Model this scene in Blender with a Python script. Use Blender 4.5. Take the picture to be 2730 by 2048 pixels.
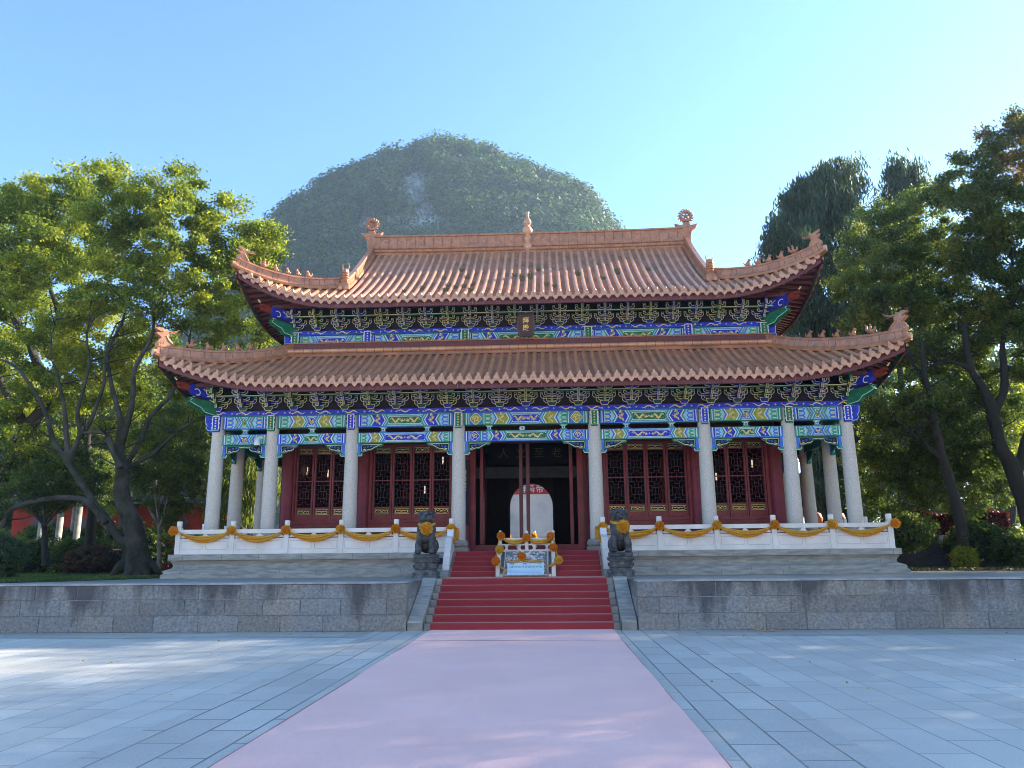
import bpy, math, random
import numpy as np
from mathutils import Vector, Matrix, noise

# ------------------------------------------------------------------ camera, sky, sun, exposure
SC = bpy.context.scene
for _o in list(bpy.data.objects): bpy.data.objects.remove(_o)
random.seed(7); RNG = np.random.default_rng(11)
CX, CH = .651477, 1.55
PITCH, YAW, ROLL, FPX = .219575, .0470177, .008833, 2060.05
def cam_axes():
    f = np.array([-math.sin(YAW)*math.cos(PITCH), math.cos(YAW)*math.cos(PITCH), math.sin(PITCH)])
    r = np.array([math.cos(YAW), math.sin(YAW), 0.]); u = np.cross(r, f)
    return r*math.cos(ROLL)-u*math.sin(ROLL), u*math.cos(ROLL)+r*math.sin(ROLL), f
_r, _u, _f = cam_axes()
def at(px, py, Y):                       # photo pixel -> point at depth Y
    v = _f+_r*(px-1365)/FPX-_u*(py-1024)/FPX
    return np.array([CX, 0, CH])+v*(Y/v[1])
cd = bpy.data.cameras.new('camera'); cam = bpy.data.objects.new('camera', cd)
SC.collection.objects.link(cam); SC.camera = cam
cd.sensor_width = 36; cd.lens = FPX/2730*36; cd.clip_end = 3000; cd.clip_start = .1
M = Matrix([[_r[0], _u[0], -_f[0], CX], [_r[1], _u[1], -_f[1], 0], [_r[2], _u[2], -_f[2], CH], [0, 0, 0, 1]])
cam.matrix_world = M

SUN_AZ, SUN_EL = math.radians(66), math.radians(26)      # azimuth from +Y towards +X
world = bpy.data.worlds.new("World"); SC.world = world; world.use_nodes = True
wn = world.node_tree; wn.nodes.clear()
sky = wn.nodes.new('ShaderNodeTexSky'); sky.sky_type = 'NISHITA'; sky.sun_disc = False
sky.sun_elevation = SUN_EL; sky.sun_rotation = SUN_AZ
sky.air_density = 1.0; sky.dust_density = .15; sky.ozone_density = 4.5; sky.altitude = 0
bg = wn.nodes.new('ShaderNodeBackground'); bg.inputs[1].default_value = .115
wo = wn.nodes.new('ShaderNodeOutputWorld')
hsv = wn.nodes.new('ShaderNodeHueSaturation'); hsv.inputs['Saturation'].default_value = 1.08; hsv.inputs['Hue'].default_value = .501
wn.links.new(sky.outputs[0], hsv.inputs['Color']); wn.links.new(hsv.outputs[0], bg.inputs[0]); wn.links.new(bg.outputs[0], wo.inputs[0])
sd = bpy.data.lights.new('sun', 'SUN'); sd.energy = 5.0; sd.angle = math.radians(.6); sd.color = (1, .9, .76)
sun = bpy.data.objects.new('sun', sd); SC.collection.objects.link(sun)
sdir = Vector((math.sin(SUN_AZ)*math.cos(SUN_EL), math.cos(SUN_AZ)*math.cos(SUN_EL), math.sin(SUN_EL)))
sun.rotation_euler = sdir.to_track_quat('Z', 'Y').to_euler(); sun.location = (30, 10, 40)
vs = SC.view_settings; vs.view_transform = 'Standard'; vs.look = 'None'; vs.exposure = 1.92; vs.gamma = 1; vs.use_curve_mapping = False
SC.cycles.use_denoising = True
SC.cycles.max_bounces = 6; SC.cycles.diffuse_bounces = 3; SC.cycles.glossy_bounces = 3
SC.cycles.transmission_bounces = 4; SC.cycles.transparent_max_bounces = 6; SC.cycles.volume_bounces = 0
SC.cycles.sample_clamp_indirect = 6; SC.cycles.filter_width = 1.0

# ------------------------------------------------------------------ materials
MATS = {}
def mat(name, col, rough=.7, var=0, scale=4., col2=None, bump=0, bscale=None, spec=.4, metal=0, coat=0, sheen=0,
        detail=6, streak=None, emis=None, strch=None):
    """procedural principled material: base colour mixed with col2 by noise, optional bump"""
    m = bpy.data.materials.new(name); MATS[name] = m; m.use_nodes = True
    nt = m.node_tree; b = nt.nodes['Principled BSDF']
    b.inputs['Base Color'].default_value = (*col, 1); b.inputs['Roughness'].default_value = rough
    b.inputs['Specular IOR Level'].default_value = spec; b.inputs['Metallic'].default_value = metal
    if coat: b.inputs['Coat Weight'].default_value = coat; b.inputs['Coat Roughness'].default_value = .18
    if sheen:
        b.inputs['Sheen Weight'].default_value = sheen; b.inputs['Sheen Roughness'].default_value = .35
        b.inputs['Sheen Tint'].default_value = (1, .75, .65, 1)
    if emis: b.inputs['Emission Color'].default_value = (*emis[:3], 1); b.inputs['Emission Strength'].default_value = emis[3]
    tc = nt.nodes.new('ShaderNodeTexCoord')
    src = tc.outputs['Object']
    if strch:
        mp = nt.nodes.new('ShaderNodeMapping'); mp.inputs['Scale'].default_value = strch
        nt.links.new(src, mp.inputs[0]); src = mp.outputs[0]
    if var or col2:
        n = nt.nodes.new('ShaderNodeTexNoise'); n.inputs['Scale'].default_value = scale; n.inputs['Detail'].default_value = detail
        nt.links.new(src, n.inputs['Vector'])
        r = nt.nodes.new('ShaderNodeValToRGB'); r.color_ramp.elements[0].position = .36; r.color_ramp.elements[1].position = .66
        c2 = col2 or tuple(c*(1-var) for c in col); c1 = col if col2 else tuple(min(1, c*(1+var*.6)) for c in col)
        r.color_ramp.elements[0].color = (*c2, 1); r.color_ramp.elements[1].color = (*c1, 1)
        nt.links.new(n.outputs[0], r.inputs[0]); nt.links.new(r.outputs[0], b.inputs['Base Color'])
    if bump:
        n2 = nt.nodes.new('ShaderNodeTexNoise'); n2.inputs['Scale'].default_value = bscale or scale*6; n2.inputs['Detail'].default_value = 5
        nt.links.new(tc.outputs['Object'], n2.inputs['Vector'])
        bp = nt.nodes.new('ShaderNodeBump'); bp.inputs['Strength'].default_value = bump; bp.inputs['Distance'].default_value = .02
        nt.links.new(n2.outputs[0], bp.inputs['Height']); nt.links.new(bp.outputs[0], b.inputs['Normal'])
    return m
def N(nt, t, **k):
    n = nt.nodes.new(t)
    for a, v in k.items(): setattr(n, a, v)
    return n

BLUE = mat('paint_blue', (.015, .035, .55), .5, .25, 9)
BLUE2 = mat('paint_blue_mid', (.05, .19, .65), .5, .2, 9)
PBLUE = mat('paint_pale_blue', (.36, .62, .82), .55, .12, 9)
GREEN = mat('paint_green', (.008, .17, .08), .5, .3, 9)
TEAL = mat('paint_teal', (.03, .32, .24), .5, .2, 9)
PTEAL = mat('paint_pale_teal', (.38, .68, .56), .55, .12, 9)
GOLD = mat('paint_gold', (.85, .70, .26), .45, .12, 20)
BBLUE = mat('shaded_bracket_blue', (.008, .018, .27), .5, .3, 9)  # beam blue darkened; the shade under the eaves is put into the colour
BGREEN = mat('shaded_bracket_green', (.004, .075, .035), .5, .3, 9)  # beam green darkened for the same eave shade
CREAM = mat('paint_cream', (.80, .76, .42), .5, .1, 12)
WHITE = mat('paint_white', (.78, .82, .80), .5, .1, 12)
OCHRE = mat('paint_ochre', (.36, .38, .06), .5, .25, 14)
NAVY = mat('paint_navy', (.003, .003, .018), .6, .3, 8)
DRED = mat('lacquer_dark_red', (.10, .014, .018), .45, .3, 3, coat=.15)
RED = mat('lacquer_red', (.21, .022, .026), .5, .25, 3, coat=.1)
FASC = mat('lacquer_maroon', (.16, .045, .045), .6, .25, 5, strch=(6, 6, 1))
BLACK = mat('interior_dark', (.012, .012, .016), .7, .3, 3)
GILT = mat('gilt', (.70, .52, .17), .35, .3, 30, metal=.3)
TILE = mat('glazed_tile', (.70, .33, .15), .32, 0, 2.2, col2=(.50, .22, .10), bump=.25, bscale=30, spec=.6, coat=.8)
RIDGE = mat('glazed_ridge', (.50, .205, .085), .42, 0, 5, col2=(.33, .13, .055), bump=.35, bscale=16, spec=.6, coat=.25)
PAN = mat('pan_tile', (.46, .21, .13), .7, 0, 1.4, col2=(.25, .14, .095), bump=.3, bscale=25, spec=.2)
GROOVE = mat('tile_joint', (.09, .04, .03), .8)
GRAN = mat('granite_column', (.78, .71, .60), .75, 0, 55, col2=(.52, .48, .41), bump=.15, bscale=90, detail=3)
GRAN2 = mat('granite_grey', (.40, .38, .32), .8, 0, 2.5, col2=(.22, .215, .185), bump=.5, bscale=30)
GRANP = mat('granite_plinth', (.46, .43, .36), .8, 0, 7, col2=(.27, .265, .23), bump=.4, bscale=40, strch=(.4, 1, 2.2))
MARB = mat('white_marble', (.92, .87, .79), .5, 0, 1.8, col2=(.76, .71, .63), bump=.12, bscale=20)
LION = mat('lion_stone', (.12, .122, .12), .7, 0, 7, col2=(.035, .038, .04), bump=.6, bscale=26)
LIONP = mat('pedestal_stone', (.18, .185, .175), .75, 0, 8, col2=(.06, .065, .065), bump=.6, bscale=26)
CARVE = mat('carved_marble', (.72, .74, .73), .7, 0, 9, col2=(.45, .48, .49), bump=.5, bscale=24)
SILK = mat('orange_silk', (1.0, .47, .03), .45, .08, 14, sheen=.5)
SILKY = mat('yellow_silk', (1.0, .66, .09), .45, .08, 14, sheen=.5)
BARK = mat('bark', (.038, .030, .022), .9, 0, 5, col2=(.03, .030, .020), bump=1.0, bscale=22, strch=(1, 1, .35))
BARKM = mat('mossy_bark', (.075, .068, .055), .95, 0, 2.6, col2=(.025, .028, .012), bump=1.0, bscale=14, detail=10)
BARKL = mat('pale_bark', (.30, .25, .18), .9, 0, 5, col2=(.16, .13, .09), bump=.8, bscale=22)
LAMPG = mat('lamp_glow', (.9, .85, .7), .5, emis=(1, .8, .55, .22))
CWHITE = mat('camera_white', (.75, .78, .8), .35)
CBLK = mat('camera_black', (.01, .01, .012), .2)

# ------------------------------------------------------------------ mesh builder
class MB:
    def __init__(s): s.v = []; s.f = []; s.m = []; s.sm = []; s.mats = []
    def mi(s, m):
        if m not in s.mats: s.mats.append(m)
        return s.mats.index(m)
    def add(s, vs, fs, m, smooth=False):
        k = len(s.v); i = s.mi(m)
        s.v += [tuple(map(float, p)) for p in vs]
        for f in fs: s.f.append(tuple(k+j for j in f)); s.m.append(i); s.sm.append(smooth)
    def box(s, c, d, m, rz=0, top=None):
        x, y, z = d[0]/2, d[1]/2, d[2]/2; tx, ty = (x, y) if top is None else (top[0]/2, top[1]/2)
        P = [(-x, -y, -z), (x, -y, -z), (x, y, -z), (-x, y, -z), (-tx, -ty, z), (tx, -ty, z), (tx, ty, z), (-tx, ty, z)]
        ca, sa = math.cos(rz), math.sin(rz)
        s.add([(c[0]+p[0]*ca-p[1]*sa, c[1]+p[0]*sa+p[1]*ca, c[2]+p[2]) for p in P],
              [(0, 3, 2, 1), (4, 5, 6, 7), (0, 1, 5, 4), (1, 2, 6, 5), (2, 3, 7, 6), (3, 0, 4, 7)], m)
    def bx(s, x0, x1, y0, y1, z0, z1, m): s.box(((x0+x1)/2, (y0+y1)/2, (z0+z1)/2), (x1-x0, y1-y0, z1-z0), m)
    def cbox(s, x0, x1, y0, y1, z0, z1, m, c=.012):      # box with its front (-Y) edges chamfered
        P = [(x0, y1, z0), (x1, y1, z0), (x1, y1, z1), (x0, y1, z1), (x0, y0+c, z0), (x1, y0+c, z0), (x1, y0+c, z1), (x0, y0+c, z1),
             (x0+c, y0, z0+c), (x1-c, y0, z0+c), (x1-c, y0, z1-c), (x0+c, y0, z1-c)]
        s.add(P, [(1, 0, 3, 2), (0, 1, 5, 4), (2, 3, 7, 6), (3, 0, 4, 7), (1, 2, 6, 5), (8, 9, 10, 11), (4, 5, 9, 8), (5, 6, 10, 9), (6, 7, 11, 10), (7, 4, 8, 11)], m)
    def lathe(s, prof, c, m, n=16, smooth=True, sx=1, sy=1):
        P = []; F = []
        for r, z in prof:
            for k in range(n): a = 2*math.pi*k/n; P.append((c[0]+r*math.cos(a)*sx, c[1]+r*math.sin(a)*sy, c[2]+z))
        for i in range(len(prof)-1):
            for k in range(n): F.append((i*n+k, i*n+(k+1) % n, (i+1)*n+(k+1) % n, (i+1)*n+k))
        s.add(P, F, m, smooth)
        e = len(prof)-1
        s.add(P[:n], [tuple(range(n))[::-1]], m); s.add(P[e*n:], [tuple(range(n))], m)
    def tube(s, pts, rad, m, n=8, smooth=True, cap=True, rough=0):
        pts = [Vector(p) for p in pts]
        if not hasattr(rad, '__len__'): rad = [rad]*len(pts)
        P = []; F = []; up = Vector((.13, .21, .97))
        for i, p in enumerate(pts):
            t = (pts[min(i+1, len(pts)-1)]-pts[max(i-1, 0)]).normalized()
            a = t.cross(up)
            if a.length < 1e-3: a = t.cross(Vector((1, 0, 0)))
            a.normalize(); b = t.cross(a); up = -b if False else up
            for k in range(n):
                an = 2*math.pi*k/n; q = a*math.cos(an)+b*math.sin(an); P.append(p+q*rad[i]*((1+rough*noise.noise((p+q*rad[i])*5)+rough*.8*noise.noise((p+q*rad[i])*13)) if rough else 1))
        for i in range(len(pts)-1):
            for k in range(n): F.append((i*n+k, i*n+(k+1) % n, (i+1)*n+(k+1) % n, (i+1)*n+k))
        s.add(P, F, m, smooth)
        if cap:
            s.add(P[:n], [tuple(range(n))[::-1]], m); s.add(P[-n:], [tuple(range(n))], m)
    def prism(s, poly, fr, d0, d1, m, m_front=None, inset=0):
        """poly (u,w) extruded along the frame's outward axis from d0 to d1 (d1 = front)"""
        n = len(poly)
        A = [fr(u, w, d0) for u, w in poly]; B = [fr(u, w, d1) for u, w in poly]
        s.add(A+B, [(i, (i+1) % n, n+(i+1) % n, n+i) for i in range(n)]+[tuple(range(n))[::-1]], m)
        s.add(B, [tuple(range(n))], m_front or m)
    def poly(s, poly, fr, d, m): s.add([fr(u, w, d) for u, w in poly], [tuple(range(len(poly)))], m)
    def stroke(s, pts, wd, fr, d, m, closed=False):
        n = len(pts); P = []
        if not hasattr(wd, '__len__'): wd = [wd]*n
        for i in range(n):
            a = pts[(i-1) % n] if (closed or i > 0) else pts[i]; b = pts[(i+1) % n] if (closed or i < n-1) else pts[i]
            dx, dy = b[0]-a[0], b[1]-a[1]; L = math.hypot(dx, dy) or 1
            nx, ny = -dy/L*wd[i]/2, dx/L*wd[i]/2
            P += [fr(pts[i][0]+nx, pts[i][1]+ny, d), fr(pts[i][0]-nx, pts[i][1]-ny, d)]
        F = [(2*i, 2*i+1, 2*i+3, 2*i+2) for i in range(n-1)]
        if closed: F.append((2*n-2, 2*n-1, 1, 0))
        s.add(P, F, m)
    def sweep(s, path, sec, m, closed_sec=True, smooth=False):
        """sec: list of (lateral, up); path: 3D points; lateral = horizontal normal"""
        P = []; n = len(sec)
        for i, p in enumerate(path):
            a, b = Vector(path[max(i-1, 0)]), Vector(path[min(i+1, len(path)-1)])
            t = (b-a); h = Vector((t.x, t.y, 0)).normalized(); l = Vector((-h.y, h.x, 0)); t.normalize(); u = l.cross(t)*-1
            if u.z < 0: u = -u
            for q, w in sec: P.append(Vector(p)+l*q+u*w)
        F = [(i*n+k, i*n+(k+1) % n, (i+1)*n+(k+1) % n, (i+1)*n+k) for i in range(len(path)-1) for k in range(n)]
        s.add(P, F, m, smooth)
        s.add(P[:n], [tuple(range(n))[::-1]], m); s.add(P[-n:], [tuple(range(n))], m)
    def build(s, name, parent=None, mats=None):
        me = bpy.data.meshes.new(name); me.from_pydata(s.v, [], s.f)
        for m in s.mats: me.materials.append(m)
        me.polygons.foreach_set('material_index', s.m); me.polygons.foreach_set('use_smooth', s.sm); me.update()
        o = bpy.data.objects.new(name, me); SC.collection.objects.link(o)
        if parent: o.parent = parent
        return o
def empty(name, label, cat, loc=(0, 0, 0), group=None, kind=None):
    o = bpy.data.objects.new(name, None); SC.collection.objects.link(o); o.location = loc; o.empty_display_size = .2
    return tag(o, label, cat, group, kind)
def tag(o, label=None, cat=None, group=None, kind=None):
    if label: o['label'] = label
    if cat: o['category'] = cat
    if group: o['group'] = group
    if kind: o['kind'] = kind
    return o
def copy_tree(o, parent=None):
    c = o.copy(); SC.collection.objects.link(c); c.parent = parent
    for ch in o.children: copy_tree(ch, c)
    return c
def frame(o, xd=(1, 0, 0), out=(0, -1, 0)):
    o, xd, out = Vector(o), Vector(xd), Vector(out)
    return lambda u, w, d: o+xd*u+Vector((0, 0, w))+out*d
def ptext(body, size, fr, d, m, mb, cu=0, cw=0, vertical=False, bold=.012, thick=0):
    """real glyph outlines laid as a mesh into mb"""
    lines = list(body) if vertical else [body]
    for i, t in enumerate(lines):
        c = bpy.data.curves.new('lettering', 'FONT'); c.body = t; c.size = size; c.align_x = 'CENTER'; c.align_y = 'CENTER'
        c.offset = bold*size; c.resolution_u = 3
        o = bpy.data.objects.new('lettering', c); SC.collection.objects.link(o)
        bpy.context.view_layer.update()
        dg = bpy.context.evaluated_depsgraph_get(); me = bpy.data.meshes.new_from_object(o.evaluated_get(dg))
        off = -i*size*1.15 if vertical else 0
        mb.add([fr(cu+v.co.x, cw+off+v.co.y, d) for v in me.vertices], [tuple(p.vertices) for p in me.polygons], m)
        bpy.data.objects.remove(o); bpy.data.curves.remove(c); bpy.data.meshes.remove(me)
def blob(items, vox, name, m, parent=None, smooth_it=3, mtx=None):
    """one continuous mesh: ellipsoids ('e',c,r[,rot]) and tapered limbs ('l',p0,p1,r0,r1) fused by voxel remesh"""
    mb = MB()
    for it in items:
        if it[0] == 'e':
            c, r = it[1], it[2]; rot = it[3] if len(it) > 3 else (0, 0, 0)
            R = (Matrix.Rotation(rot[2], 3, 'Z')@Matrix.Rotation(rot[1], 3, 'Y')@Matrix.Rotation(rot[0], 3, 'X'))
            P = []; F = []; nu, nv = 14, 9
            for j in range(nv+1):
                ph = math.pi*j/nv
                for k in range(nu):
                    a = 2*math.pi*k/nu
                    P.append(Vector(c)+R@Vector((r[0]*math.sin(ph)*math.cos(a), r[1]*math.sin(ph)*math.sin(a), r[2]*math.cos(ph)+(j-nv/2)*-1e-4)))
            for j in range(nv):
                for k in range(nu): F.append((j*nu+k, (j+1)*nu+k, (j+1)*nu+(k+1) % nu, j*nu+(k+1) % nu))
            mb.add(P, F, m, True)
        elif it[0] == 'l':
            a, b = Vector(it[1]), Vector(it[2]); mb.tube([a, a.lerp(b, .5), b], [it[3], (it[3]+it[4])/2, it[4]], m, 10)
            for p, r in ((a, it[3]), (b, it[4])): 
                mb2 = ('e', p, (r, r, r)); P = []; F = []
                nu, nv = 10, 6
                for j in range(nv+1):
                    for k in range(nu):
                        aa = 2*math.pi*k/nu; ph = math.pi*j/nv
                        P.append(p+Vector((r*math.sin(ph)*math.cos(aa), r*math.sin(ph)*math.sin(aa), r*math.cos(ph)-(j-nv/2)*1e-4)))
                for j in range(nv):
                    for k in range(nu): F.append((j*nu+k, (j+1)*nu+k, (j+1)*nu+(k+1) % nu, j*nu+(k+1) % nu))
                mb.add(P, F, m, True)
        elif it[0] == 'b':
            mb.box(it[1], it[2], m, *(it[3:] or ()))
    o = mb.build(name)
    md = o.modifiers.new('r', 'REMESH'); md.mode = 'VOXEL'; md.voxel_size = vox; md.use_smooth_shade = True
    if smooth_it: sm = o.modifiers.new('s', 'SMOOTH'); sm.iterations = smooth_it; sm.factor = .5
    bpy.context.view_layer.update()
    dg = bpy.context.evaluated_depsgraph_get(); me = bpy.data.meshes.new_from_object(o.evaluated_get(dg))
    o.modifiers.clear(); old = o.data; o.data = me; bpy.data.meshes.remove(old)
    if not me.materials: me.materials.append(m)
    if parent: o.parent = parent
    if mtx is not None: me.transform(mtx)
    return o
# ------------------------------------------------------------------ ground, terrace, retaining walls
TZ = 1.03; PZ = 1.68                         # terrace floor, platform floor
def slab_mat(name, c1, c2, c3, bw, rh, swap=True, mortar=.012, rough=.6, off=.5, mcol=(.15, .14, .12), patch=.25, spec=.5):
    m = bpy.data.materials.new(name); MATS[name] = m; m.use_nodes = True; nt = m.node_tree; b = nt.nodes['Principled BSDF']
    tc = N(nt, 'ShaderNodeTexCoord'); mp = N(nt, 'ShaderNodeMapping')
    if swap: mp.inputs['Rotation'].default_value = (0, 0, math.pi/2)
    nt.links.new(tc.outputs['Object'], mp.inputs[0])
    # slight wander so that the joints are not ruler straight
    br = N(nt, 'ShaderNodeTexBrick'); br.offset = off; br.inputs['Scale'].default_value = 1
    br.inputs['Brick Width'].default_value = bw; br.inputs['Row Height'].default_value = rh; br.inputs['Mortar Size'].default_value = mortar
    br.inputs['Mortar Smooth'].default_value = .3
    br.inputs['Color1'].default_value = (*c1, 1); br.inputs['Color2'].default_value = (*c2, 1); br.inputs['Mortar'].default_value = (*mcol, 1)
    nt.links.new(mp.outputs[0], br.inputs['Vector'])
    n = N(nt, 'ShaderNodeTexNoise'); n.inputs['Scale'].default_value = .55; n.inputs['Detail'].default_value = 10; nt.links.new(tc.outputs['Object'], n.inputs['Vector'])
    r = N(nt, 'ShaderNodeValToRGB'); r.color_ramp.elements[0].position = .38; r.color_ramp.elements[1].position = .62
    nt.links.new(n.outputs[0], r.inputs[0])
    mx = N(nt, 'ShaderNodeMix', data_type='RGBA'); mx.inputs[7].default_value = (*c3, 1)
    mth = N(nt, 'ShaderNodeMath', operation='MULTIPLY'); mth.inputs[1].default_value = patch*2
    nt.links.new(r.outputs[0], mth.inputs[0]); nt.links.new(mth.outputs[0], mx.inputs[0]); nt.links.new(br.outputs[0], mx.inputs[6])
    n2 = N(nt, 'ShaderNodeTexNoise'); n2.inputs['Scale'].default_value = 60; n2.inputs['Detail'].default_value = 4; nt.links.new(tc.outputs['Object'], n2.inputs['Vector'])
    mr = N(nt, 'ShaderNodeMapRange'); mr.inputs[3].default_value = .75; mr.inputs[4].default_value = 1.25; nt.links.new(n2.outputs[0], mr.inputs[0])
    m2 = N(nt, 'ShaderNodeMix', data_type='RGBA', blend_type='MULTIPLY'); m2.inputs[0].default_value = 1
    nt.links.new(mx.outputs[2], m2.inputs[6]); nt.links.new(mr.outputs[0], m2.inputs[7]); nt.links.new(m2.outputs[2], b.inputs['Base Color'])
    b.inputs['Roughness'].default_value = rough; b.inputs['Specular IOR Level'].default_value = spec
    bp = N(nt, 'ShaderNodeBump'); bp.inputs['Strength'].default_value = .35; bp.inputs['Distance'].default_value = .01
    ad = N(nt, 'ShaderNodeMath', operation='SUBTRACT'); mm = N(nt, 'ShaderNodeMath', operation='MULTIPLY'); mm.inputs[1].default_value = .3
    nt.links.new(n2.outputs[0], mm.inputs[0]); nt.links.new(mm.outputs[0], ad.inputs[0]); nt.links.new(br.outputs['Fac'], ad.inputs[1])
    nt.links.new(ad.outputs[0], bp.inputs['Height']); nt.links.new(bp.outputs[0], b.inputs['Normal'])
    return m
PAVE = slab_mat('granite_paving', (.72, .68, .58), (.58, .555, .48), (.50, .46, .38), .90, .44, mortar=.006)
PAVEB = slab_mat('granite_border', (.66, .62, .53), (.53, .505, .44), (.46, .43, .36), 1.0, .42)
PAVEW = slab_mat('granite_wall_strip', (.52, .52, .44), (.43, .43, .37), (.36, .34, .29), 1.2, .6, swap=False)
PAVET = slab_mat('terrace_paving', (.34, .32, .27), (.26, .25, .22), (.2, .2, .18), 1.0, .5, swap=False)
EARTH = mat('earth', (.07, .075, .035), .95, .4, .8, col2=(.10, .085, .05), bump=.6, bscale=8)
GRASSM = mat('lawn_soil', (.045, .085, .02), .95, .4, 1.5, col2=(.03, .05, .015), bump=.8, bscale=30)

def sheet(name, pts, z, m, label=None, kind='structure'):
    mb = MB(); mb.add([(x, y, z) for x, y in pts], [tuple(range(len(pts)))], m); o = mb.build(name); o['kind'] = kind; return o
sheet('ground', [(-1500, -600), (1500, -600), (1500, 2500), (-1500, 2500)], -.03, EARTH)
sheet('plaza', [(-45, -30), (45, -30), (45, 17.4), (-45, 17.4)], 0, PAVE)
sheet('plaza_wall_strip', [(-45, 15.95), (45, 15.95), (45, 17.35), (-45, 17.35)], .004, PAVEW)
sheet('plaza_border_paving', [(-3.15, -30), (-1.9, -30), (-1.9, 17.35), (-3.15, 17.35)], .008, PAVEB)
sheet('plaza_border_paving', [(1.9, -30), (3.15, -30), (3.15, 17.35), (1.9, 17.35)], .008, PAVEB)
mb = MB()
mb.bx(-60, 60, 19.2, 90, -.02, TZ, PAVET)
mb.bx(-60, -2.6, 17.36, 19.2, -.02, TZ, PAVET); mb.bx(2.6, 60, 17.36, 19.2, -.02, TZ, PAVET)
o = mb.build('terrace'); o['kind'] = 'structure'
# rough stone block walls with dark run-off stains
def wall_mat():
    m = bpy.data.materials.new('rough_wall_stone'); m.use_nodes = True; nt = m.node_tree; b = nt.nodes['Principled BSDF']
    b.inputs['Roughness'].default_value = .85
    tc = N(nt, 'ShaderNodeTexCoord'); geo = N(nt, 'ShaderNodeNewGeometry')
    n = N(nt, 'ShaderNodeTexNoise'); n.inputs['Scale'].default_value = 16; n.inputs['Detail'].default_value = 8; n.inputs['Roughness'].default_value = .7
    nt.links.new(tc.outputs['Object'], n.inputs['Vector'])
    r = N(nt, 'ShaderNodeValToRGB'); e = r.color_ramp.elements; e[0].position = .33; e[0].color = (.17, .165, .155, 1); e[1].position = .72; e[1].color = (.44, .42, .37, 1)
    nt.links.new(n.outputs[0], r.inputs[0])
    ri = N(nt, 'ShaderNodeMapRange'); ri.inputs[3].default_value = .80; ri.inputs[4].default_value = 1.1; nt.links.new(geo.outputs['Random Per Island'], ri.inputs[0])
    mu = N(nt, 'ShaderNodeMix', data_type='RGBA', blend_type='MULTIPLY'); mu.inputs[0].default_value = 1
    nt.links.new(r.outputs[0], mu.inputs[6]); nt.links.new(ri.outputs[0], mu.inputs[7])
    # warm/cool shift
    nw = N(nt, 'ShaderNodeTexNoise'); nw.inputs['Scale'].default_value = .9; nt.links.new(tc.outputs['Object'], nw.inputs['Vector'])
    rw = N(nt, 'ShaderNodeValToRGB'); e = rw.color_ramp.elements; e[0].position = .4; e[0].color = (.93, .98, 1.06, 1); e[1].position = .62; e[1].color = (1.03, 1.0, .95, 1)
    nt.links.new(nw.outputs[0], rw.inputs[0])
    mw = N(nt, 'ShaderNodeMix', data_type='RGBA', blend_type='MULTIPLY'); mw.inputs[0].default_value = 1
    nt.links.new(mu.outputs[2], mw.inputs[6]); nt.links.new(rw.outputs[0], mw.inputs[7])
    # stains: streaks narrow in x, long in z, strongest at the top course
    mp = N(nt, 'ShaderNodeMapping'); mp.inputs['Scale'].default_value = (1.5, .2, .22); nt.links.new(tc.outputs['Object'], mp.inputs[0])
    ns = N(nt, 'ShaderNodeTexNoise'); ns.inputs['Scale'].default_value = 1.6; ns.inputs['Detail'].default_value = 6; nt.links.new(mp.outputs[0], ns.inputs['Vector'])
    sx = N(nt, 'ShaderNodeSeparateXYZ'); nt.links.new(tc.outputs['Object'], sx.inputs[0])
    mz = N(nt, 'ShaderNodeMapRange'); mz.inputs[1].default_value = .1; mz.inputs[2].default_value = 1.0; mz.inputs[3].default_value = -.13; mz.inputs[4].default_value = .12
    nt.links.new(sx.outputs[2], mz.inputs[0])
    ad = N(nt, 'ShaderNodeMath', operation='ADD'); nt.links.new(ns.outputs[0], ad.inputs[0]); nt.links.new(mz.outputs[0], ad.inputs[1])
    rs = N(nt, 'ShaderNodeValToRGB'); e = rs.color_ramp.elements; e[0].position = .50; e[0].color = (0, 0, 0, 1); e[1].position = .66; e[1].color = (.85, .85, .85, 1)
    nt.links.new(ad.outputs[0], rs.inputs[0])
    mx = N(nt, 'ShaderNodeMix', data_type='RGBA'); mx.inputs[7].default_value = (.075, .07, .07, 1)
    nt.links.new(rs.outputs[0], mx.inputs[0]); nt.links.new(mw.outputs[2], mx.inputs[6]); nt.links.new(mx.outputs[2], b.inputs['Base Color'])
    n3 = N(nt, 'ShaderNodeTexNoise'); n3.inputs['Scale'].default_value = 38; n3.inputs['Detail'].default_value = 6; nt.links.new(tc.outputs['Object'], n3.inputs['Vector'])
    bp = N(nt, 'ShaderNodeBump'); bp.inputs['Strength'].default_value = .9; bp.inputs['Distance'].default_value = .03
    nt.links.new(n3.outputs[0], bp.inputs['Height']); nt.links.new(bp.outputs[0], b.inputs['Normal'])
    return m
WALLM = wall_mat(); MORT = mat('mortar', (.30, .31, .31), .9, .2, 10)
COPE = mat('coping_stone', (.46, .46, .43), .8, 0, 3, col2=(.30, .30, .28), bump=.4, bscale=30)
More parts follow.
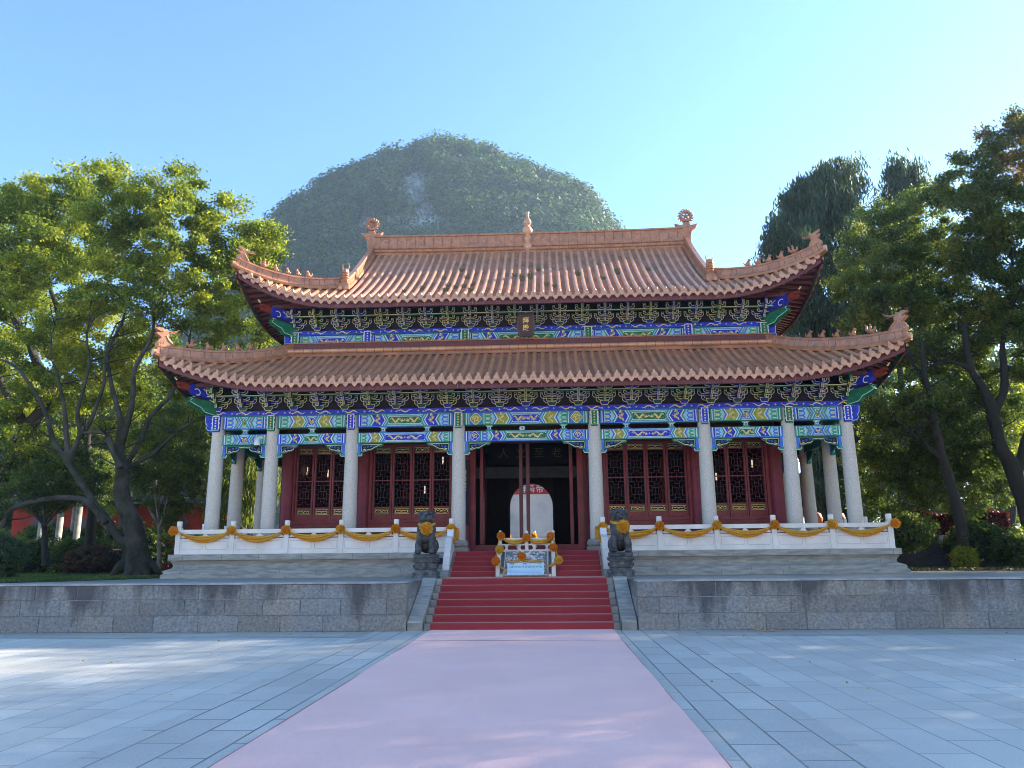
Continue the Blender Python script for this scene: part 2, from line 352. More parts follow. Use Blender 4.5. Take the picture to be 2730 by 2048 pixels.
def retaining(side, label):
    mb = MB(); rr = random.Random(3+side); ws = [.97, .34, .34, .315][1:]
    zz = [0, .345, .685, 1.0]
    x_in = 2.47; x_out = 44
    for c in range(3):
        x = x_in - (0 if c != 1 else 0); first = True
        while x < x_out:
            w = rr.uniform(.80, 1.0) * (.5 if first and c == 1 else 1); first = False
            x1 = min(x+w, x_out); a, b = (x, x1) if side > 0 else (-x1, -x)
            j = rr.uniform(-.008, .008); g = rr.uniform(.004, .009)
            mb.cbox(a+g, b-g, 17.13+j, 17.4, zz[c]+g, zz[c+1]-g, WALLM, .010)
            x = x1
        # return face beside the stair
        y = 17.4
        while y < 19.4:
            y1 = min(y+.62, 19.4); a, b = (x_in, x_in+.22) if side > 0 else (-x_in-.22, -x_in)
            if y1 > y: mb.bx(a, b, y+.004, y1-.004, zz[c]+.004, zz[c+1]-.004, WALLM)
            y = y1
    xi, xo = (x_in+.02, x_out) if side > 0 else (-x_out, -x_in-.02)
    mb.bx(xi, xo, 17.150, 17.38, 0, .99, MORT)
    mb.bx(xi-.01, xo, 17.125, 17.9, 1.0, 1.036, COPE)
    o = mb.build('retaining_wall'); tag(o, label, 'wall'); return o
retaining(-1, 'rough grey stone block wall left of the red carpeted steps')
retaining(1, 'rough grey stone block wall right of the red carpeted steps')
# little dry leaves at the foot of the right wall
mb = MB()
for i in range(9):
    x, y = 4.9+random.random()*.7, 16.75+random.random()*.35; a = random.random()*3
    mb.box((x, y, .02), (.10, .06, .012), mat('dry_leaf', (.55, .33, .14), .7) if i == 0 else MATS['dry_leaf'], a, (.05, .02))
tag(mb.build('fallen_leaves'), kind='stuff')

# ------------------------------------------------------------------ lower stair with sloping cheek slabs
st = empty('stone_stair', 'broad grey stone staircase of seven steps under the red carpet', 'staircase', (0, 17.3, 0))
def child(mb, name, par):
    o = mb.build(name); 
    o.parent = par; o.matrix_parent_inverse = Matrix.Translation(par.location).inverted(); return o
RIS = TZ/7
for i in range(7):
    mb = MB(); y0 = 17.3+.3*i
    mb.cbox(-2.12, 2.12, y0, 19.45, RIS*i if i else 0, RIS*(i+1)-.002, GRAN2, .008); child(mb, 'step', st)
for sx in (-1, 1):
    mb = MB(); a, b = (2.13, 2.45) if sx > 0 else (-2.45, -2.13)
    P = []
    for x in (a, b): P += [(x, 17.17, 0), (x, 17.17, .17), (x, 19.2, TZ+.005), (x, 19.45, TZ+.005), (x, 19.45, 0)]
    mb.add(P, [(0, 1, 2, 3, 4), (9, 8, 7, 6, 5), (0, 5, 6, 1), (3, 8, 9, 4)], GRAN2)
    c = mb.build('cheek_slab'); c.parent = st; c.matrix_parent_inverse = Matrix.Translation(st.location).inverted()
    n = 3
    for k in range(n):
        t0, t1 = k/n, (k+1)/n
        p = lambda t, x, h: (x, 17.17+2.03*t, .17+(TZ-.165)*t+h)
        mb = MB(); g = .003/2
        mb.add([p(t0+g, a, 0), p(t0+g, b, 0), p(t1-g, b, 0), p(t1-g, a, 0), p(t0+g, a, .03), p(t0+g, b, .03), p(t1-g, b, .03), p(t1-g, a, .03)],
               [(0, 1, 5, 4), (4, 5, 6, 7), (1, 2, 6, 5), (2, 3, 7, 6), (3, 0, 4, 7)], GRANP)
        o = mb.build('cheek_slab_stone'); o.parent = c

# ------------------------------------------------------------------ carpet
def carpet_mat(name, col, sheen, r=.95):
    m = mat(name, col, r, .07, .8, bump=.5, bscale=150, spec=.05, sheen=sheen, detail=12)
    return m
CARP = carpet_mat('red_carpet_pile', (.34, .052, .058), .6)
CARPG = carpet_mat('glare_carpet_pile', (.99, .61, .55), .5)  # same pile as the steps; sky glare put into a paler colour
cp = empty('red_carpet', 'pink red carpet running over the plaza and up the steps to the door', 'carpet', (0, 17.3, 0))
def carpet_sheet(name, x0, x1, y0, y1, z, m):
    mb = MB(); nx, ny = 24, max(4, int((y1-y0)/.35)); P = []
    for j in range(ny+1):
        for i in range(nx+1):
            x = x0+(x1-x0)*i/nx; y = y0+(y1-y0)*j/ny
            P.append((x, y, z+.003+(.004+.009*noise.noise(Vector((x*.9, y*.5, 1.7)))+.006*noise.noise(Vector((x*2.3, y*1.1, 4.7))))*(1 if 0 < j < ny else .3)))
    mb.add(P, [(j*(nx+1)+i, j*(nx+1)+i+1, (j+1)*(nx+1)+i+1, (j+1)*(nx+1)+i) for j in range(ny) for i in range(nx)], m, True)
    # thin folded edge
    for xx in (x0, x1): mb.bx(xx-.004, xx+.004, y0, y1, z-.012, z+.006, CARP)
    return child(mb, name, cp)
carpet_sheet('runner', -1.95, 1.95, -12, 15.08, .016, CARPG)
carpet_sheet('runner', -1.95, 1.95, 15.095, 17.29, .016, CARPG)
mb = MB(); mb.bx(-1.95, 1.95, 15.083, 15.092, .009, .024, CARP); child(mb, 'seam', cp)
def stair_carpet(name, x0, x1, prof, m, nx=28):
    """prof: (y, z) list, rounded nosings; gentle wrinkles on the risers"""
    mb = MB(); P = []
    Q = []
    for k in range(len(prof)-1):
        (y0, z0), (y1, z1) = prof[k], prof[k+1]; n = 4
        for j in range(n): t = j/n; Q.append((y0+(y1-y0)*t, z0+(z1-z0)*t))
    Q.append(prof[-1])
    for (y, z) in Q:
        for i in range(nx+1):
            x = x0+(x1-x0)*i/nx; w = .006*noise.noise(Vector((x*1.4, y*5, z*5)))+.004*noise.noise(Vector((x*5, y*3, z*9)))
            P.append((x, y-abs(w)*.8, z+w*.5))
    mb.add(P, [(j*(nx+1)+i, j*(nx+1)+i+1, (j+1)*(nx+1)+i+1, (j+1)*(nx+1)+i) for j in range(len(Q)-1) for i in range(nx)], m, True)
    o = child(mb, name, cp); return o
def prof_for(y0, z0, ris, trd, n, yend):
    p = [(y0-.016, z0+.012)]
    for i in range(n):
        y = y0+trd*i-.016; z = z0+ris*(i+1)+.012
        p += [(y, z-.022), (y+.010, z-.003), (y+.03, z), (y+trd-.006 if i < n-1 else yend, z)]
        if i < n-1: p += [(y+trd, z+.006)]
    return p
stair_carpet('stair_carpet', -1.97, 1.97, prof_for(17.3, 0.0, RIS, .3, 7, 20.49), CARP)
RU = (PZ-TZ)/5
for a, b in ((-1.95, -.80), (.80, 1.95)):
    stair_carpet('stair_carpet', a, b, prof_for(20.5, TZ+.004, RU, .27, 5, 23.9), CARP, 12)

# ------------------------------------------------------------------ raised platform
PLX = 9.92; PF = 21.70; PB = 33.75
def rect_profile(mb, prof, m):
    ring = []
    for o, z in prof: ring.append([(-PLX-o, PF-o, z), (PLX+o, PF-o, z), (PLX+o, PB+o, z), (-PLX-o, PB+o, z)])
    for k in range(len(ring)-1):
        P = ring[k]+ring[k+1]
        mb.add(P, [(i, (i+1) % 4, 4+(i+1) % 4, 4+i) for i in range(4)], m)
pl = empty('stone_platform', 'grey moulded stone platform carrying the red hall', 'platform', (0, PF, TZ))
mb = MB(); rect_profile(mb, [(.22, TZ), (.22, 1.135), (.17, 1.15), (.17, 1.235), (.15, 1.25), (.02, 1.30), (-.01, 1.325), (-.01, 1.40), (.0, 1.405), (.0, 1.42), (.05, 1.49), (.06, 1.505), (.01, 1.506), (.01, 1.52)], GRANP)
child(mb, 'moulded_base', pl)
# vertical joints of the mouldings
mb = MB(); rr = random.Random(5)
for (o, z0, z1) in ((.222, TZ, 1.135), (.172, 1.15, 1.235), (-.008, 1.325, 1.40), (.102, 1.53, 1.675)):
    x = -9.6
    while x < 9.8:
        if abs(x) > 2.1 or z0 > 1.5: mb.bx(x, x+.008, PF-o, PF-o+.02, z0, z1, GROOVE if False else mat('stone_joint', (.09, .095, .09), .9) if 'stone_joint' not in MATS else MATS['stone_joint'])
        x += rr.uniform(1.0, 1.7)
child(mb, 'joints', pl)
mb = MB(); mb.bx(-PLX-.10, PLX+.10, PF-.10, PB+.1, 1.52, PZ, GRANP); child(mb, 'top_slab', pl)
us = empty('stone_stair', 'short upper flight of five steps between the two stone lions', 'staircase', (0, 20.5, TZ))
for i in range(5):
    mb = MB(); mb.cbox(-2.0, 2.0, 20.5+.27*i, 21.595, TZ+RU*i, TZ+RU*(i+1)-.002, GRAN2, .006); child(mb, 'step', us)
for sx in (-1, 1):
    mb = MB(); a, b = (2.005, 2.36) if sx > 0 else (-2.36, -2.005); P = []
    for x in (a, b): P += [(x, 20.42, TZ), (x, 20.42, TZ+.05), (x, 21.5, PZ+.01), (x, 21.597, PZ+.01), (x, 21.597, TZ)]
    mb.add(P, [(0, 1, 2, 3, 4), (9, 8, 7, 6, 5), (0, 5, 6, 1), (1, 6, 7, 2), (2, 7, 8, 3), (3, 8, 9, 4)], GRANP)
    child(mb, 'cheek_slab', us)

# ------------------------------------------------------------------ white marble balustrades
RY = 21.82
def post_mb(x, y, z0=PZ, h=.92, w=.145):
    mb = MB(); mb.cbox(x-w/2, x+w/2, y-w/2, y+w/2, z0, z0+h*.80, MARB, .01)
    mb.lathe([(.055, h*.80), (.074, h*.815), (.076, h*.985), (.062, h)], (x, y, z0), MARB, 12); return mb
def cloud_poly(s=1.):
    P = []
    for k in range(28):
        a = 2*math.pi*k/28; r = 1+.22*math.cos(3*a-math.pi/2*3); P.append((.105*s*math.cos(a)*r, .058*s*math.sin(a)*r))
    return P
def rail_panel(par, fr, L):
    mb = MB()
    Q = lambda u0, u1, w0, w1, d0, d1: mb.prism([(u0, w0), (u1, w0), (u1, w1), (u0, w1)], fr, d0, d1, MARB)
    Q(0, L, 0, .43, -.045, .045)                                      # solid board
    Q(0, L, .40, .43, -.06, .058); 
    for a, b in ((.04, L/2-.04), (L/2+.04, L-.04)):                   # framed fields
        c = .03; pts = [(a, .13+c), (a+c, .13), (b-c, .13), (b, .13+c), (b, .355), (a, .355)]
        mb.stroke(pts, .007, fr, .0475, MATS.get('marble_line') or mat('marble_line', (.36, .39, .42), .8), True)
    Q(L/2-.035, L/2+.035, .12, .40, .045, .054)
    o = mb.build('panel'); o.parent = par
    mb = MB(); mb.prism([(0, .57), (L, .57), (L, .685), (0, .685)], fr, -.055, .055, MARB); o2 = mb.build('handrail'); o2.parent = par
    for u in (.13, L/2, L-.13) if L > 1 else (L/2,):
        mb = MB(); f2 = lambda a, b, d, u=u: fr(u+a, .50+b, d)
        mb.prism(cloud_poly(), f2, -.04, .04, MARB)
        for e in (-.05, .05): mb.prism([(e+.028*math.cos(k), -.005+.022*math.sin(k)) for k in np.linspace(0, 6.28, 9)[:-1]], f2, .04, .048, MARB)
        q = mb.build('cloud_support'); q.parent = o
    return o
def balustrade(sx, label):
    e = empty('marble_balustrade', label, 'balustrade', (0, 0, 0))
    xs = [sx*(2.10+1.552*i) for i in range(6)]
    for x in xs: post_mb(x, RY).build('post', e)
    for i in range(5):
        a, b = sorted((xs[i], xs[i+1])); rail_panel(e, frame((a+.07, RY, PZ)), b-a-.14)
    n = 7; ys = [RY+1.62*i for i in range(n+1)]
    for y in ys[1:]: post_mb(xs[-1], y).build('post', e)
    for i in range(n):
        if sx < 0: rail_panel(e, frame((xs[-1], ys[i+1]-.07, PZ), (0, -1, 0), (-1, 0, 0)), ys[i+1]-ys[i]-.14)
        else: rail_panel(e, frame((xs[-1], ys[i]+.07, PZ), (0, 1, 0), (1, 0, 0)), ys[i+1]-ys[i]-.14)
    # drum-shaped stair rail stepping down to the landing
    mb = MB(); x = sx*2.10
    pr = [(21.72, PZ+.02), (21.72, PZ+.66), (21.60, PZ+.62), (21.50, PZ+.44), (21.36, PZ+.41), (21.22, PZ+.36), (21.12, PZ+.24), (21.08, PZ+.12), (21.0, PZ+.05), (20.92, PZ+.04),
          (20.90, PZ-.04), (20.86, PZ-.11), (20.80, PZ-.12), (20.77, PZ-.20), (20.72, PZ-.27), (20.68, PZ-.30), (20.65, PZ-.42), (20.67, PZ-.54), (20.74, PZ-.60)]
    fr = lambda u, w, d: Vector((x+d, u, w))
    mb.prism(pr, fr, -.085, .085, MARB); q = mb.build('stair_rail'); q.parent = e
    return e
balustrade(-1, 'white marble balustrade on the platform left of the door')
balustrade(1, 'white marble balustrade on the platform right of the door')

# ------------------------------------------------------------------ silk garlands
def rosette_mb(c, R, m1, m2, out=(0, -1, 0), seed=0):
    rr = random.Random(seed); mb = MB(); out = Vector(out).normalized(); c = Vector(c)
    mb.lathe([(.01, -R*.8), (R*.5, -R*.62), (R*.8, 0), (R*.5, R*.62), (.01, R*.8)], c, m1, 10)
    for k in range(90):
        # golden-spiral direction over the front sphere
        z = 1-1.55*(k+.5)/90; a = k*2.39996; s = math.sqrt(max(0, 1-z*z))
        e1 = out.cross(Vector((0, 0, 1))).normalized(); e2 = out.cross(e1)
        d = (out*z+e1*s*math.cos(a)+e2*s*math.sin(a)).normalized()
        t = d.cross(Vector((rr.random()-.5, rr.random()-.5, rr.random()-.5))).normalized(); b = d.cross(t)
        r0 = R*.74; r1 = R*rr.uniform(.90, 1.14); w = R*rr.uniform(.26, .40)
        P = []
        for j in range(5):
            u = (j-2)/2; wv = (.10 if j % 2 else -.10)*R
            P.append(c+d*r0+t*(u*w*.5)); P.append(c+d*(r1+wv*.3)+t*(u*w*1.25)+b*wv*1.3)
        mb.add(P, [(2*j, 2*j+1, 2*j+3, 2*j+2) for j in range(4)], m1 if rr.random() < .55 else m2, False)
    return mb
def swag_mb(a, b, sag, m1, m2, r=.036, seed=0, n=16):
    rr = random.Random(seed); mb = MB(); a, b = Vector(a), Vector(b)
    for k in range(6):
        ph = rr.random()*6; sg = sag*(1-.17*k/2+rr.uniform(-.03, .03)); pts = []
        for i in range(n+1):
            t = i/n; p = a.lerp(b, t); f = 4*t*(1-t)
            p = p+Vector((0, -.045*f-.014*math.sin(k*2.1+t*4), -sg*f+.012*math.sin(ph+t*5)*f))
            pts.append(p)
        rd = [r*(.35+.35*math.sin(math.pi*min(1, max(0, i/n)))) for i in range(n+1)]
        mb.tube(pts, rd, m1 if k % 2 else m2, 6)
    return mb
SILKD = mat('orange_silk_deep', (1.0, .36, .02), .5, .08, 14, sheen=.5)
def garland(sx, label):
    e = empty('silk_garland', label, 'garland', (0, 0, 0)); xs = [sx*(2.10+1.552*i) for i in range(6)]
    zr = PZ+.655; yr = RY-.12
    for i, x in enumerate(xs):
        xx = x+(sx*.12 if i == 5 else 0); yy = yr
        q = rosette_mb((xx, yy, zr), .118, SILK if i % 2 else SILKY, SILK, seed=i+10*sx).build('rosette'); q.parent = e
    for i in range(5):
        a, b = xs[i], xs[i+1]
        q = swag_mb((a, yr+.015, zr-.01), (b, yr+.015, zr-.01), .30, SILKY, SILK, seed=i*3+sx).build('swag'); q.parent = e
    x = xs[0]; q = rosette_mb((x-sx*.01, 21.50, PZ+.30), .112, SILK, SILKY, seed=77+sx).build('rosette'); q.parent = e
    mb = MB()
    for k in range(5): 
        xo = x-sx*(.11+.02*k); mb.tube([(xo, yr+.02, zr), (xo-sx*.02, yr-.0, zr-.15), (xo-sx*.01, yr-.06, zr-.32), (x-sx*.03, 21.54, PZ+.30)], [.02, .028, .03, .015], SILKY if k % 2 else SILK, 6)
    for k in range(4): mb.tube([(x-.045+.03*k, 21.46, PZ+.28), (x-.05+.033*k, 21.40, PZ+.20), (x-.05+.034*k, 21.38, PZ+.12)], [.014, .02, .018], SILKY, 5)
    q = mb.build('hanging_tail'); q.parent = e
garland(-1, 'orange yellow silk garland with rosettes on the balustrade left of the door')
garland(1, 'orange yellow silk garland with rosettes on the balustrade right of the door')

# ------------------------------------------------------------------ carved ramp in the upper stair
cr = empty('carved_ramp', 'carved white marble dragon ramp in the middle of the upper steps', 'stone ramp', (0, 20.45, TZ))
def slab_frame():
    o = Vector((0, 20.46, TZ+.05)); e = Vector((0, 21.56, PZ-.01)); t = (e-o); L = t.length; t.normalize(); nrm = Vector((0, -t.z, t.y))
    return (lambda u, w, d: o+Vector((1, 0, 0))*u+t*w+nrm*d), L
sf, SL = slab_frame()
CARVED = mat('carved_recess_shade', (.30, .32, .32), .8, .3, 12, bump=.5, bscale=30)  # darkened ground paints the shade in the recesses behind the relief
mb = MB(); mb.prism([(-.60, 0), (.60, 0), (.60, SL), (-.60, SL)], sf, -.3, .02, CARVED)
mb.bx(-.66, .66, 20.40, 20.55, TZ, TZ+.07, MARB); mb.stroke([(-.57, .03), (.57, .03), (.57, SL-.02), (-.57, SL-.02)], .035, sf, .04, MARB, True)
child(mb, 'carved_slab', cr)
rr = random.Random(9); mb = MB()
def rtube(pts, r, m=None): mb.tube([sf(u, w, .02+r*.3) for u, w in pts], r if hasattr(r, '__len__') else [r*.4]+[r]*(len(pts)-2)+[r*.4], m or CARVE, 6)
for k in range(120):                                          # cloud scrolls in relief
    u, w = rr.uniform(-.53, .53), rr.uniform(.06, SL-.08); a0 = rr.random()*6.28; s = rr.uniform(.03, .075)
    if abs(u) < .10 and w > .45: continue
    pts = [(u+s*(1-j*.11)*math.cos(a0+j*.7), w+s*(1-j*.11)*math.sin(a0+j*.7)*.8) for j in range(7)]
    mb.tube([sf(a, b, .026) for a, b in pts], [.008, .018, .023, .023, .02, .016, .008], MARB, 5)
for s in (-1, 1):                                             # the dragon's coils and horns
    pts = [(s*.03, .95), (s*.14, .86), (s*.24, .72), (s*.13, .58), (s*.22, .44), (s*.4, .40), (s*.45, .25), (s*.3, .16)]
    mb.tube([sf(a, b, .045) for a, b in pts], [.05, .055, .055, .05, .045, .04, .03, .015], MARB, 7)
    mb.tube([sf(s*.05, .98, .08), sf(s*.13, 1.04, .13), sf(s*.22, 1.11, .17), sf(s*.27, 1.20, .19)], [.028, .024, .018, .008], MARB, 6)
    mb.lathe([(.001, -.02), (.02, -.01), (.02, .01), (.001, .02)], sf(s*.055, .93, .13), MARB, 8)
mb.lathe([(.02, -.11), (.09, -.07), (.11, 0), (.08, .06), (.02, .09)], sf(0, .90, .06), MARB, 12, sy=.7)
mb.lathe([(.01, -.06), (.06, -.04), (.065, .03), (.01, .05)], sf(0, .80, .12), MARB, 10)
child(mb, 'dragon_relief', cr)
for s in (-1, 1):
    mb = MB(); x = s*.72
    for (y, z0, z1, w) in ((20.44, TZ, TZ+.34, .105), (20.98, TZ+.2, TZ+.74, .10), (21.52, PZ-.1, PZ+.46, .095)):
        mb.cbox(x-w/2, x+w/2, y-w/2, y+w/2, z0, z1, MARB, .012); mb.lathe([(.03, 0), (.045, .02), (.05, .06), (.03, .10), (.01, .11)], (x, y, z1), MARB, 10)
    for h0, h1 in ((.05, .20), (.26, .33)):
        P = [(x+dx, y, z+dz) for dx in (-.035, .035) for (y, z) in ((20.44, TZ), (21.52, TZ+.60)) for dz in (h0, h1)]
        mb.add(P, [(0, 2, 3, 1), (4, 5, 7, 6), (0, 4, 6, 2), (1, 3, 7, 5), (0, 1, 5, 4), (2, 6, 7, 3)], MARB)
    child(mb, 'side_rail', cr)
mb = MB(); fr = frame((0, 21.55, PZ))
mb.prism([(-.68, .315), (.68, .315), (.68, .365), (-.68, .365)], fr, -.04, .04, MARB); mb.prism([(-.68, .165), (.68, .165), (.68, .205), (-.68, .205)], fr, -.035, .035, MARB)
mb.prism([(-.68, .0), (.68, .0), (.68, .05), (-.68, .05)], fr, -.035, .035, MARB)
mb.prism([(-.045, 0), (.045, 0), (.045, .46), (-.045, .46)], fr, -.05, .05, MARB); mb.lathe([(.03, 0), (.05, .02), (.05, .07), (.02, .1)], (0, 21.55, PZ+.46), MARB, 10)
for u in (-.55, -.2, .2, .55): mb.prism([(u-.055, .05), (u+.055, .05), (u+.025, .10), (u+.055, .165), (u-.055, .165), (u-.025, .10)], fr, -.03, .03, MARB)
for u in (-.38, .38): mb.prism([(u-.045, .205), (u+.045, .205), (u+.02, .26), (u+.05, .315), (u-.05, .315), (u-.02, .26)], fr, -.03, .03, MARB)
child(mb, 'top_rail', cr)
gr = empty('silk_garland', 'yellow silk garland with eight rosettes on the carved ramp', 'garland', (0, 20.4, TZ))
for k, (u, y, z, mm) in enumerate(((-.70, 21.44, PZ+.42, SILKD), (0, 21.44, PZ+.37, SILK), (.66, 21.44, PZ+.40, SILK), (-.70, 20.90, TZ+.71, SILKY), (.72, 20.90, TZ+.74, SILK),
                              (-.76, 20.32, TZ+.41, SILK), (-.10, 20.52, TZ+.52, SILK), (.85, 20.32, TZ+.42, SILKY))):
    child(rosette_mb((u, y, z), .105, mm, SILKD if mm is SILK else SILK if mm is SILKD else SILKY if k % 2 else SILK, seed=200+k), 'rosette', gr)
for a, b in ((-.70, 0), (0, .66)): child(swag_mb((a, 21.46, PZ+.38), (b, 21.46, PZ+.36), .17, SILKY, SILK, .035, 31), 'swag', gr)
for (p, q) in (((-.74, 21.44, PZ+.40), (-.76, 20.92, TZ+.70)), ((-.76, 20.92, TZ+.68), (-.80, 20.36, TZ+.42)), ((.72, 21.44, PZ+.40), (.80, 20.92, TZ+.74)), ((.80, 20.92, TZ+.7), (.84, 20.36, TZ+.42)),
               ((-.74, 20.32, TZ+.38), (-.46, 20.36, TZ+.14)), ((.48, 20.42, TZ+.24), (.85, 20.32, TZ+.40)), ((-.50, 20.50, TZ+.41), (-.10, 20.52, TZ+.42)), ((-.10, 20.52, TZ+.42), (.50, 20.5, TZ+.41))):
    child(swag_mb(p, q, .03, SILKY, SILK, .024, 35), 'swag', gr)
# open scroll sign leaning on the ramp
ss = empty('scroll_sign', 'pale blue open scroll sign with wooden rollers in front of carved ramp', 'sign', (0, 20.36, TZ))
sc0 = Vector((.0, 20.30, TZ+.035)); stt = Vector((0, .20, .36)).normalized(); sn = Vector((0, -stt.z, stt.y))
scf = lambda u, w, d: sc0+Vector((1, 0, 0))*u+stt*w+sn*d
SCR = mat('scroll_paper', (.55, .78, .84), .6, .06, 3); INK = mat('scroll_ink', (.05, .14, .25), .7); WOOD = mat('roller_wood', (.45, .25, .10), .5, .3, 12)
mb = MB(); mb.prism([(-.47, 0), (.47, 0), (.47, .38), (-.47, .38)], scf, -.012, .004, SCR); o = child(mb, 'scroll_sheet', ss)
mb = MB(); rr = random.Random(4)
u = -.42
while u < .42:                                                # a row of larger characters, then lines of small ones
    for k in range(4):
        h = rr.random()
        if h < .5: mb.stroke([(u, .225+.06*rr.random()), (u+.024, .225+.06*rr.random())], .0045, scf, .007, INK)
        else: mb.stroke([(u+.024*rr.random(), .222), (u+.024*rr.random(), .285)], .0045, scf, .007, INK)
    u += .036
for row in range(4):
    u = -.42
    while u < .42:
        L = rr.uniform(.03, .1); mb.stroke([(u, .16-.037*row), (min(.43, u+L), .16-.037*row)], .006, scf, .007, BLUE2); u += L+.012
for u, t in ((-.36, '舜帝陵'), (-.02, '祭典'), (.36, '九疑')): ptext(t, .045, scf, .007, INK, mb, u, .335)
q = mb.build('scroll_lettering'); q.parent = o
for w, r_, L in ((0, .024, .56), (.385, .012, .5)):
    mb = MB(); mb.tube([scf(-L, w, .004), scf(L, w, .004)], r_, WOOD, 10); 
    for s in (-1, 1): mb.tube([scf(s*L, w, .004), scf(s*(L+.03), w, .004)], r_*1.4, WOOD, 10)
    child(mb, 'roller', ss)
# ------------------------------------------------------------------ stone lions
def sq_prof(mb, c, prof, m, n=20, pw=5, sy=1.):
    P = []
    for r, z in prof:
        for k in range(n):
            a = 2*math.pi*(k+.5)/n; ca, sa = math.cos(a), math.sin(a); q = (abs(ca)**pw+abs(sa)**pw)**(-1/pw)
            P.append((c[0]+r*q*ca, c[1]+r*q*sa*sy, c[2]+z))
    F = [(i*n+k, i*n+(k+1) % n, (i+1)*n+(k+1) % n, (i+1)*n+k) for i in range(len(prof)-1) for k in range(n)]
    mb.add(P, F, m, False); mb.add(P[-n:], [tuple(range(n))], m)
def stone_lion(x, y, turn, label, plabel):
    e = empty('stone_lion', label, 'stone lion', (x, y, TZ))
    mb = MB()
    sq_prof(mb, (x, y, TZ), [(.33, 0), (.33, .05), (.31, .07), (.315, .12), (.30, .15), (.27, .19), (.26, .215), (.285, .23), (.30, .27), (.295, .33), (.27, .36), (.265, .375), (.30, .39), (.31, .44), (.30, .49), (.28, .50)], LIONP, 24, 6)
    rr = random.Random(int(x*10))
    for f in range(4):
        a = f*math.pi/2; fr = lambda u, w, d, a=a: Vector((x, y, TZ))+Vector((math.cos(a)*u+math.sin(a)*(.30+d), math.sin(a)*u-math.cos(a)*(.30+d), w))
        for k in range(5): mb.lathe([(.005, -.045), (.035, -.02), (.04, .015), (.012, .05)], fr(-.22+.11*k, .115, -.005), LIONP, 8, sy=.8)
        for k in range(4):
            cx = -.2+.135*k; mb.tube([fr(cx+.045*math.cos(q)*(1-q*.07), .30+.04*math.sin(q)*(1-q*.07), .0) for q in np.linspace(0, 7, 10)], .011, LIONP, 5)
            mb.tube([fr(cx+.05*math.cos(q), .44+.03*math.sin(q), .012) for q in np.linspace(0, 5, 8)], .009, LIONP, 5)
    p = child(mb, 'pedestal', e)
    mb = MB(); mb.cbox(x-.285, x+.285, y-.32, y+.32, TZ+.50, TZ+.60, LION, .015); child(mb, 'plinth_slab', e)
    z0 = TZ+.60; V = Vector
    B = lambda a, b, c: (x+a, y+b, z0+c)
    it = [('e', B(0, -.04, .52), (.225, .20, .28)), ('e', B(0, .10, .34), (.235, .24, .27)), ('e', B(.0, .16, .22), (.25, .22, .2)),
          ('e', B(0, -.15, .60), (.15, .12, .16)), ('e', B(-.13, -.06, .62), (.12, .14, .15)), ('e', B(.13, -.06, .62), (.12, .14, .15)), ('e', B(0, -.03, .76), (.165, .155, .17))]
    for s in (-1, 1):
        it += [('l', B(s*.145, -.13, .55), B(s*.16, -.20, .30), .095, .075), ('l', B(s*.16, -.20, .30), B(s*.165, -.19, .06), .075, .068),
               ('e', B(s*.17, -.25, .055), (.085, .10, .06)), ('e', B(s*.215, .06, .20), (.095, .19, .17)), ('l', B(s*.235, -.06, .12), B(s*.235, -.12, .05), .06, .05),
               ('e', B(s*.235, -.14, .045), (.06, .08, .045))]
        for k in range(4): it.append(('e', B(s*.17+(k-1.5)*.042, -.335, .045), (.023, .035, .035)))
    # head in its own frame, turned towards the stairs
    ca, sa = math.cos(turn), math.sin(turn)
    H = lambda a, b, c: (x+a*ca-b*sa, y-.04+a*sa+b*ca, z0+.93+c)
    R = (0, 0, turn)
    it += [('e', H(0, 0, 0), (.165, .17, .175), R), ('e', H(0, -.16, -.04), (.12, .11, .055), R), ('e', H(0, -.245, .0), (.06, .05, .042), R),
           ('e', H(0, -.14, -.145), (.10, .10, .034), R), ('e', H(0, -.05, .10), (.14, .12, .08), R), ('e', H(0, -.12, -.2), (.06, .05, .06), R)]
    for s in (-1, 1):
        it += [('e', H(s*.07, -.165, .065), (.062, .045, .026), (0, s*.4, turn)), ('e', H(s*.19, -.01, .075), (.055, .065, .085), R), ('e', H(s*.12, -.08, -.06), (.06, .07, .08), R),
               ('e', H(s*.07, -.175, -.05), (.045, .05, .04), R), ('e', H(s*.038, -.275, -.005), (.022, .02, .018), R)]
    rr = random.Random(3)
    for k in range(60):                                     # curls of the mane
        th = rr.uniform(-.2, math.pi+.2); ph = rr.uniform(-.9, 1.0)
        a_, b_, c_ = .175*math.cos(th)*math.cos(ph), .185*math.sin(th)*math.cos(ph), .19*math.sin(ph)
        it.append(('e', H(a_, b_+.01, c_-.02), (.036, .036, .036)))
    o = blob(it, .0115, 'body', LION, None, 2); o.parent = e; o.matrix_parent_inverse = Matrix.Translation(e.location).inverted()
    # eyes, dark disc for the shade between the jaws, teeth, ball of curls at the brow
    mb = MB()
    for s in (-1, 1): mb.lathe([(.001, -.022), (.016, -.014), (.021, 0), (.016, .014), (.001, .022)], H(s*.07, -.19, .022), LIONP, 10)
    child(mb, 'eyes', e)
    mb = MB(); mb.lathe([(.001, -.018), (.07, -.012), (.075, .012), (.001, .018)], H(0, -.16, -.098), BLACK, 12); child(mb, 'mouth_shade', e)
    mb = MB()
    for k in range(6): mb.box(H(-.05+.02*k, -.235+.01*abs(k-2.5), -.09), (.012, .010, .02), LIONP)
    child(mb, 'teeth', e)
    # fore-leg grooves / harness bell
    mb = MB()
    mb.tube([B(.2*math.cos(a)*1.0, -.04+.21*math.sin(a), .70-.05*math.sin(-a)) for a in np.linspace(0, 2*math.pi, 20)], .014, LION, 6); child(mb, 'collar', e)
    # silk rosette tied round the neck : a thing of its own
    g = empty('silk_rosette', plabel, 'rosette', (x, y-.3, z0+.66))
    s = 1 if turn > 0 else 1
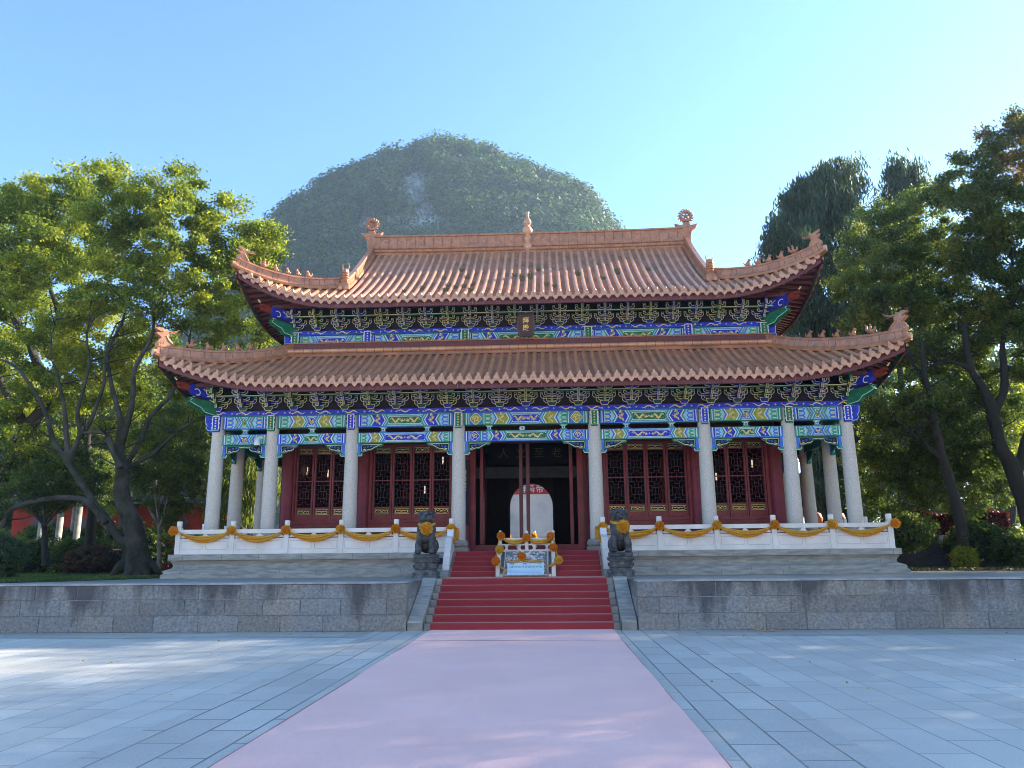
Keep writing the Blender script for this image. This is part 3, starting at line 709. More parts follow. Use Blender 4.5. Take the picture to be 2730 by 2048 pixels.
    child(rosette_mb((x+(.035 if x < 0 else .075), y-.285, z0+.635), .155, SILKY, SILK, seed=int(abs(x)*7)+int(x > 0)), 'rosette_flower', g)
    mb = MB()
    for k in range(3): mb.tube([(x+.205*math.cos(a)*(1+.03*k), y-.03+.225*math.sin(a), z0+.735+.02*k+.035*math.sin(a)) for a in np.linspace(0, 2*math.pi, 22)], .019, SILKY, 6)
    child(mb, 'ribbon', g)
    return e
LX = float(at(1136, 1538, 20.25)[0]); RX = float(at(1656, 1536, 20.25)[0])
stone_lion(LX, 20.25, .40, 'dark stone guardian lion on carved pedestal left of the steps, beside notice board', 'yellow silk rosette tied round the neck of the left stone lion')
stone_lion(RX, 20.25, -.25, 'dark stone guardian lion on carved pedestal right of the steps', 'yellow silk rosette tied round the neck of the right stone lion')

# dark notice board leaning behind the left lion
nb = empty('notice_board', 'dark purple notice board with silver frame behind the left lion', 'notice board', (-2.52, 20.98, TZ))
PURP = mat('board_purple', (.035, .022, .06), .35, .1, 5); SILV = mat('silver_frame', (.55, .58, .60), .3, metal=.8)
tl = math.radians(10)
nx = float(at(1167, 1510, 20.95)[0])
nf = lambda u, w, d: Vector((nx+u, 20.86+math.sin(tl)*w-math.cos(tl)*d, TZ+.0+math.cos(tl)*w))
mb = MB(); mb.prism([(-.20, .02), (.20, .02), (.20, .50), (-.20, .50)], nf, -.012, 0, PURP); mb.prism([(-.19, .03), (.19, .03), (.19, .12), (-.19, .12)], nf, 0, .003, BLACK)
o = child(mb, 'board', nb)
mb = MB(); mb.stroke([(.02, .40), (.07, .345), (.045, .31), (.09, .30), (.12, .315)], .010, nf, .004, WHITE); mb.stroke([(.03, .43), (.05, .42)], .018, nf, .004, WHITE)
ptext('佛理', .085, nf, .004, WHITE, mb, .08, .225); ptext('碑院', .085, nf, .004, WHITE, mb, .08, .15)
q = mb.build('lettering'); q.parent = o; q.matrix_parent_inverse = o.matrix_parent_inverse
mb = MB()
for a, b in (((-.205, .01), (.205, .01)), ((.205, .01), (.205, .51)), ((.205, .51), (-.205, .51)), ((-.205, .51), (-.205, .01))): mb.tube([nf(*a, 0), nf(*b, 0)], .011, SILV, 6)
child(mb, 'frame', nb)

# ------------------------------------------------------------------ the hall
hall = empty('temple_hall', 'red Chinese temple hall with two tiered brown tiled roof and painted beams', 'temple hall', (0, 0, 0))
CY = 22.6; COLX = [2.0, 5.20, 7.61, 9.28]; SIDEY = [22.6, 24.2, 26.4, 29.2, 31.4, 33.0]; WY = 24.2; BY = 31.4
def hpart(mb, name, par=None): return mb.build(name, par or hall)
# columns
cm = MB(); cm.bx(-.31, .31, -.31, .31, 0, .13, GRANP); cm.lathe([(.25, .13), (.295, .17), (.305, .24), (.27, .32), (.225, .34)], (0, 0, 0), GRANP, 20)
cm.lathe([(.208, .34), (.207, 1.2), (.20, 2.2), (.186, 3.2), (.172, 4.04)], (0, 0, 0), GRAN, 28)
c0 = hpart(cm, 'column'); first = True
pos = [(s*x, y) for x in COLX for s in (-1, 1) for y in (CY, 33.0)]+[(s*9.28, y) for s in (-1, 1) for y in SIDEY[1:-1]]
for i, (x, y) in enumerate(pos):
    c = c0 if i == 0 else c0.copy()
    if i: SC.collection.objects.link(c); c.parent = hall
    c.location = (x, y, PZ)

# ---- painted beams
def dragon(mb, fr, cu, cw, L, H, d, m, flip=1, ph=0):
    pts = []; wd = []; n = 22
    for i in range(n+1):
        t = i/n; pts.append((cu+flip*L*(t-.5)*.92, cw+H*.30*math.sin(t*9.5+ph)*(1-.3*t))); wd.append(H*(.05+.22*math.sin(math.pi*min(1, t*1.05))**.8))
    mb.stroke(pts, wd, fr, d, m)
    hx, hy = pts[-1]; s = H*.17
    mb.poly([(hx-s*flip, hy-s*.9), (hx+s*1.4*flip, hy-s*.5), (hx+s*1.6*flip, hy+s*.3), (hx+s*.3*flip, hy+s*1.1), (hx-s*flip, hy+s*.6)][::flip], fr, d, m)
    mb.stroke([(hx, hy+s*.5), (hx-s*1.5*flip, hy+s*1.8)], s*.35, fr, d, m); mb.stroke([(hx, hy+s*.8), (hx+s*.8*flip, hy+s*1.9)], s*.3, fr, d, m)
    for k in (5, 9, 13, 17):
        a = pts[k]; sg = 1 if k % 4 == 1 else -1
        mb.stroke([a, (a[0]+flip*H*.12, a[1]-sg*H*.28), (a[0]+flip*H*.28, a[1]-sg*H*.32)], [H*.09, H*.06, H*.03], fr, d, m)
    for k in range(5):
        u, w = cu+random.uniform(-.45, .45)*L, cw+random.uniform(-.4, .4)*H
        mb.stroke([(u, w), (u+H*.1, w+H*.05)], H*.035, fr, d, m)
def cross(mb, fr, u, w, s, d, m):
    mb.stroke([(u-s, w), (u+s, w)], s*.5, fr, d, m); mb.stroke([(u, w-s), (u, w+s)], s*.5, fr, d, m)
def R4(a, b, c, d): return [(a, c), (b, c), (b, d), (a, d)]
def chev(mb, fr, u, w0, w1, wd, d, m, s=1, k=.28):
    h = w1-w0; dx = h*k*s; c = (w0+w1)/2
    mb.poly([(u-wd/2, w0), (u+wd/2, w0), (u+wd/2+dx, c), (u+wd/2, w1), (u-wd/2, w1), (u-wd/2+dx, c)], fr, d, m)
def beam_art(mb, fr, L, h, kind, A, B, narrow=False):
    """front face of a painted beam: A = main field colour, B = the other; centre panel with dragons"""
    e = .004; PA, PB_ = (PBLUE, PTEAL) if A is BLUE else (PTEAL, PBLUE); Am, Bm = (BLUE2, TEAL) if A is BLUE else (TEAL, BLUE2)
    mb.poly(R4(0, L, 0, h), fr, .001, PA)
    mb.poly(R4(0, L, 0, h*.07), fr, e, GREEN if A is BLUE else BLUE2); mb.poly(R4(0, L, h*.95, h), fr, e, Am)
    z0, z1 = h*.07, h*.95
    endw = .24 if not narrow else .13
    for s in (0, 1):
        U = (lambda u: u) if s == 0 else (lambda u: L-u)
        rr_ = lambda a, b, m, dd: mb.poly(R4(min(U(a), U(b)), max(U(a), U(b)), z0, z1), fr, dd, m)
        rr_(0, .05, Bm, e); rr_(.05, .075, WHITE, e); rr_(.075, .125, BLUE if A is not BLUE else TEAL, e); rr_(.125, .145, PTEAL, e)
        q = .15
        if kind == 'long':                                  # roundel square
            rr_(.15, .15+h*1.0, BLUE2, e); cu = U(.15+h*.5); P = [(cu+h*.42*math.cos(t)*(1+.10*math.cos(4*t)), (z0+z1)/2+h*.42*math.sin(t)*(1+.10*math.cos(4*t))) for t in np.linspace(0, 2*math.pi, 25)[:-1]]
            mb.poly(P, fr, 2*e, CREAM); mb.poly([(cu+(p[0]-cu)*.88, (z0+z1)/2+(p[1]-(z0+z1)/2)*.88) for p in P], fr, 3*e, OCHRE if A is BLUE else BLUE)
            mb.stroke([(cu+h*.26*math.cos(t*1.6)*(t/6), (z0+z1)/2+h*.28*math.sin(t*1.6)*(t/6)) for t in np.linspace(1, 6, 16)], h*.09, fr, 4*e, GOLD)
            for k in range(5): mb.stroke([(cu+h*.1*math.cos(k*1.3), (z0+z1)/2+h*.1*math.sin(k*1.3)), (cu+h*.3*math.cos(k*1.3+.4), (z0+z1)/2+h*.3*math.sin(k*1.3+.4))], h*.06, fr, 4*e, GOLD)
            q = .15+h*1.0; rr_(q, q+.04, TEAL, e); rr_(q+.04, q+.06, WHITE, e); rr_(q+.06, q+.10, Bm, e); q += .10
        # half hexagon lobes
        lw = h*.62
        rr_(q, q+lw, PB_, e)
        for (c0, c1) in ((.0, .30), (.30, .70), (.70, 1.0)):
            a, b = z0+(z1-z0)*c0, z0+(z1-z0)*c1; m_ = (a+b)/2
            for k, (ins, mm) in enumerate(((.0, Bm), (.028, PB_), (.05, Bm if c0 else Am))):
                if b-a-2*ins <= 0.01: break
                X0, X1 = q+.0, q+lw-.05-ins*1.2; pts = [(U(X0), a+ins), (U(X1-.05), a+ins), (U(X1), m_), (U(X1-.05), b-ins), (U(X0), b-ins)]
                mb.poly(pts if s == 0 else pts[::-1], fr, (2+k)*e*.8, mm)
            mb.stroke([(U(q+.02), m_), (U(q+lw*.45), m_)], h*.05, fr, 5*e, GOLD)
        q += lw
        def cv(u, wd, m_, dd):
            chev(mb, fr, U(u), z0, z1, wd, dd, m_, 1 if s == 0 else -1)
        cv(q-.02, .045, Am, 5.2*e); cv(q+.02, .03, WHITE, 5.2*e)
        if kind != 'short':
            fw = h*.75                                       # field with upright dragon
            dx = h*.28
            pts = [(U(q+.04), z0), (U(q+.04+fw), z0), (U(q+.04+fw+dx), (z0+z1)/2), (U(q+.04+fw), z1), (U(q+.04), z1), (U(q+.04+dx), (z0+z1)/2)]
            mb.poly(pts if s == 0 else pts[::-1], fr, 1.5*e, B if B is BLUE else OCHRE)
            f2 = lambda a, b, d, U=U, q=q, fw=fw, dx=dx: fr(U(q+.04+fw/2+dx/2)+b, (z0+z1)/2+a, d)
            dragon(mb, f2, 0, 0, h*.78, h*.55, 3*e, GOLD, 1, .5)
            q += .04+fw
        cv(q+.03, .03, WHITE, 5.2*e); cv(q+.065, .04, Bm, 5.2*e); cv(q+.10, .03, PA, 5.2*e); cv(q+.14, .045, Am, 5.2*e)
        q += .17
        if s == 0: Q0 = q
    a, b = Q0+h*.05, L-Q0-h*.05
    k_ = h*.28
    outer = lambda i, g: [(a+g*1.1, z0+g), (b-g*1.1, z0+g), (b+k_-g*1.2, (z0+z1)/2), (b-g*1.1, z1-g), (a+g*1.1, z1-g), (a-k_+g*1.2, (z0+z1)/2)]
    inn = lambda g: [(a+g*.9-k_*0, z0+g), (b-g*.9, z0+g), (b-g*1.6, (z0+z1)/2), (b-g*.9, z1-g), (a+g*.9, z1-g), (a+g*1.6, (z0+z1)/2)]
    mb.poly(outer(0, 0), fr, 1.5*e, Bm if kind == 'x' else PB_)
    mb.poly(outer(0, h*.07), fr, 2.3*e, Am); mb.poly(outer(0, h*.12), fr, 3*e, WHITE); mb.poly(outer(0, h*.17), fr, 3.8*e, A)
    c = (a+b)/2
    if b-a > .75:
        for s in (-1, 1): dragon(mb, fr, c+s*(b-a)*.25, (z0+z1)/2, (b-a)*.36, h*.55, 5*e, GOLD, -s, .4)
        cross(mb, fr, c, (z0+z1)/2, h*.09, 5*e, GOLD)
    else: dragon(mb, fr, c, (z0+z1)/2, (b-a)*.75, h*.58, 5*e, GOLD, 1, .4); cross(mb, fr, b-h*.12, (z0+z1)/2+h*.05, h*.06, 5*e, GOLD)
def painted_beam(o, xd, out, L, h, th, kind, A, B, name='painted_beam'):
    fr = frame(o, xd, out); mb = MB(); mb.prism(R4(0, L, 0, h), fr, -th, 0, GREEN if A is BLUE else TEAL)
    q = hpart(mb, name); mb = MB(); beam_art(mb, fr, L, h, kind, A, B); p = mb.build('beam_painting'); p.parent = q; return q
def frieze(o, xd, out, L, h):
    fr = frame(o, xd, out); mb = MB(); mb.prism(R4(0, L, 0, h), fr, -.28, 0, BLUE); q = hpart(mb, 'dragon_frieze'); mb = MB()
    mb.poly(R4(0, L, 0, h*.06), fr, .003, TEAL); n = round(L/.80)
    for i in range(n):
        c = (i+.5)*L/n; dragon(mb, fr, c, h*.52, .50, h*.8, .005, GOLD, 1 if c > L/2 else -1, i); cross(mb, fr, c-L/n/2+.02, h*.5, h*.2, .005, GOLD)
    p = mb.build('frieze_painting'); p.parent = q
def queti(mb, fr, L, s=1, full=False):
    """carved spandrel under the lower beam; fr origin at the column face, u away from the column"""
    h = .33
    mb.prism([(0, -h+.02), (.10, -h+.02), (.10, 0), (0, 0)], fr, -.05, .03, BLUE2); mb.stroke([(.012, -h+.03), (.012, 0)], .012, fr, .034, WHITE)
    mb.prism([(-.02, -h-.05), (.13, -h-.05), (.17, -h-.0), (.16, -h+.04), (.12, -h+.02), (.10, -h), (.06, -h+.04), (-.02, -h+.04)], fr, -.05, .045, TEAL)
    mb.stroke([(-.02, -h-.045), (.13, -h-.045), (.165, -h+.0), (.155, -h+.035)], .014, fr, .048, WHITE)
    mb.prism([(.10, -h+.07), (.16, -h+.07), (.16, -h+.10), (.10, -h+.10)], fr, -.04, .045, BLUE2)
    top = L if not full else L
    low = [(.10, -h+.05), (.22, -h+.075), (.34, -h+.115), (.42, -h+.12), (.50, -h+.165), (L-.14, -h+.24), (L-.07, -h+.22), (L, -.055 if not full else -h+.25)]
    poly = low+[(L, 0), (.10, 0)]
    mb.prism(poly, fr, -.04, .0, GREEN)
    inn = [(.135, -.04), (.135, -h+.09), (.24, -h+.115), (.34, -h+.15), (.42, -h+.155), (.50, -h+.2), (L-.16, -h+.265), (L-.03 if not full else L, -.04 if not full else -h+.275)]+([(L, -.04)] if full else [])
    mb.poly(inn if s > 0 else inn, fr, .006, NAVY); mb.stroke(inn, .014, fr, .010, CREAM, not full)
    for (u, w) in ((.22, -.13), (.32, -.11), (.42, -.09), (.5, -.075)):
        if u < L-.12: mb.stroke([(u+.035*math.cos(t)*(1-t/9), w+.035*math.sin(t)*(1-t/9)) for t in np.linspace(0, 7, 10)], .012, fr, .010, BLUE2)
    mb.stroke([(.17, -.2), (.26, -.17)], .02, fr, .010, CREAM)
def beam_row(o, xd, out, spans, z1, h1, z2, h2, first_blue=True):
    """spans: list of (u0,u1,kind) between column axes"""
    for i, (a, b, kind) in enumerate(spans):
        A, B = (BLUE, GREEN) if (i % 2 == (1 if first_blue else 0)) else (GREEN, BLUE)
        u0, u1 = a+.17, b-.17
        base = Vector(o)+Vector(xd)*u0
        painted_beam(base+Vector((0, 0, z1))+Vector(out)*.13, xd, out, u1-u0, h1, .26, kind, A, B)
        painted_beam(base+Vector((0, 0, z2))+Vector(out)*.08, xd, out, u1-u0, h2, .16, kind, B, A)
        mb = MB(); Lq = .78 if kind != 'short' else (u1-u0)/2
        if kind == 'mid': Lq = .62
        f1 = frame(base+Vector((0, 0, z2))+Vector(out)*.03, xd, out); q1 = Vector(o)+Vector(xd)*u1+Vector((0, 0, z2))+Vector(out)*.03
        queti(mb, f1, Lq, 1, kind == 'short'); hpart(mb, 'carved_spandrel'); mb = MB(); f2 = lambda u, w, d, q1=q1: q1-Vector(xd)*u+Vector((0, 0, w))+Vector(out)*d
        queti(mb, f2, Lq, -1, kind == 'short'); hpart(mb, 'carved_spandrel')
        mb = MB(); n = 2 if kind in ('long', 'wide') else 1
        for k in range(n):
            c = (u1-u0)/2 if n == 1 else (u1-u0)*((.20 if kind == 'long' else .27) if k == 0 else (.80 if kind == 'long' else .73)); g = z1-z2-h2
            fr = frame(base+Vector((0, 0, z2+h2))+Vector(out)*.05, xd, out)
            mb.prism([(c-.13, 0), (c+.13, 0), (c+.07, g*.3), (c-.07, g*.3)], fr, -.1, .02, TEAL)
            mb.prism(R4(c-.045, c+.045, g*.3, g*.7), fr, -.1, .02, WHITE); mb.poly(R4(c-.025, c+.025, g*.36, g*.64), fr, .024, BLUE)
            mb.prism([(c-.05, g*.7), (c+.05, g*.7), (c+.12, g), (c-.12, g)], fr, -.1, .02, PTEAL)
        hpart(mb, 'strut_block')
def header(x, y, out, z0, z1, m, sc=1):
    """painted beam-end block on a column head"""
    xd = Vector((-out[1], out[0], 0)); fr = frame(Vector((x, y, 0))+Vector(out)*.13, xd, out); mb = MB(); w = .105*sc; H = z1-z0; d = .13
    mb.prism(R4(-w, w, z0+.02, z1), fr, -.2, d, m); mb.prism(R4(-w*.9, w*.9, z0-.015, z0+.02), fr, -.2, d*.8, m)
    for u in (-w+.012, w-.012): mb.stroke([(u, z0+.02), (u, z1)], .022, fr, d+.003, WHITE)
    mb.stroke([(-w, z1-.012), (w, z1-.012)], .02, fr, d+.005, WHITE); mb.stroke([(-w, z0+.03), (w, z0+.03)], .018, fr, d+.005, PTEAL)
    for k in range(5): mb.poly(R4(-.022, .022, z0+.06+k*H*.17, z0+.06+k*H*.17+.04), fr, d+.004, GILT if m is GREEN else CREAM)
    for k in range(3): mb.stroke([(-w-.0, z0+.08+k*.13), (-w-.018, z0+.11+k*.13), (-w, z0+.14+k*.13)], .014, fr, d+.002, WHITE); mb.stroke([(w, z0+.08+k*.13), (w+.018, z0+.11+k*.13), (w, z0+.14+k*.13)], .014, fr, d+.002, WHITE)
    hpart(mb, 'column_head_block')
xs = [-9.28, -7.61, -5.2, -2.0, 2.0, 5.2, 7.61, 9.28]; kinds = ['short', 'mid', 'wide', 'long', 'wide', 'mid', 'short']
beam_row((0, CY, 0), (1, 0, 0), (0, -1, 0), [(xs[i], xs[i+1], kinds[i]) for i in range(7)], 5.34, .385, 4.865, .315, True)
ysd = [0, 1.6, 3.8, 6.6, 8.8, 10.4]
beam_row((9.28, CY, 0), (0, 1, 0), (1, 0, 0), [(ysd[i], ysd[i+1], ('short', 'mid', 'mid', 'mid', 'short')[i]) for i in range(5)], 5.34, .385, 4.865, .315, True)
beam_row((-9.28, 33.0, 0), (0, -1, 0), (-1, 0, 0), [(10.4-ysd[i+1], 10.4-ysd[i], ('short', 'mid', 'mid', 'mid', 'short')[i]) for i in range(4, -1, -1)], 5.34, .385, 4.865, .315, True)
frieze((-9.66, CY-.17, 5.73), (1, 0, 0), (0, -1, 0), 19.32, .15)
frieze((9.45, CY-.17, 5.73), (0, 1, 0), (1, 0, 0), 10.74, .15); frieze((-9.45, 33.17, 5.73), (0, -1, 0), (-1, 0, 0), 10.74, .15)
for i, x in enumerate(xs): header(x, CY, (0, -1, 0), 5.27, 5.73, BLUE if i in (0, 2, 5, 7) else GREEN)
for s in (-1, 1):
    for i, y in enumerate(SIDEY): header(s*9.28, y, (s, 0, 0), 5.27, 5.73, BLUE if i % 2 == 0 else GREEN)
    mb = MB(); fr = frame((s*9.42 if s > 0 else -9.42, CY-.13, 0)); 
    P = [(0, 5.30), (s*.14, 5.32), (s*.20, 5.40), (s*.17, 5.47), (s*.22, 5.55), (s*.24, 5.73), (0, 5.73)]
    mb.prism(P if s > 0 else P[::-1], fr, -.22, .0, BLUE); mb.stroke(P[:-1], .02, fr, .004, PBLUE); hpart(mb, 'beam_end')
# rear beams (plain)
mb = MB(); mb.bx(-9.28, 9.28, 32.87, 33.13, 5.34, 5.72, TEAL); mb.bx(-9.28, 9.28, 32.92, 33.08, 4.86, 5.18, TEAL); hpart(mb, 'rear_beam')

# ---- bracket sets
def bracket_mesh(A, Bc, sc=1.):
    mb = MB(); fr = frame((0, 0, 0))
    def arm(w, z, h, y, col, th=.07, hook=True):
        a = w/2; t = .07
        P = [(-a, z+h), (-a-.0, z+h*.50), (-a+.05, z+h*.12), (-a*.45, z), (a*.45, z), (a-.05, z+h*.12), (a, z+h*.5), (a, z+h),
             (a-t, z+h), (a-t-.02, z+h*.58), (a*.42, z+h*.48), (-a*.42, z+h*.48), (-a+t+.02, z+h*.58), (-a+t, z+h)]
        f = lambda u, ww, d: fr(u, ww, d+y)
        mb.prism(P, f, -th, 0, col); mb.stroke(P, .018, f, .004, CREAM, True)
        for s in (-1, 1):                                      # small block on the arm end
            c = s*(a-t/2); Q = [(c-.030, z+h+.004), (c+.030, z+h+.004), (c+.046, z+h+.055), (c-.046, z+h+.055)]
            mb.prism(Q, f, -th, .012, Bc); mb.stroke(Q, .015, f, .016, CREAM, True)
    # base cup
    P = [(-.085, 0), (.085, 0), (.125, .07), (.125, .13), (-.125, .13), (-.125, .07)]
    mb.prism(P, fr, -.15, .15, Bc); mb.stroke(P, .016, fr, .154, CREAM, True)
    arm(.48, .10, .15, .02, A); arm(.68, .25, .15, .0, A); arm(.44, .30, .11, .24, A); arm(.48, .455, .15, .46, A)
    # stepped tongues pointing outward
    for (z, d0, d1, h, w) in ((.10, -.1, .30, .16, .05), (.22, -.1, .42, .20, .055), (.34, -.1, .56, .22, .05), (.48, -.1, .70, .16, .055)):
        mb.prism(R4(-w/2, w/2, z, z+h), fr, d0, d1, A); 
        for s in (-1, 1): mb.stroke([(s*(w/2), z), (s*(w/2), z+h)], .013, fr, d1+.004, CREAM)
        mb.stroke([(-w/2, z), (w/2, z)], .014, fr, d1+.005, CREAM); mb.stroke([(0, z+.02), (0, z+h)], .008, fr, d1+.006, CREAM)
    mb.prism(R4(-.045, .045, .60, .80), fr, .3, .66, A)
    return mb
bl = hpart(bracket_mesh(BBLUE, BGREEN), 'bracket_set'); gn = hpart(bracket_mesh(BGREEN, BBLUE), 'bracket_set')
used = {id(bl): False, id(gn): False}
def put_bracket(kind, x, y, z, rz, s=1):
    src = bl if kind else gn
    if not used[id(src)]: used[id(src)] = True; o = src
    else: o = src.copy(); SC.collection.objects.link(o); o.parent = hall
    o.location = (x, y, z); o.rotation_euler = (0, 0, rz); o.scale = (s, s, s*.95)
bx_low = [-9.28+18.56*i/24 for i in range(25)]
for i, x in enumerate(bx_low): put_bracket((i % 3) != 0 and i not in (0, 24) if i not in (12,) else 0, x, CY-.04, 5.885, 0)
for s in (-1, 1):
    for i in range(1, 13): put_bracket(i % 2, s*9.32, CY+10.4*i/13, 5.885, s*math.pi/2)
UX = 7.61; UY = 24.30
for i in range(22): put_bracket((i % 3) != 1, -UX+2*UX*i/21, UY-.06, 8.865, 0, .92)
for s in (-1, 1):
    for i in range(1, 8): put_bracket(i % 2, s*(UX+.04), UY+7.0*i/8, 8.865, s*math.pi/2, .92)
# back boards and purlins behind the bracket rows
mb = MB()
mb.bx(-9.28, 9.28, CY-.02, CY+.12, 5.88, 6.9, NAVY); mb.bx(-9.30, -9.16, CY, 33, 5.88, 6.9, NAVY); mb.bx(9.16, 9.30, CY, 33, 5.88, 6.9, NAVY); mb.bx(-9.28, 9.28, 32.9, 33.1, 5.3, 6.9, NAVY)
mb.bx(-UX, UX, UY-.02, UY+.1, 8.86, 10.2, NAVY); mb.bx(-UX-.02, -UX+.1, UY, 31.3, 8, 10.2, NAVY); mb.bx(UX-.1, UX+.02, UY, 31.3, 8, 10.2, NAVY); mb.bx(-UX, UX, 31.2, 31.3, 8, 10.2, NAVY)
hpart(mb, 'bracket_back_board')
mb = MB()
for (X, Y0, Y1, z, w) in ((9.28+.40, CY-.40, 33.4, 6.27, .05), (UX+.38, UY-.42, 31.6, 9.24, .05)):
    for s in (-1, 1): mb.bx(s*X-.03, s*X+.03, Y0, Y1, z, z+.04, GREEN)
    mb.bx(-X, X, Y0-.03, Y0+.03, z, z+.04, GREEN); mb.bx(-X, X, Y0-.034, Y0-.030, z+.022, z+.042, CREAM)
hpart(mb, 'bracket_tie_beam')
mb = MB()
for (X, Y0, Y1, z) in ((9.28+.62, CY-.62, 33.62, 6.53), (UX+.60, UY-.66, 31.9, 9.50)):
    for s in (-1, 1): mb.bx(s*X-.06, s*X+.06, Y0, Y1, z, z+.11, DRED)
    mb.bx(-X, X, Y0-.06, Y0+.06, z, z+.11, DRED)
hpart(mb, 'eave_purlin')
# upper storey beams
uxs = [-7.61, -5.2, -2.0, 2.0, 5.2, 7.61]; uk = ['mids', 'wide', 'long', 'wide', 'mids']
for i in range(5):
    A, B = ((BLUE, GREEN), (GREEN, BLUE), (GREEN, BLUE), (GREEN, BLUE), (BLUE, GREEN))[i]; a, b = uxs[i]+.10, uxs[i+1]-.10
    painted_beam((a, UY-.10, 8.27), (1, 0, 0), (0, -1, 0), b-a, .44, .2, 'wide' if i != 0 and i != 4 else 'short', A, B)
for s in (-1, 1):
    yy = [UY, UY+1.8, UY+5.2, UY+7.0]
    for i in range(3): painted_beam((s*(UX+.05), yy[i]+.1 if s > 0 else yy[i+1]-.1, 8.27), (0, s, 0), (s, 0, 0), yy[i+1]-yy[i]-.2, .44, .15, 'short', BLUE, GREEN)
    mb = MB(); fr = frame((s*(UX+.12), UY-.12, 0)); P = [(0, 8.27), (s*.24, 8.27), (s*.27, 8.40), (s*.24, 8.5), (s*.27, 8.86), (0, 8.86)]
    mb.prism(P if s > 0 else P[::-1], fr, -.2, 0, BLUE); mb.stroke(P[:-1], .02, fr, .004, PBLUE); hpart(mb, 'beam_end')
frieze((-UX-.40, UY-.16, 8.715), (1, 0, 0), (0, -1, 0), 2*UX+.8, .145)
frieze((UX+.18, UY, 8.715), (0, 1, 0), (1, 0, 0), 7, .145); frieze((-UX-.18, UY+7, 8.715), (0, -1, 0), (-1, 0, 0), 7, .145)
for i, x in enumerate(uxs): header(x, UY+.03, (0, -1, 0), 8.29, 8.80, GREEN if i in (0, 2, 3, 5) else BLUE, 1.15)
# plaque hung under the upper eave
tl = math.radians(14)
pf = lambda u, w, d: Vector((u+.0, 23.62+0+-math.sin(tl)*w-math.cos(tl)*d, 8.36+math.cos(tl)*w-math.sin(tl)*d*0))
PLQ = mat('plaque_brown', (.055, .012, .018), .4, .2, 6); PLQF = mat('plaque_frame', (.030, .008, .010), .4, .2, 6, coat=.3)
mb = MB(); mb.prism(R4(-.22, .22, .06, .70), pf, -.04, .0, PLQ); q = hpart(mb, 'name_plaque')
mb = MB(); P = []
for k in range(40):
    t = k/40*2*math.pi; u, w = .275*math.copysign(abs(math.cos(t))**.35, math.cos(t)), .385*math.copysign(abs(math.sin(t))**.35, math.sin(t)); r = 1+.035*math.cos(10*t); P.append((u*r, .38+w*r))
inn = [(u*.76/1, .38+(w-.38)*.80) for u, w in P]; n = 40
for i in range(n):
    j = (i+1) % n
    mb.add([pf(*P[i], 0.02), pf(*P[j], 0.02), pf(*inn[j], .0), pf(*inn[i], .0), pf(*P[i], -.05), pf(*P[j], -.05)], [(0, 1, 2, 3), (1, 0, 4, 5)], PLQF)
mb.stroke([(-.125, .14), (.125, .14), (.125, .63), (-.125, .63)], .012, pf, .004, PLQF, True)
r_ = mb.build('plaque_frame'); r_.parent = q
mb = MB(); ptext('拜殿', .20, pf, .008, GILT, mb, 0, .50, True, .02); r_ = mb.build('plaque_lettering'); r_.parent = q
mb = MB(); mb.tube([pf(0, .76, -.03), (0, 24.2, 9.15)], .02, SILV, 6); r_ = mb.build('plaque_hanger'); r_.parent = q
DGILT = mat('dark_gilt', (.30, .23, .10), .6, .4, 14)  # darker copy of the gilt for the inner board lettering
# ------------------------------------------------------------------ doors, walls, inside of the hall
mb = MB()
mb.bx(-2.0, 2.0, WY-.1, WY+.1, 5.22, 6.8, DRED); 
for s in (-1, 1):
    for a, b in ((2.0, 5.2), (5.2, 7.61)):
        a2, b2 = sorted((s*a, s*b)); mb.bx(a2, b2, WY-.08, WY+.1, 5.02, 6.8, DRED); mb.bx(a2, b2, WY-.08, WY+.1, PZ, 2.62, RED)
        mb.bx(a2, b2, WY-.11, WY-.08, PZ, PZ+.14, DRED); mb.bx(a2+.3, b2-.3, WY-.10, WY-.08, 2.02, 2.45, RED)
    mb.bx(s*7.61-.09, s*7.61+.09, WY, BY, PZ, 8.2, RED)
hpart(mb, 'front_wall')
mb = MB(); AX = -.09
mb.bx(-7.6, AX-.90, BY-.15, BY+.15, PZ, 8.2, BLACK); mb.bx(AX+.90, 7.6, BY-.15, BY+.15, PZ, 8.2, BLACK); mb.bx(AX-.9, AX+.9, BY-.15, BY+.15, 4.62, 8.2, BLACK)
BRN = mat('arch_surround', (.05, .028, .022), .7, .3, 4)
arc = [(AX+.86*math.cos(t), 3.50+.92*math.sin(t)) for t in np.linspace(0, math.pi, 17)]
fr = frame((0, BY-.16, 0))
for s, seg in ((1, arc[:9]), (-1, arc[8:])):
    P = ([(AX+.9, 3.5)]+seg+[(AX, 4.62), (AX+.9, 4.62)]) if s > 0 else (seg+[(AX-.9, 3.5), (AX-.9, 4.62), (AX, 4.62)])
    mb.prism(P, fr, -.31, .0, BRN)
for s in (-1, 1): mb.bx(*sorted((AX+s*.86, AX+s*.93)), BY-.17, BY+.17, PZ, 3.5, BRN)
hpart(mb, 'rear_wall')
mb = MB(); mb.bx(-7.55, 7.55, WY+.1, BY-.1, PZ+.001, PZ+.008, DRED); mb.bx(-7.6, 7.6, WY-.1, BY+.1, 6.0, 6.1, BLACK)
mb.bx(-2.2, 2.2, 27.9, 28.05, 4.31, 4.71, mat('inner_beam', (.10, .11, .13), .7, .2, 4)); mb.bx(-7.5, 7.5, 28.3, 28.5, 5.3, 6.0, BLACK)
hpart(mb, 'interior')
mb = MB(); fr = frame((0, 27.7, 0)); mb.prism(R4(-1.42, 1.48, 4.78, 5.62), fr, -.06, 0, BLACK); q = hpart(mb, 'inner_board'); mb = MB()
for t, u in (('人', -.98), ('文', -.36), ('至', .30), ('老', .92)): ptext(t, .40, fr, .006, DGILT, mb, u, 5.16, bold=-.008)
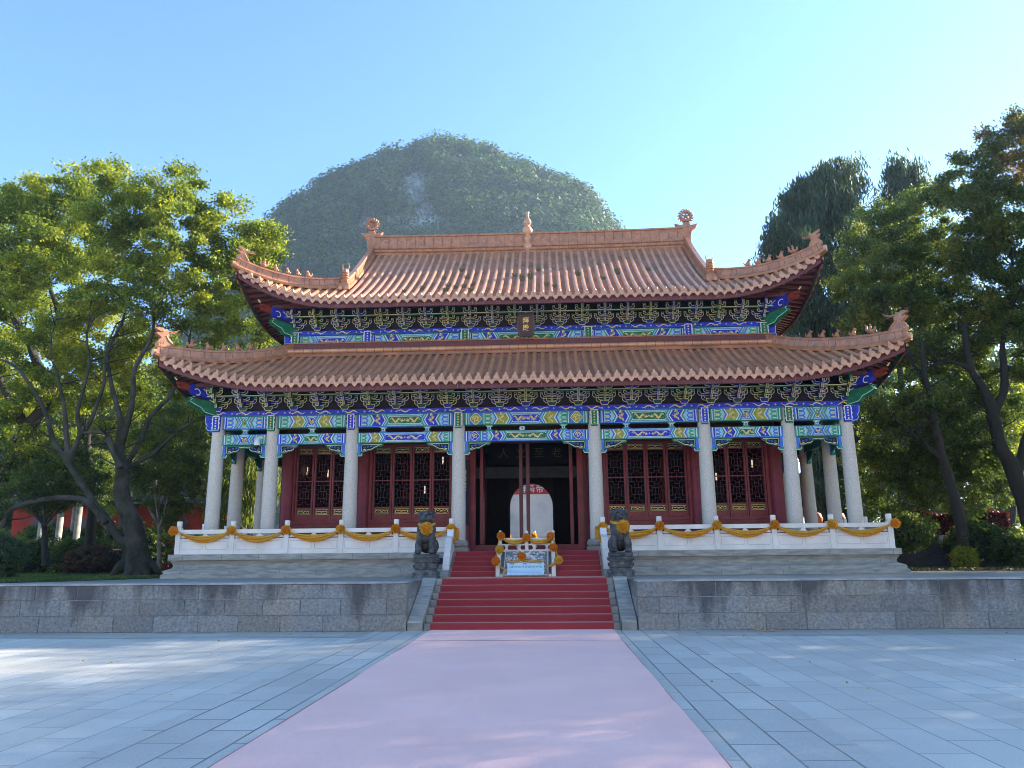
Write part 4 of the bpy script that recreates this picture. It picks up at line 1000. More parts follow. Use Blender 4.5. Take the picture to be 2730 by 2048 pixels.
r_ = mb.build('board_lettering'); r_.parent = q
for s, t in ((-1, '王心宏尖'), (1, '天下為公')):
    mb = MB(); fr = frame((s*3.6, WY-.2, 0)); mb.prism(R4(-.95, .95, 5.06, 5.42), fr, -.04, 0, BLACK); q = hpart(mb, 'inner_board'); mb = MB()
    for k, ch in enumerate(t): ptext(ch, .28, fr, .005, GILT, mb, -.68+.45*k, 5.24)
    r_ = mb.build('board_lettering'); r_.parent = q
# side couplets on the red columns beside the door
for s in (-1, 1):
    mb = MB(); fr = frame((s*2.0-s*.0, WY-.24, 0)); mb.prism(R4(-.16, .16, 2.5, 4.5), fr, -.03, 0, NAVY); q = hpart(mb, 'couplet_board')
    mb = MB(); ptext('德澤流芳', .17, fr, .004, GOLD, mb, 0, 4.1, True); r_ = mb.build('board_lettering'); r_.parent = q
rc = MB(); rc.lathe([(.27, 0), (.27, .08), (.22, .16), (.215, 3.75)], (0, 0, 0), RED, 20); r0 = hpart(rc, 'red_column')
for i, (x, y) in enumerate([(s*a, y) for a in (2.0, 5.2, 7.61) for s in (-1, 1) for y in (WY, BY)]):
    c = r0 if i == 0 else r0.copy()
    if i: SC.collection.objects.link(c); c.parent = hall
    c.location = (x, y, PZ)
LAT = mat('lattice_wood', (.085, .03, .036), .6, .2, 6); LATP = mat('lattice_pink', (.30, .09, .12), .6)
def door_leaf(w):
    """leaf, origin at its lower left, front at y=0"""
    z0, z1 = 2.66, 5.02; zz = lambda z: z
    mb = MB(); fw = .06
    for a, b in ((0, fw), (w-fw, w)): mb.bx(a+.003, b-.003, 0, .07, z0, z1, RED)
    for a, b in ((z0, 2.86), (3.05, 3.10), (3.90, 3.935), (4.76, 4.79), (4.96, z1)): mb.bx(fw, w-fw, .006, .064, a, b, RED)
    mb.bx(fw, w-fw, .03, .05, 2.86, 3.05, BLACK); mb.bx(fw, w-fw, .03, .05, 4.79, 4.96, BLACK); mb.bx(fw+.03, w-fw-.03, -.004, .0062, 2.70, 2.83, RED)
    leaf = mb.build('door_leaf', hall)
    mb = MB(); fr = frame((w/2, .03, 0)); a = w/2-fw-.005
    for (c, h) in ((2.955, .075), (4.875, .07)):
        mb.stroke(R4(-a+.01, a-.01, c-h, c+h), .014, fr, .006, GILT, True)
        for s in (-1, 1):
            mb.stroke([(s*(a-.03), c-.03), (s*(a*.7), c+.045), (s*(a*.45), c+.01), (s*a*.25, c+.035), (0, c+.0)], [.008, .016, .02, .018, .03], fr, .008, GILT)
            mb.stroke([(s*(a-.04), c+.04), (s*(a*.75), c-.04), (s*(a*.4), c-.045), (0, c-.03)], .012, fr, .008, GILT)
    mb.build('gilt_panel', leaf)
    mb = MB(); fr = frame((w/2, .045, 0)); W = 2*a; 
    def bar(u0, v0, u1, v1, m=LAT, th=.013):
        if abs(u0-u1) < 1e-6: mb.prism(R4(u0-th/2, u0+th/2, v0, v1), fr, -.012, .012, m)
        else: mb.prism(R4(min(u0, u1), max(u0, u1), v0-th/2, v0+th/2), fr, -.0115, .0115, m)
    for (b0, b1) in ((3.10, 3.90), (3.935, 4.76)):
        H = b1-b0; V = lambda t: b0+H*t
        for s in (-1, 1):
            bar(s*a*.62, V(.0), s*a*.62, V(.14)); bar(s*a*.62, V(.86), s*a*.62, V(1)); bar(s*a*.62, V(.30), s*a*.62, V(.70)); bar(s*a*.28, V(.14), s*a*.28, V(.36)); bar(s*a*.28, V(.62), s*a*.28, V(.86))
            bar(s*a*.28, V(.14), s*a, V(.14)); bar(s*a*.28, V(.86), s*a, V(.86)); bar(s*a*.62, V(.30), s*a, V(.30)); bar(s*a*.62, V(.70), s*a, V(.70)); bar(s*a*.62, V(.50), s*a, V(.50))
            bar(s*a*.18, V(.36), s*a*.18, V(.62))
        for t in (.36, .62): bar(-a*.62, V(t), a*.62, V(t))
        for t in (.22, .76): bar(-a*.28, V(t), a*.28, V(t))
        bar(0, V(0), 0, V(.14)); bar(0, V(.86), 0, V(1))
    for s in (-1, 1): bar(s*a, 3.10, s*a, 4.76)
    bar(-a, 3.918, a, 3.918, LATP, .022)
    mb.build('lattice', leaf)
    return leaf
def copy_leaf(src, x, y, rz=0):
    c = copy_tree(src, hall); c.location = (x, y, 0); c.rotation_euler = (0, 0, rz); return c
wide = door_leaf(.615); narrow = door_leaf(.565)
n_w = n_n = 0
for s in (-1, 1):
    x0 = 3.66-4*.625/2 if s > 0 else -3.66-4*.625/2; lo, hi = x0-.0, x0+4*.625
    for k in range(4):
        if n_w == 0: wide.location = (x0+.625*k+.005, WY-.03, 0); n_w = 1
        else: copy_leaf(wide, x0+.625*k+.005, WY-.03)
    mb = MB(); a, b = (2.2, 5.0) if s > 0 else (-5.0, -2.2)
    mb.bx(a, lo, WY-.06, WY+.06, 2.62, 5.02, RED); mb.bx(hi, b, WY-.06, WY+.06, 2.62, 5.02, RED); mb.bx(lo-.09, lo-.02, WY-.09, WY-.06, 2.62, 5.02, RED); mb.bx(hi+.02, hi+.09, WY-.09, WY-.06, 2.62, 5.02, RED); mb.bx(a, b, WY-.12, WY-.08, 2.60, 2.68, RED)
    x0 = 6.44-3*.575/2 if s > 0 else -6.50-3*.575/2; lo, hi = x0, x0+3*.575
    for k in range(3):
        if n_n == 0: narrow.location = (x0+.575*k+.005, WY-.03, 0); n_n = 1
        else: copy_leaf(narrow, x0+.575*k+.005, WY-.03)
    a, b = (5.4, 7.45) if s > 0 else (-7.45, -5.4)
    mb.bx(a, lo, WY-.06, WY+.06, 2.62, 5.02, RED); mb.bx(hi, b, WY-.06, WY+.06, 2.62, 5.02, RED); mb.bx(lo-.08, lo-.02, WY-.09, WY-.06, 2.62, 5.02, RED); mb.bx(a, b, WY-.12, WY-.08, 2.60, 2.68, RED)
    hpart(mb, 'door_frame')
# centre doorway: jambs, threshold, leaves swung inwards
mb = MB(); DX = -.07
for s in (-1, 1): 
    mb.bx(*sorted((DX+s*1.58, DX+s*1.76)), WY-.1, WY+.1, PZ, 5.22, RED); mb.bx(*sorted((DX+s*1.76, s*1.85)), WY-.04, WY+.06, PZ, 5.22, DRED)
mb.bx(DX-1.6, DX+1.6, WY-.08, WY+.08, PZ, 1.90, RED); mb.bx(DX-1.6, DX+1.6, WY-.1, WY+.1, 5.05, 5.22, DRED); hpart(mb, 'door_frame')
for x in (-.24, -.02):
    mb = MB(); mb.bx(x-.045, x+.045, WY+.05, WY+.62, 1.92, 5.04, RED); mb.bx(x-.055, x+.055, WY+.03, WY+.08, 1.92, 5.04, DRED)
    hpart(mb, 'open_door_leaf')
for s in (-1, 1):
    mb = MB(); x = DX+s*1.40; mb.bx(x-.04, x+.04, WY+.06, WY+.7, 1.92, 5.04, DRED); mb.bx(x-.05, x+.05, WY+.04, WY+.07, 1.92, 5.04, RED); hpart(mb, 'open_door_leaf')
# lamps burning inside
lamps = [((500+1145/3.687, 1060+645/3.687), 'upper left of three in the narrow left lattice bay'), ((500+1380/3.687, 1060+745/3.687), 'rightmost of three in the narrow left lattice bay'), ((500+1178/3.687, 1060+720/3.687), 'lowest of three in the narrow left bay'),
         ((1050+445/3.403, 1060+570/3.403), 'upper one just left of the doorway'), ((1050+280/3.403, 1060+835/3.403), 'lower one left of the doorway'), ((1050+1942/3.403, 1060+815/3.403), 'beside the column right of the doorway'),
         ((1650+745/2.873, 1060+605/2.873), 'lower one in the narrow right lattice bay'), ((1650+1020/2.873, 1060+505/2.873), 'upper one in the narrow right lattice bay')]
for (px, py), where in lamps:
    p = at(px, py, 25.6); e = empty('hanging_lamp', 'small lit lamp inside the hall, '+where, 'lamp', (p[0], 25.6, p[2]), 'lamps hanging inside the hall')
    mb = MB(); mb.lathe([(.012, -.13), (.024, -.12), (.024, .10), (.012, .12)], p, LAMPG, 10); child(mb, 'lamp_tube', e)
    mb = MB(); mb.tube([tuple(p+np.array([0, 0, .12])), (p[0], 25.6, 6.0)], .006, CBLK, 5); child(mb, 'cord', e)

# ------------------------------------------------------------------ roofs
def roof(prm):
    xc, yc, hy, zE, H, up, L, xg, tg, T, pitch, RT = (prm[k] for k in ('xc', 'yc', 'hy', 'zE', 'H', 'up', 'L', 'xg', 'tg', 'T', 'pitch', 'rt'))
    U = lambda d: up*max(0, min(1, (L-d)/L))**2.15                 # lift, d = distance from the corner along the eave
    fl = lambda d: .10*max(0, min(1, (L-d)/L))**2
    zf = lambda x, t: zE+H(t)+U(xc-abs(x))
    tmax = lambda x: T if abs(x) <= xg else tg*(xc-abs(x))/(xc-xg)
    def Pf(s, x, t, dz=0):                                          # front (s=-1) or rear slope point
        return Vector((x, yc+s*(hy+fl(xc-abs(x))*(1-min(1, t/1.5))-t), zf(x, t)+dz))
    SD = xc-xg                                                      # side skirt depth
    ztop = zE+H(tg)+U(SD)
    def side_max(y):                                                # y measured from the roof's corner line
        d = hy-abs(y); return SD if d >= tg else SD*d/tg
    def Ps(s, y, u, dz=0):
        d = hy-abs(y); um = side_max(y); 
        if d < tg: xh = xc-SD*d/tg; zt = zf(xh, d)
        else: zt = zE+H(tg)+U(SD)
        ze = zE+U(min(d*1.0, 99)); f = 0 if um < 1e-6 else u/um
        z = ze+(zt-ze)*(f*.82+.18*f*f)
        return Vector((s*(xc+fl(d)*(1-f)-u), yc+y, z+dz))
    name = prm['name']; root = hpart(MB(), name)
    STRK = MATS.get('lime_streak') or mat('lime_streak', (.36, .26, .25), .8)
    CAPM = MATS.get('cap_face') or mat('cap_face', (.60, .32, .20), .45, .2, 12)
    tub, pan, cap = MB(), MB(), MB(); sec = [(RT*math.cos(a), RT*math.sin(a)+.01) for a in np.linspace(0, math.pi, 7)]
    def tube_line(pts, lat):
        P = []; 
        for p in pts:
            for q, w in sec: P.append(p+lat*q+Vector((0, 0, w)))
        n = len(sec); tub.add(P, [(i*n+k, i*n+k+1, (i+1)*n+k+1, (i+1)*n+k) for i in range(len(pts)-1) for k in range(n-1)], TILE, True)
        # raised joint rings
    def ring(p, lat, r):
        n = 7; P = []
        for dt in (-.012, .012):
            for a in np.linspace(0, math.pi, n): P.append(p[0]+(p[1]*dt)+lat*(r*math.cos(a))+Vector((0, 0, r*math.sin(a)+.01)))
        tub.add(P, [(k, k+1, n+k+1, n+k) for k in range(n-1)], TILE, True)
    def end_cap(p, lat, out, sc=1):
        n = 12; r = RT*1.30*sc; P = [p+out*.03+lat*(r*math.cos(a))+Vector((0, 0, r*math.sin(a)+.015)) for a in np.linspace(0, 2*math.pi, n+1)[:-1]]
        Q = [q-out*.05 for q in P]; In = [p+out*.032+(q-p-out*.03)*.80 for q in P]
        cap.add(P+Q, [(i, n+i, n+(i+1) % n, (i+1) % n) for i in range(n)], TILE, True); cap.add(P, [tuple(range(n))], TILE); cap.add([q+out*.006 for q in In], [tuple(range(n))], CAPM)
        c = p+Vector((0, 0, RT-.01))-out*.08                        # nail cap
        cap.lathe([(.05, -.01), (.05, .05), (.044, .10), (.036, .125), (.012, .14)], c, TILE, 8)
    def drip(p, lat, out):
        w = pitch*.34; P = [(-w, .02), (-w, -.05), (-w*.5, -.115), (0, -.155), (w*.5, -.115), (w, -.05), (w, .02), (0, -.02)]
        V_ = [p+out*.035+lat*a+Vector((0, 0, b-.02)) for a, b in P]; W_ = [q-out*.025 for q in V_]; n = len(P)
        cap.add(V_+W_, [tuple(range(n)), tuple(range(n, 2*n))[::-1]]+[(i, n+i, n+(i+1) % n, (i+1) % n) for i in range(n)], TILE)
    def slope(PT, rng, tm, lat, out, ntube, fine=True):
        xs_ = [-rng+2*rng*(i+.5)/ntube for i in range(ntube)]; hw = rng/ntube
        for i, x in enumerate(xs_):
            t1 = tm(x); seg = max(2, int(t1/.16)); P = [PT(x, t1*k/seg) for k in range(seg+1)]; tube_line(P, lat); end_cap(P[0], lat, out)
            if fine:
                k = .28
                while k < t1: a = PT(x, k); b = PT(x, k+.02); ring((a, (b-a).normalized()), lat, RT*1.07); k += .28
        for i in range(ntube+1):
            x = -rng+2*rng*i/ntube; x = max(-rng+.03, min(rng-.03, x)); t1 = tm(x)
            if 0 < i < ntube: drip(PT(x, 0), lat, out)
            nst = max(1, int(t1/.125)) if fine else 4; w = hw-.01
            for k in range(nst):
                a, b = t1*k/nst, t1*(k+1)/nst; h = .028 if fine else 0
                xl, xr = max(-rng, x-w), min(rng, x+w)
                A = [PT(xl, a, .012+h), PT(x, a, -.025+h), PT(xr, a, .012+h), PT(xl, b+.012, .012), PT(x, b+.012, -.025), PT(xr, b+.012, .012), PT(xl, a, -.0), PT(x, a, -.04), PT(xr, a, -.0)]
                pan.add(A, [(0, 1, 4, 3), (1, 2, 5, 4)]+([(6, 7, 1, 0), (7, 8, 2, 1)] if fine else []), PAN)
    nt = int(round(2*xc/pitch)); nt += 1-nt % 2
    slope(lambda x, t, dz=0: Pf(-1, x, t, dz), xc, tmax, Vector((1, 0, 0)), Vector((0, -1, 0)), nt)
    slope(lambda x, t, dz=0: Pf(1, x, t, dz), xc, tmax, Vector((-1, 0, 0)), Vector((0, 1, 0)), nt//2, False)
    ns = int(round(2*hy/pitch))
    for s in (-1, 1): slope(lambda y, t, dz=0, s=s: Ps(s, y, t, dz), hy, side_max, Vector((0, s, 0)), Vector((s, 0, 0)), ns, True)
    tub.build('tile_ribs', root); pan.build('pan_tiles', root); cap.build('eave_tiles', root)
    # ---- underside, fascia, rafters
    und, fas, raf = MB(), MB(), MB(); rfe = raf; NX = 48
    def strip(PT, rng, tm, depth, steps=NX):
        P = []; nn = 5
        for i in range(steps+1):
            x = -rng+2*rng*i/steps; t1 = min(tm(x), depth)
            for k in range(nn): P.append(PT(x, t1*k/(nn-1), -.13))
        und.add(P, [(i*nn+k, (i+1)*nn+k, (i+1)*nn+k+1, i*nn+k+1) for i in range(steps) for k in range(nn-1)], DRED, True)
    def fascia(PT, rng, out, steps=NX):
        P = []
        for i in range(steps+1):
            x = -rng+2*rng*i/steps; p = PT(x, .04, 0)
            for (d, z) in ((0, .0), (0, -.28), (-.05, -.29), (-.05, .0)): P.append(p+out*d+Vector((0, 0, z)))
        fas.add(P, [(i*4+k, (i+1)*4+k, (i+1)*4+(k+1) % 4, i*4+(k+1) % 4) for i in range(steps) for k in range(4)], FASC, False)
    def rafters(PT, rng, tm, depth, lat, out, step=.22):
        n = int(2*rng/step)
        for i in range(n):
            x = -rng+.1+(2*rng-.2)*i/(n-1); t1 = min(max(0, tm(x)-.06), depth)
            if t1 < .15: continue
            K = 4; P = []
            for k in range(K+1):
                p = PT(x, .10+(t1-.10)*k/K, -.135)
                for (a, z) in ((-.04, 0), (.04, 0), (.04, -.085), (-.04, -.085)): P.append(p+lat*a+Vector((0, 0, z)))
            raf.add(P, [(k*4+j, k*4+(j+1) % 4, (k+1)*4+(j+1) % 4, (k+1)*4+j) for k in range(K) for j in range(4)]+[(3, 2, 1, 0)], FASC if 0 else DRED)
            if rng-abs(x) < L*.62:
                p = PT(x, .10, -.135-.0)+out*.02+Vector((0, 0, -.12))
                rfe.add([p+lat*a+Vector((0, 0, z)) for a, z in ((-.038, .01), (.0, -.028), (.038, .01), (.038, .045), (0, .01), (-.038, .045))], [(0, 1, 4, 5), (1, 2, 3, 4)], PTEAL)
                rfe.add([p-out*.03+lat*a+Vector((0, 0, z)) for a, z in ((-.11, -.05), (.11, -.05), (.11, .08), (-.11, .08))], [(0, 1, 2, 3)], GREEN)
    OV = prm['ov']
    F = lambda x, t, dz=0: Pf(-1, x, t, dz); Bk = lambda x, t, dz=0: Pf(1, x, t, dz)
    for PT, rng, tm, lat, out, ra in ((F, xc, tmax, Vector((1, 0, 0)), Vector((0, -1, 0)), True), (Bk, xc, tmax, Vector((-1, 0, 0)), Vector((0, 1, 0)), False)):
        strip(PT, rng, tm, OV); fascia(PT, rng, out)
        if ra: rafters(PT, rng, tm, OV, lat, out)
    for s in (-1, 1):
        PT = lambda y, t, dz=0, s=s: Ps(s, y, t, dz)
        strip(PT, hy, side_max, OV); fascia(PT, hy, Vector((s, 0, 0))); rafters(PT, hy, side_max, OV, Vector((0, s, 0)), Vector((s, 0, 0)))
    rs = random.Random(8)
    for k in range(70):                                          # pale run-off streaks on the fascia
        x = rs.uniform(-xc*.8, xc*.8); p = F(x, .04, 0); w_ = rs.uniform(.004, .012); h0, h1 = rs.uniform(.02, .1), rs.uniform(.16, .27)
        fas.add([p+Vector((a, -.004, -z)) for a, z in ((-w_, h0), (w_, h0), (w_*.4, h1), (-w_*.4, h1))], [(0, 1, 2, 3)], STRK)
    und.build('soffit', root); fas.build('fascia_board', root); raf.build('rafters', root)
    # ---- hip ridges
    RS = [(-.13, -.02), (-.15, .05), (-.11, .11), (-.065, .12), (-.065, .30), (-.085, .31), (-.07, .37), (0, .395), (.07, .37), (.085, .31), (.065, .30), (.065, .12), (.11, .11), (.15, .05), (.13, -.02)]
    hips = {}
    for sx in (-1, 1):
        for sy in (-1, 1):
            path = []; n = 20
            for k in range(n+1):
                f = k/n; x = xc+.0-(xc-xg)*f; t = tg*f; p = Pf(sy, x, t) if False else Vector((sx*x, yc+sy*(hy+fl(xc-x)-t), zf(x, t)))
                path.append(p)
            tip = path[0]+(path[0]-path[1]).normalized()*.10+Vector((sx*.03, sy*.03, .04)); full = [tip]+path
            mb = MB(); mb.sweep(full, RS, RIDGE); q = mb.build('hip_ridge', root)
            mb = MB()
            for k in range(1, len(full)-1):
                for h_ in ((0,) if k % 3 else ()):
                    p = full[k].lerp(full[k+1], h_); t_ = (full[k+1]-full[k]); l = Vector((-t_.y, t_.x, 0)).normalized(); up_ = l.cross(t_.normalized()); up_ = up_ if up_.z > 0 else -up_; t_ = t_.normalized()
                    for sd in (-1, 1):
                        A = [p+l*(sd*.068)+up_*.12, p+l*(sd*.068)+up_*.30, p+l*(sd*.068)+up_*.30+t_*.012, p+l*(sd*.068)+up_*.12+t_*.012]; mb.add(A, [(0, 1, 2, 3)], GROOVE)
                        A = [p+l*(sd*.152)+up_*.05, p+l*(sd*.113)+up_*.112, p+l*(sd*.113)+up_*.112+t_*.010, p+l*(sd*.152)+up_*.05+t_*.010]; mb.add(A, [(0, 1, 2, 3)], GROOVE)
            mb.build('ridge_joints', q); hips[(sx, sy)] = full
    return root, hips, Pf, Ps, zf
# ---- ornaments
def solid(poly, th, fr, m, mb, bev=.8):
    """silhouette given real thickness with a rounded shoulder"""
    n = len(poly); cx = sum(p[0] for p in poly)/n; cy = sum(p[1] for p in poly)/n
    inn = [(cx+(p[0]-cx)*bev, cy+(p[1]-cy)*bev) for p in poly]
    V_ = [fr(a, b, d) for d, pl_ in ((-th, inn), (-th*.6, poly), (th*.6, poly), (th, inn)) for a, b in pl_]
    F = [(k*n+i, k*n+(i+1) % n, (k+1)*n+(i+1) % n, (k+1)*n+i) for k in range(3) for i in range(n)]+[tuple(range(n))[::-1], tuple(range(3*n, 4*n))]
    mb.add(V_, F, m)
def beast(fr, kind=0):
    mb = MB(); th = .035
    E = lambda u, w, r, r2=None, d=0: mb.lathe([(r*math.sin(a), -(r2 or r)*math.cos(a)) for a in np.linspace(.15, math.pi-.15, 6)], fr(u, w, d), RIDGE, 8)
    if kind == 0:
        E(0, .10, .065, .10); E(.03, .20, .045, .05); E(.065, .205, .03, .02); E(-.06, .07, .05, .05); mb.tube([fr(-.09, .05, 0), fr(-.14, .12, 0), fr(-.12, .18, 0)], [.02, .022, .008], RIDGE, 6)
        for s in (-1, 1): mb.tube([fr(.03, .12, s*.03), fr(.06, .0, s*.03)], [.02, .018], RIDGE, 5); mb.tube([fr(.015, .235, s*.02), fr(0, .275, s*.025)], [.012, .004], RIDGE, 4)
    else:                                                     # immortal riding a phoenix
        E(0, .09, .10, .07); E(.11, .15, .035, .04); mb.tube([fr(.06, .10, 0), fr(.12, .13, 0), fr(.11, .20, 0), fr(.15, .21, 0)], [.04, .03, .022, .006], RIDGE, 6)
        mb.tube([fr(-.05, .10, 0), fr(-.13, .16, 0), fr(-.12, .26, 0), fr(-.16, .30, 0)], [.05, .04, .03, .01], RIDGE, 6); E(-.01, .19, .04, .07); E(-.01, .28, .03, .035)
        mb.tube([fr(.0, .04, 0), fr(.0, .0, 0)], [.03, .04], RIDGE, 6)
    return mb
def dragon_head(fr, S=1., antler=True):
    mb = MB(); sc = lambda P: [(a*S, b*S) for a, b in P]
    neck = sc([(-.30, -.02), (.22, -.04), (.26, .10), (.20, .22), (.13, .30), (.02, .34), (-.10, .30), (-.16, .20), (-.24, .08)])
    solid(neck, .085*S, fr, RIDGE, mb, .86)
    head = sc([(-.05, .26), (.06, .24), (.16, .30), (.25, .36), (.30, .42), (.24, .44), (.17, .42), (.14, .45), (.20, .50), (.28, .52), (.31, .56), (.24, .60), (.13, .60), (.05, .57), (-.02, .58), (-.10, .50), (-.12, .36)])
    solid(head, .075*S, fr, RIDGE, mb, .86)
    for s in (-1, 1):
        mb.lathe([(.001, -.03*S), (.03*S, -.012*S), (.03*S, .012*S), (.001, .03*S)], fr(.08*S, .49*S, s*.075*S), TILE, 8)
        for k in range(4): mb.tube([fr((-.02-.05*k)*S, (.36-.05*k)*S, s*.075*S), fr((-.10-.05*k)*S, (.22-.04*k)*S, s*.09*S), fr((-.19-.04*k)*S, (.12-.02*k)*S, s*.08*S)], [.025*S, .022*S, .006*S], RIDGE, 5)
        for k in range(3): mb.tube([fr((.18-.07*k)*S, (.05+.03*k)*S, s*.085*S), fr((.15-.07*k)*S, (.12+.03*k)*S, s*.09*S)], [.018*S, .012*S], TILE, 5)
    if antler:
        for s in (-1, 1):
            mb.tube([fr(-.06*S, .50*S, s*.05*S), fr(-.20*S, .50*S, s*.07*S), fr(-.32*S, .55*S, s*.08*S), fr(-.40*S, .62*S, s*.08*S)], [.03*S, .024*S, .018*S, .006*S], RIDGE, 6)
            mb.tube([fr(-.26*S, .53*S, s*.075*S), fr(-.36*S, .50*S, s*.09*S)], [.016*S, .005*S], RIDGE, 5)
    mb.tube([fr(.27*S, .56*S, 0), fr(.30*S, .63*S, 0), fr(.24*S, .66*S, 0)], [.022*S, .018*S, .006*S], RIDGE, 6)
    return mb
def dress_hip(root, path, sx, sy, beasts_u, head_s):
    # path[0] is the tip; positions by distance from the tip
    cum = [0]
    for a, b in zip(path, path[1:]): cum.append(cum[-1]+(b-a).length)
    def pt(d):
        for k in range(len(cum)-1):
            if cum[k+1] >= d: f = (d-cum[k])/(cum[k+1]-cum[k]); return path[k].lerp(path[k+1], f), (path[k]-path[k+1]).normalized()
        return path[-1], (path[-2]-path[-1]).normalized()
    def hf(d, up_):
        p, t = pt(d); h = Vector((t.x, t.y, 0)).normalized(); l = Vector((-h.y, h.x, 0)); u = Vector((0, 0, 1)); base = p+Vector((0, 0, up_))
        tt = (h+Vector((0, 0, t.z*.8))).normalized(); n_ = Vector((-h.x*t.z*.8, -h.y*t.z*.8, 1)).normalized()
        return lambda a, b, d2: base+tt*a+n_*b+l*d2
    dragon_head(hf(.26, .30), head_s).build('ridge_dragon_head', root)
    for k, d in enumerate(beasts_u): beast(hf(d, .375), 1 if k == 0 else 0).build('ridge_beast', root)
    p, t = pt(.0); h = Vector((t.x, t.y, 0)).normalized()
    mb = MB(); l = Vector((-h.y, h.x, 0)); fr = lambda a, b, d: p+l*a+Vector((0, 0, b))+h*d
    mb.prism([(.11*math.cos(a), .08+.10*math.sin(a)) for a in np.linspace(0, 2*math.pi, 13)[:-1]], fr, -.05, .04, TILE); mb.build('ridge_tip_tile', root)

LOW = dict(name='lower_roof', xc=10.50, yc=27.8, hy=6.70, zE=6.44, H=lambda t: .42*t+.032*t*t, up=.80, L=3.8, xg=7.52, tg=3.02, T=3.02, pitch=.262, rt=.070, ov=1.62)
lr, lh, lPf, lPs, lzf = roof(LOW)
UPP = dict(name='upper_roof', xc=9.10, yc=27.8, hy=5.02, zE=9.46, H=lambda t: .55*t+.032*t*t, up=1.06, L=3.35, xg=6.06, tg=1.55, T=4.95, pitch=.272, rt=.070, ov=1.5)
ur, uh, uPf, uPs, uzf = roof(UPP)
for (sx, sy), path in lh.items():
    if sy < 0: dress_hip(lr, path, sx, sy, (1.05, 1.55, 2.05, 2.50, 2.92) if 1 else (), .95)
    else: dress_hip(lr, path, sx, sy, (), .95)
for (sx, sy), path in uh.items():
    if sy < 0: dress_hip(ur, path, sx, sy, (.95, 1.35, 1.73, 2.06, 2.40), .78)
    else: dress_hip(ur, path, sx, sy, (), .78)
# band where the lower roof meets the upper wall
mb = MB(); zb = LOW['zE']+LOW['H'](3.02)
for s in (-1, 1):
    mb.bx(*sorted((s*7.55, s*7.86)), 23.95, 31.65, zb+.10, zb+.36, FASC); mb.tube([(s*7.92, 23.9, zb+.10), (s*7.92, 31.7, zb+.10)], .075, TILE, 10)
mb.bx(-7.86, 7.86, 23.94, 24.12, zb+.10, zb+.36, FASC); mb.tube([(-7.92, 23.88, zb+.10), (7.92, 23.88, zb+.10)], .075, TILE, 10); mb.bx(-7.9, 7.9, 23.9, 23.98, zb-.08, zb+.08, PAN)
mb.tube([(-7.9, 23.93, zb+.38), (7.9, 23.93, zb+.38)], .025, RIDGE, 6)
mb.bx(-7.86, 7.86, 31.5, 31.66, zb+.1, zb+.36, FASC); mb.build('wall_top_band', lr)
mb = MB(); k = -7.8
while k < 7.8: mb.tube([(k, 23.88, zb+.10), (k+.012, 23.88, zb+.10)], .0775, GROOVE, 10); k += .29
mb.build('band_joints', lr)
# gables, descending ridges, main ridge
zr = UPP['zE']+UPP['H'](4.95); RYc = 27.8
for s in (-1, 1):
    mb = MB(); pts = [(UPP['tg'], 0)]; P = []
    n = 8; x = s*5.98
    for k in range(n+1): t = 1.55+(4.95-1.55)*k/n; P.append((RYc-(5.02-t), uzf(6.06, t)-.02))
    for k in range(n+1): t = 4.95-(4.95-1.55)*k/n; P.append((RYc+(5.02-t), uzf(6.06, t)-.02))
    fr = lambda u, w, d, x=x: Vector((x+d, u, w)); mb.prism(P, fr, -.06, .06, RED); mb.build('gable_wall', ur)
    for sy in (-1, 1):
        path = [Vector((s*6.0, RYc+sy*(5.02-t), uzf(6.0, t))) for t in np.linspace(1.35, 5.0, 14)]
        RS2 = [(-.15, -.03), (-.17, .04), (-.13, .10), (-.08, .11), (-.08, .27), (-.10, .28), (-.07, .33), (.07, .33), (.10, .28), (.08, .27), (.08, .11), (.13, .10), (.17, .04), (.15, -.03)]
        mb = MB(); mb.sweep(path, RS2, RIDGE); q = mb.build('descending_ridge', ur)
        mb = MB()
        for k in range(len(path)-1):
            p = path[k]; 
            for sd in (-1, 1): mb.bx(*sorted((p.x+sd*.083, p.x+sd*.080)), p.y-.006, p.y+.006, p.z+.12, p.z+.27, GROOVE)
        mb.build('ridge_joints', q)
        # ornament standing on its foot
        y = RYc+sy*(5.02-1.32); z = uzf(6.0, 1.32)-.02; mb = MB(); c = (s*6.02, y, z)
        mb.box((c[0], c[1], z+.10), (.36, .34, .22), RIDGE, 0, (.30, .28)); mb.box((c[0], c[1], z+.27), (.22, .24, .14), RIDGE, 0, (.19, .2))
        for h_ in (.36, .44, .52): mb.lathe([(.10, -.03), (.13, -.01), (.13, .02), (.10, .04)], (c[0], c[1], z+h_), RIDGE, 12)
        mb.lathe([(.10, 0), (.13, .05), (.12, .14), (.08, .20)], (c[0], c[1], z+.55), RIDGE, 12); mb.box((c[0], c[1]+sy*.10, z+.64), (.13, .16, .10), RIDGE)
        for q_ in (-1, 1): mb.tube([(c[0]+q_*.07, c[1], z+.72), (c[0]+q_*.11, c[1]-sy*.02, z+.82), (c[0]+q_*.10, c[1], z+.96)], [.026, .018, .005], RIDGE, 6)
        mb.box((c[0]+.0, c[1]-sy*.16, z+.50), (.05, .12, .62), RIDGE, 0, (.04, .07))
        for q_ in (-1, 1): mb.tube([(c[0]+q_*.11, y+sy*.10, z+.03), (c[0]+q_*.11, y+sy*.2, z+.03)], .07, TILE, 10)
        mb.build('ridge_foot_ornament', ur)
mb = MB(); zt = lambda x: zr+.0+.05*(abs(x)/5.9)**3
path = [Vector((x, RYc, zt(x)-.08)) for x in np.linspace(-5.92, 5.92, 17)]
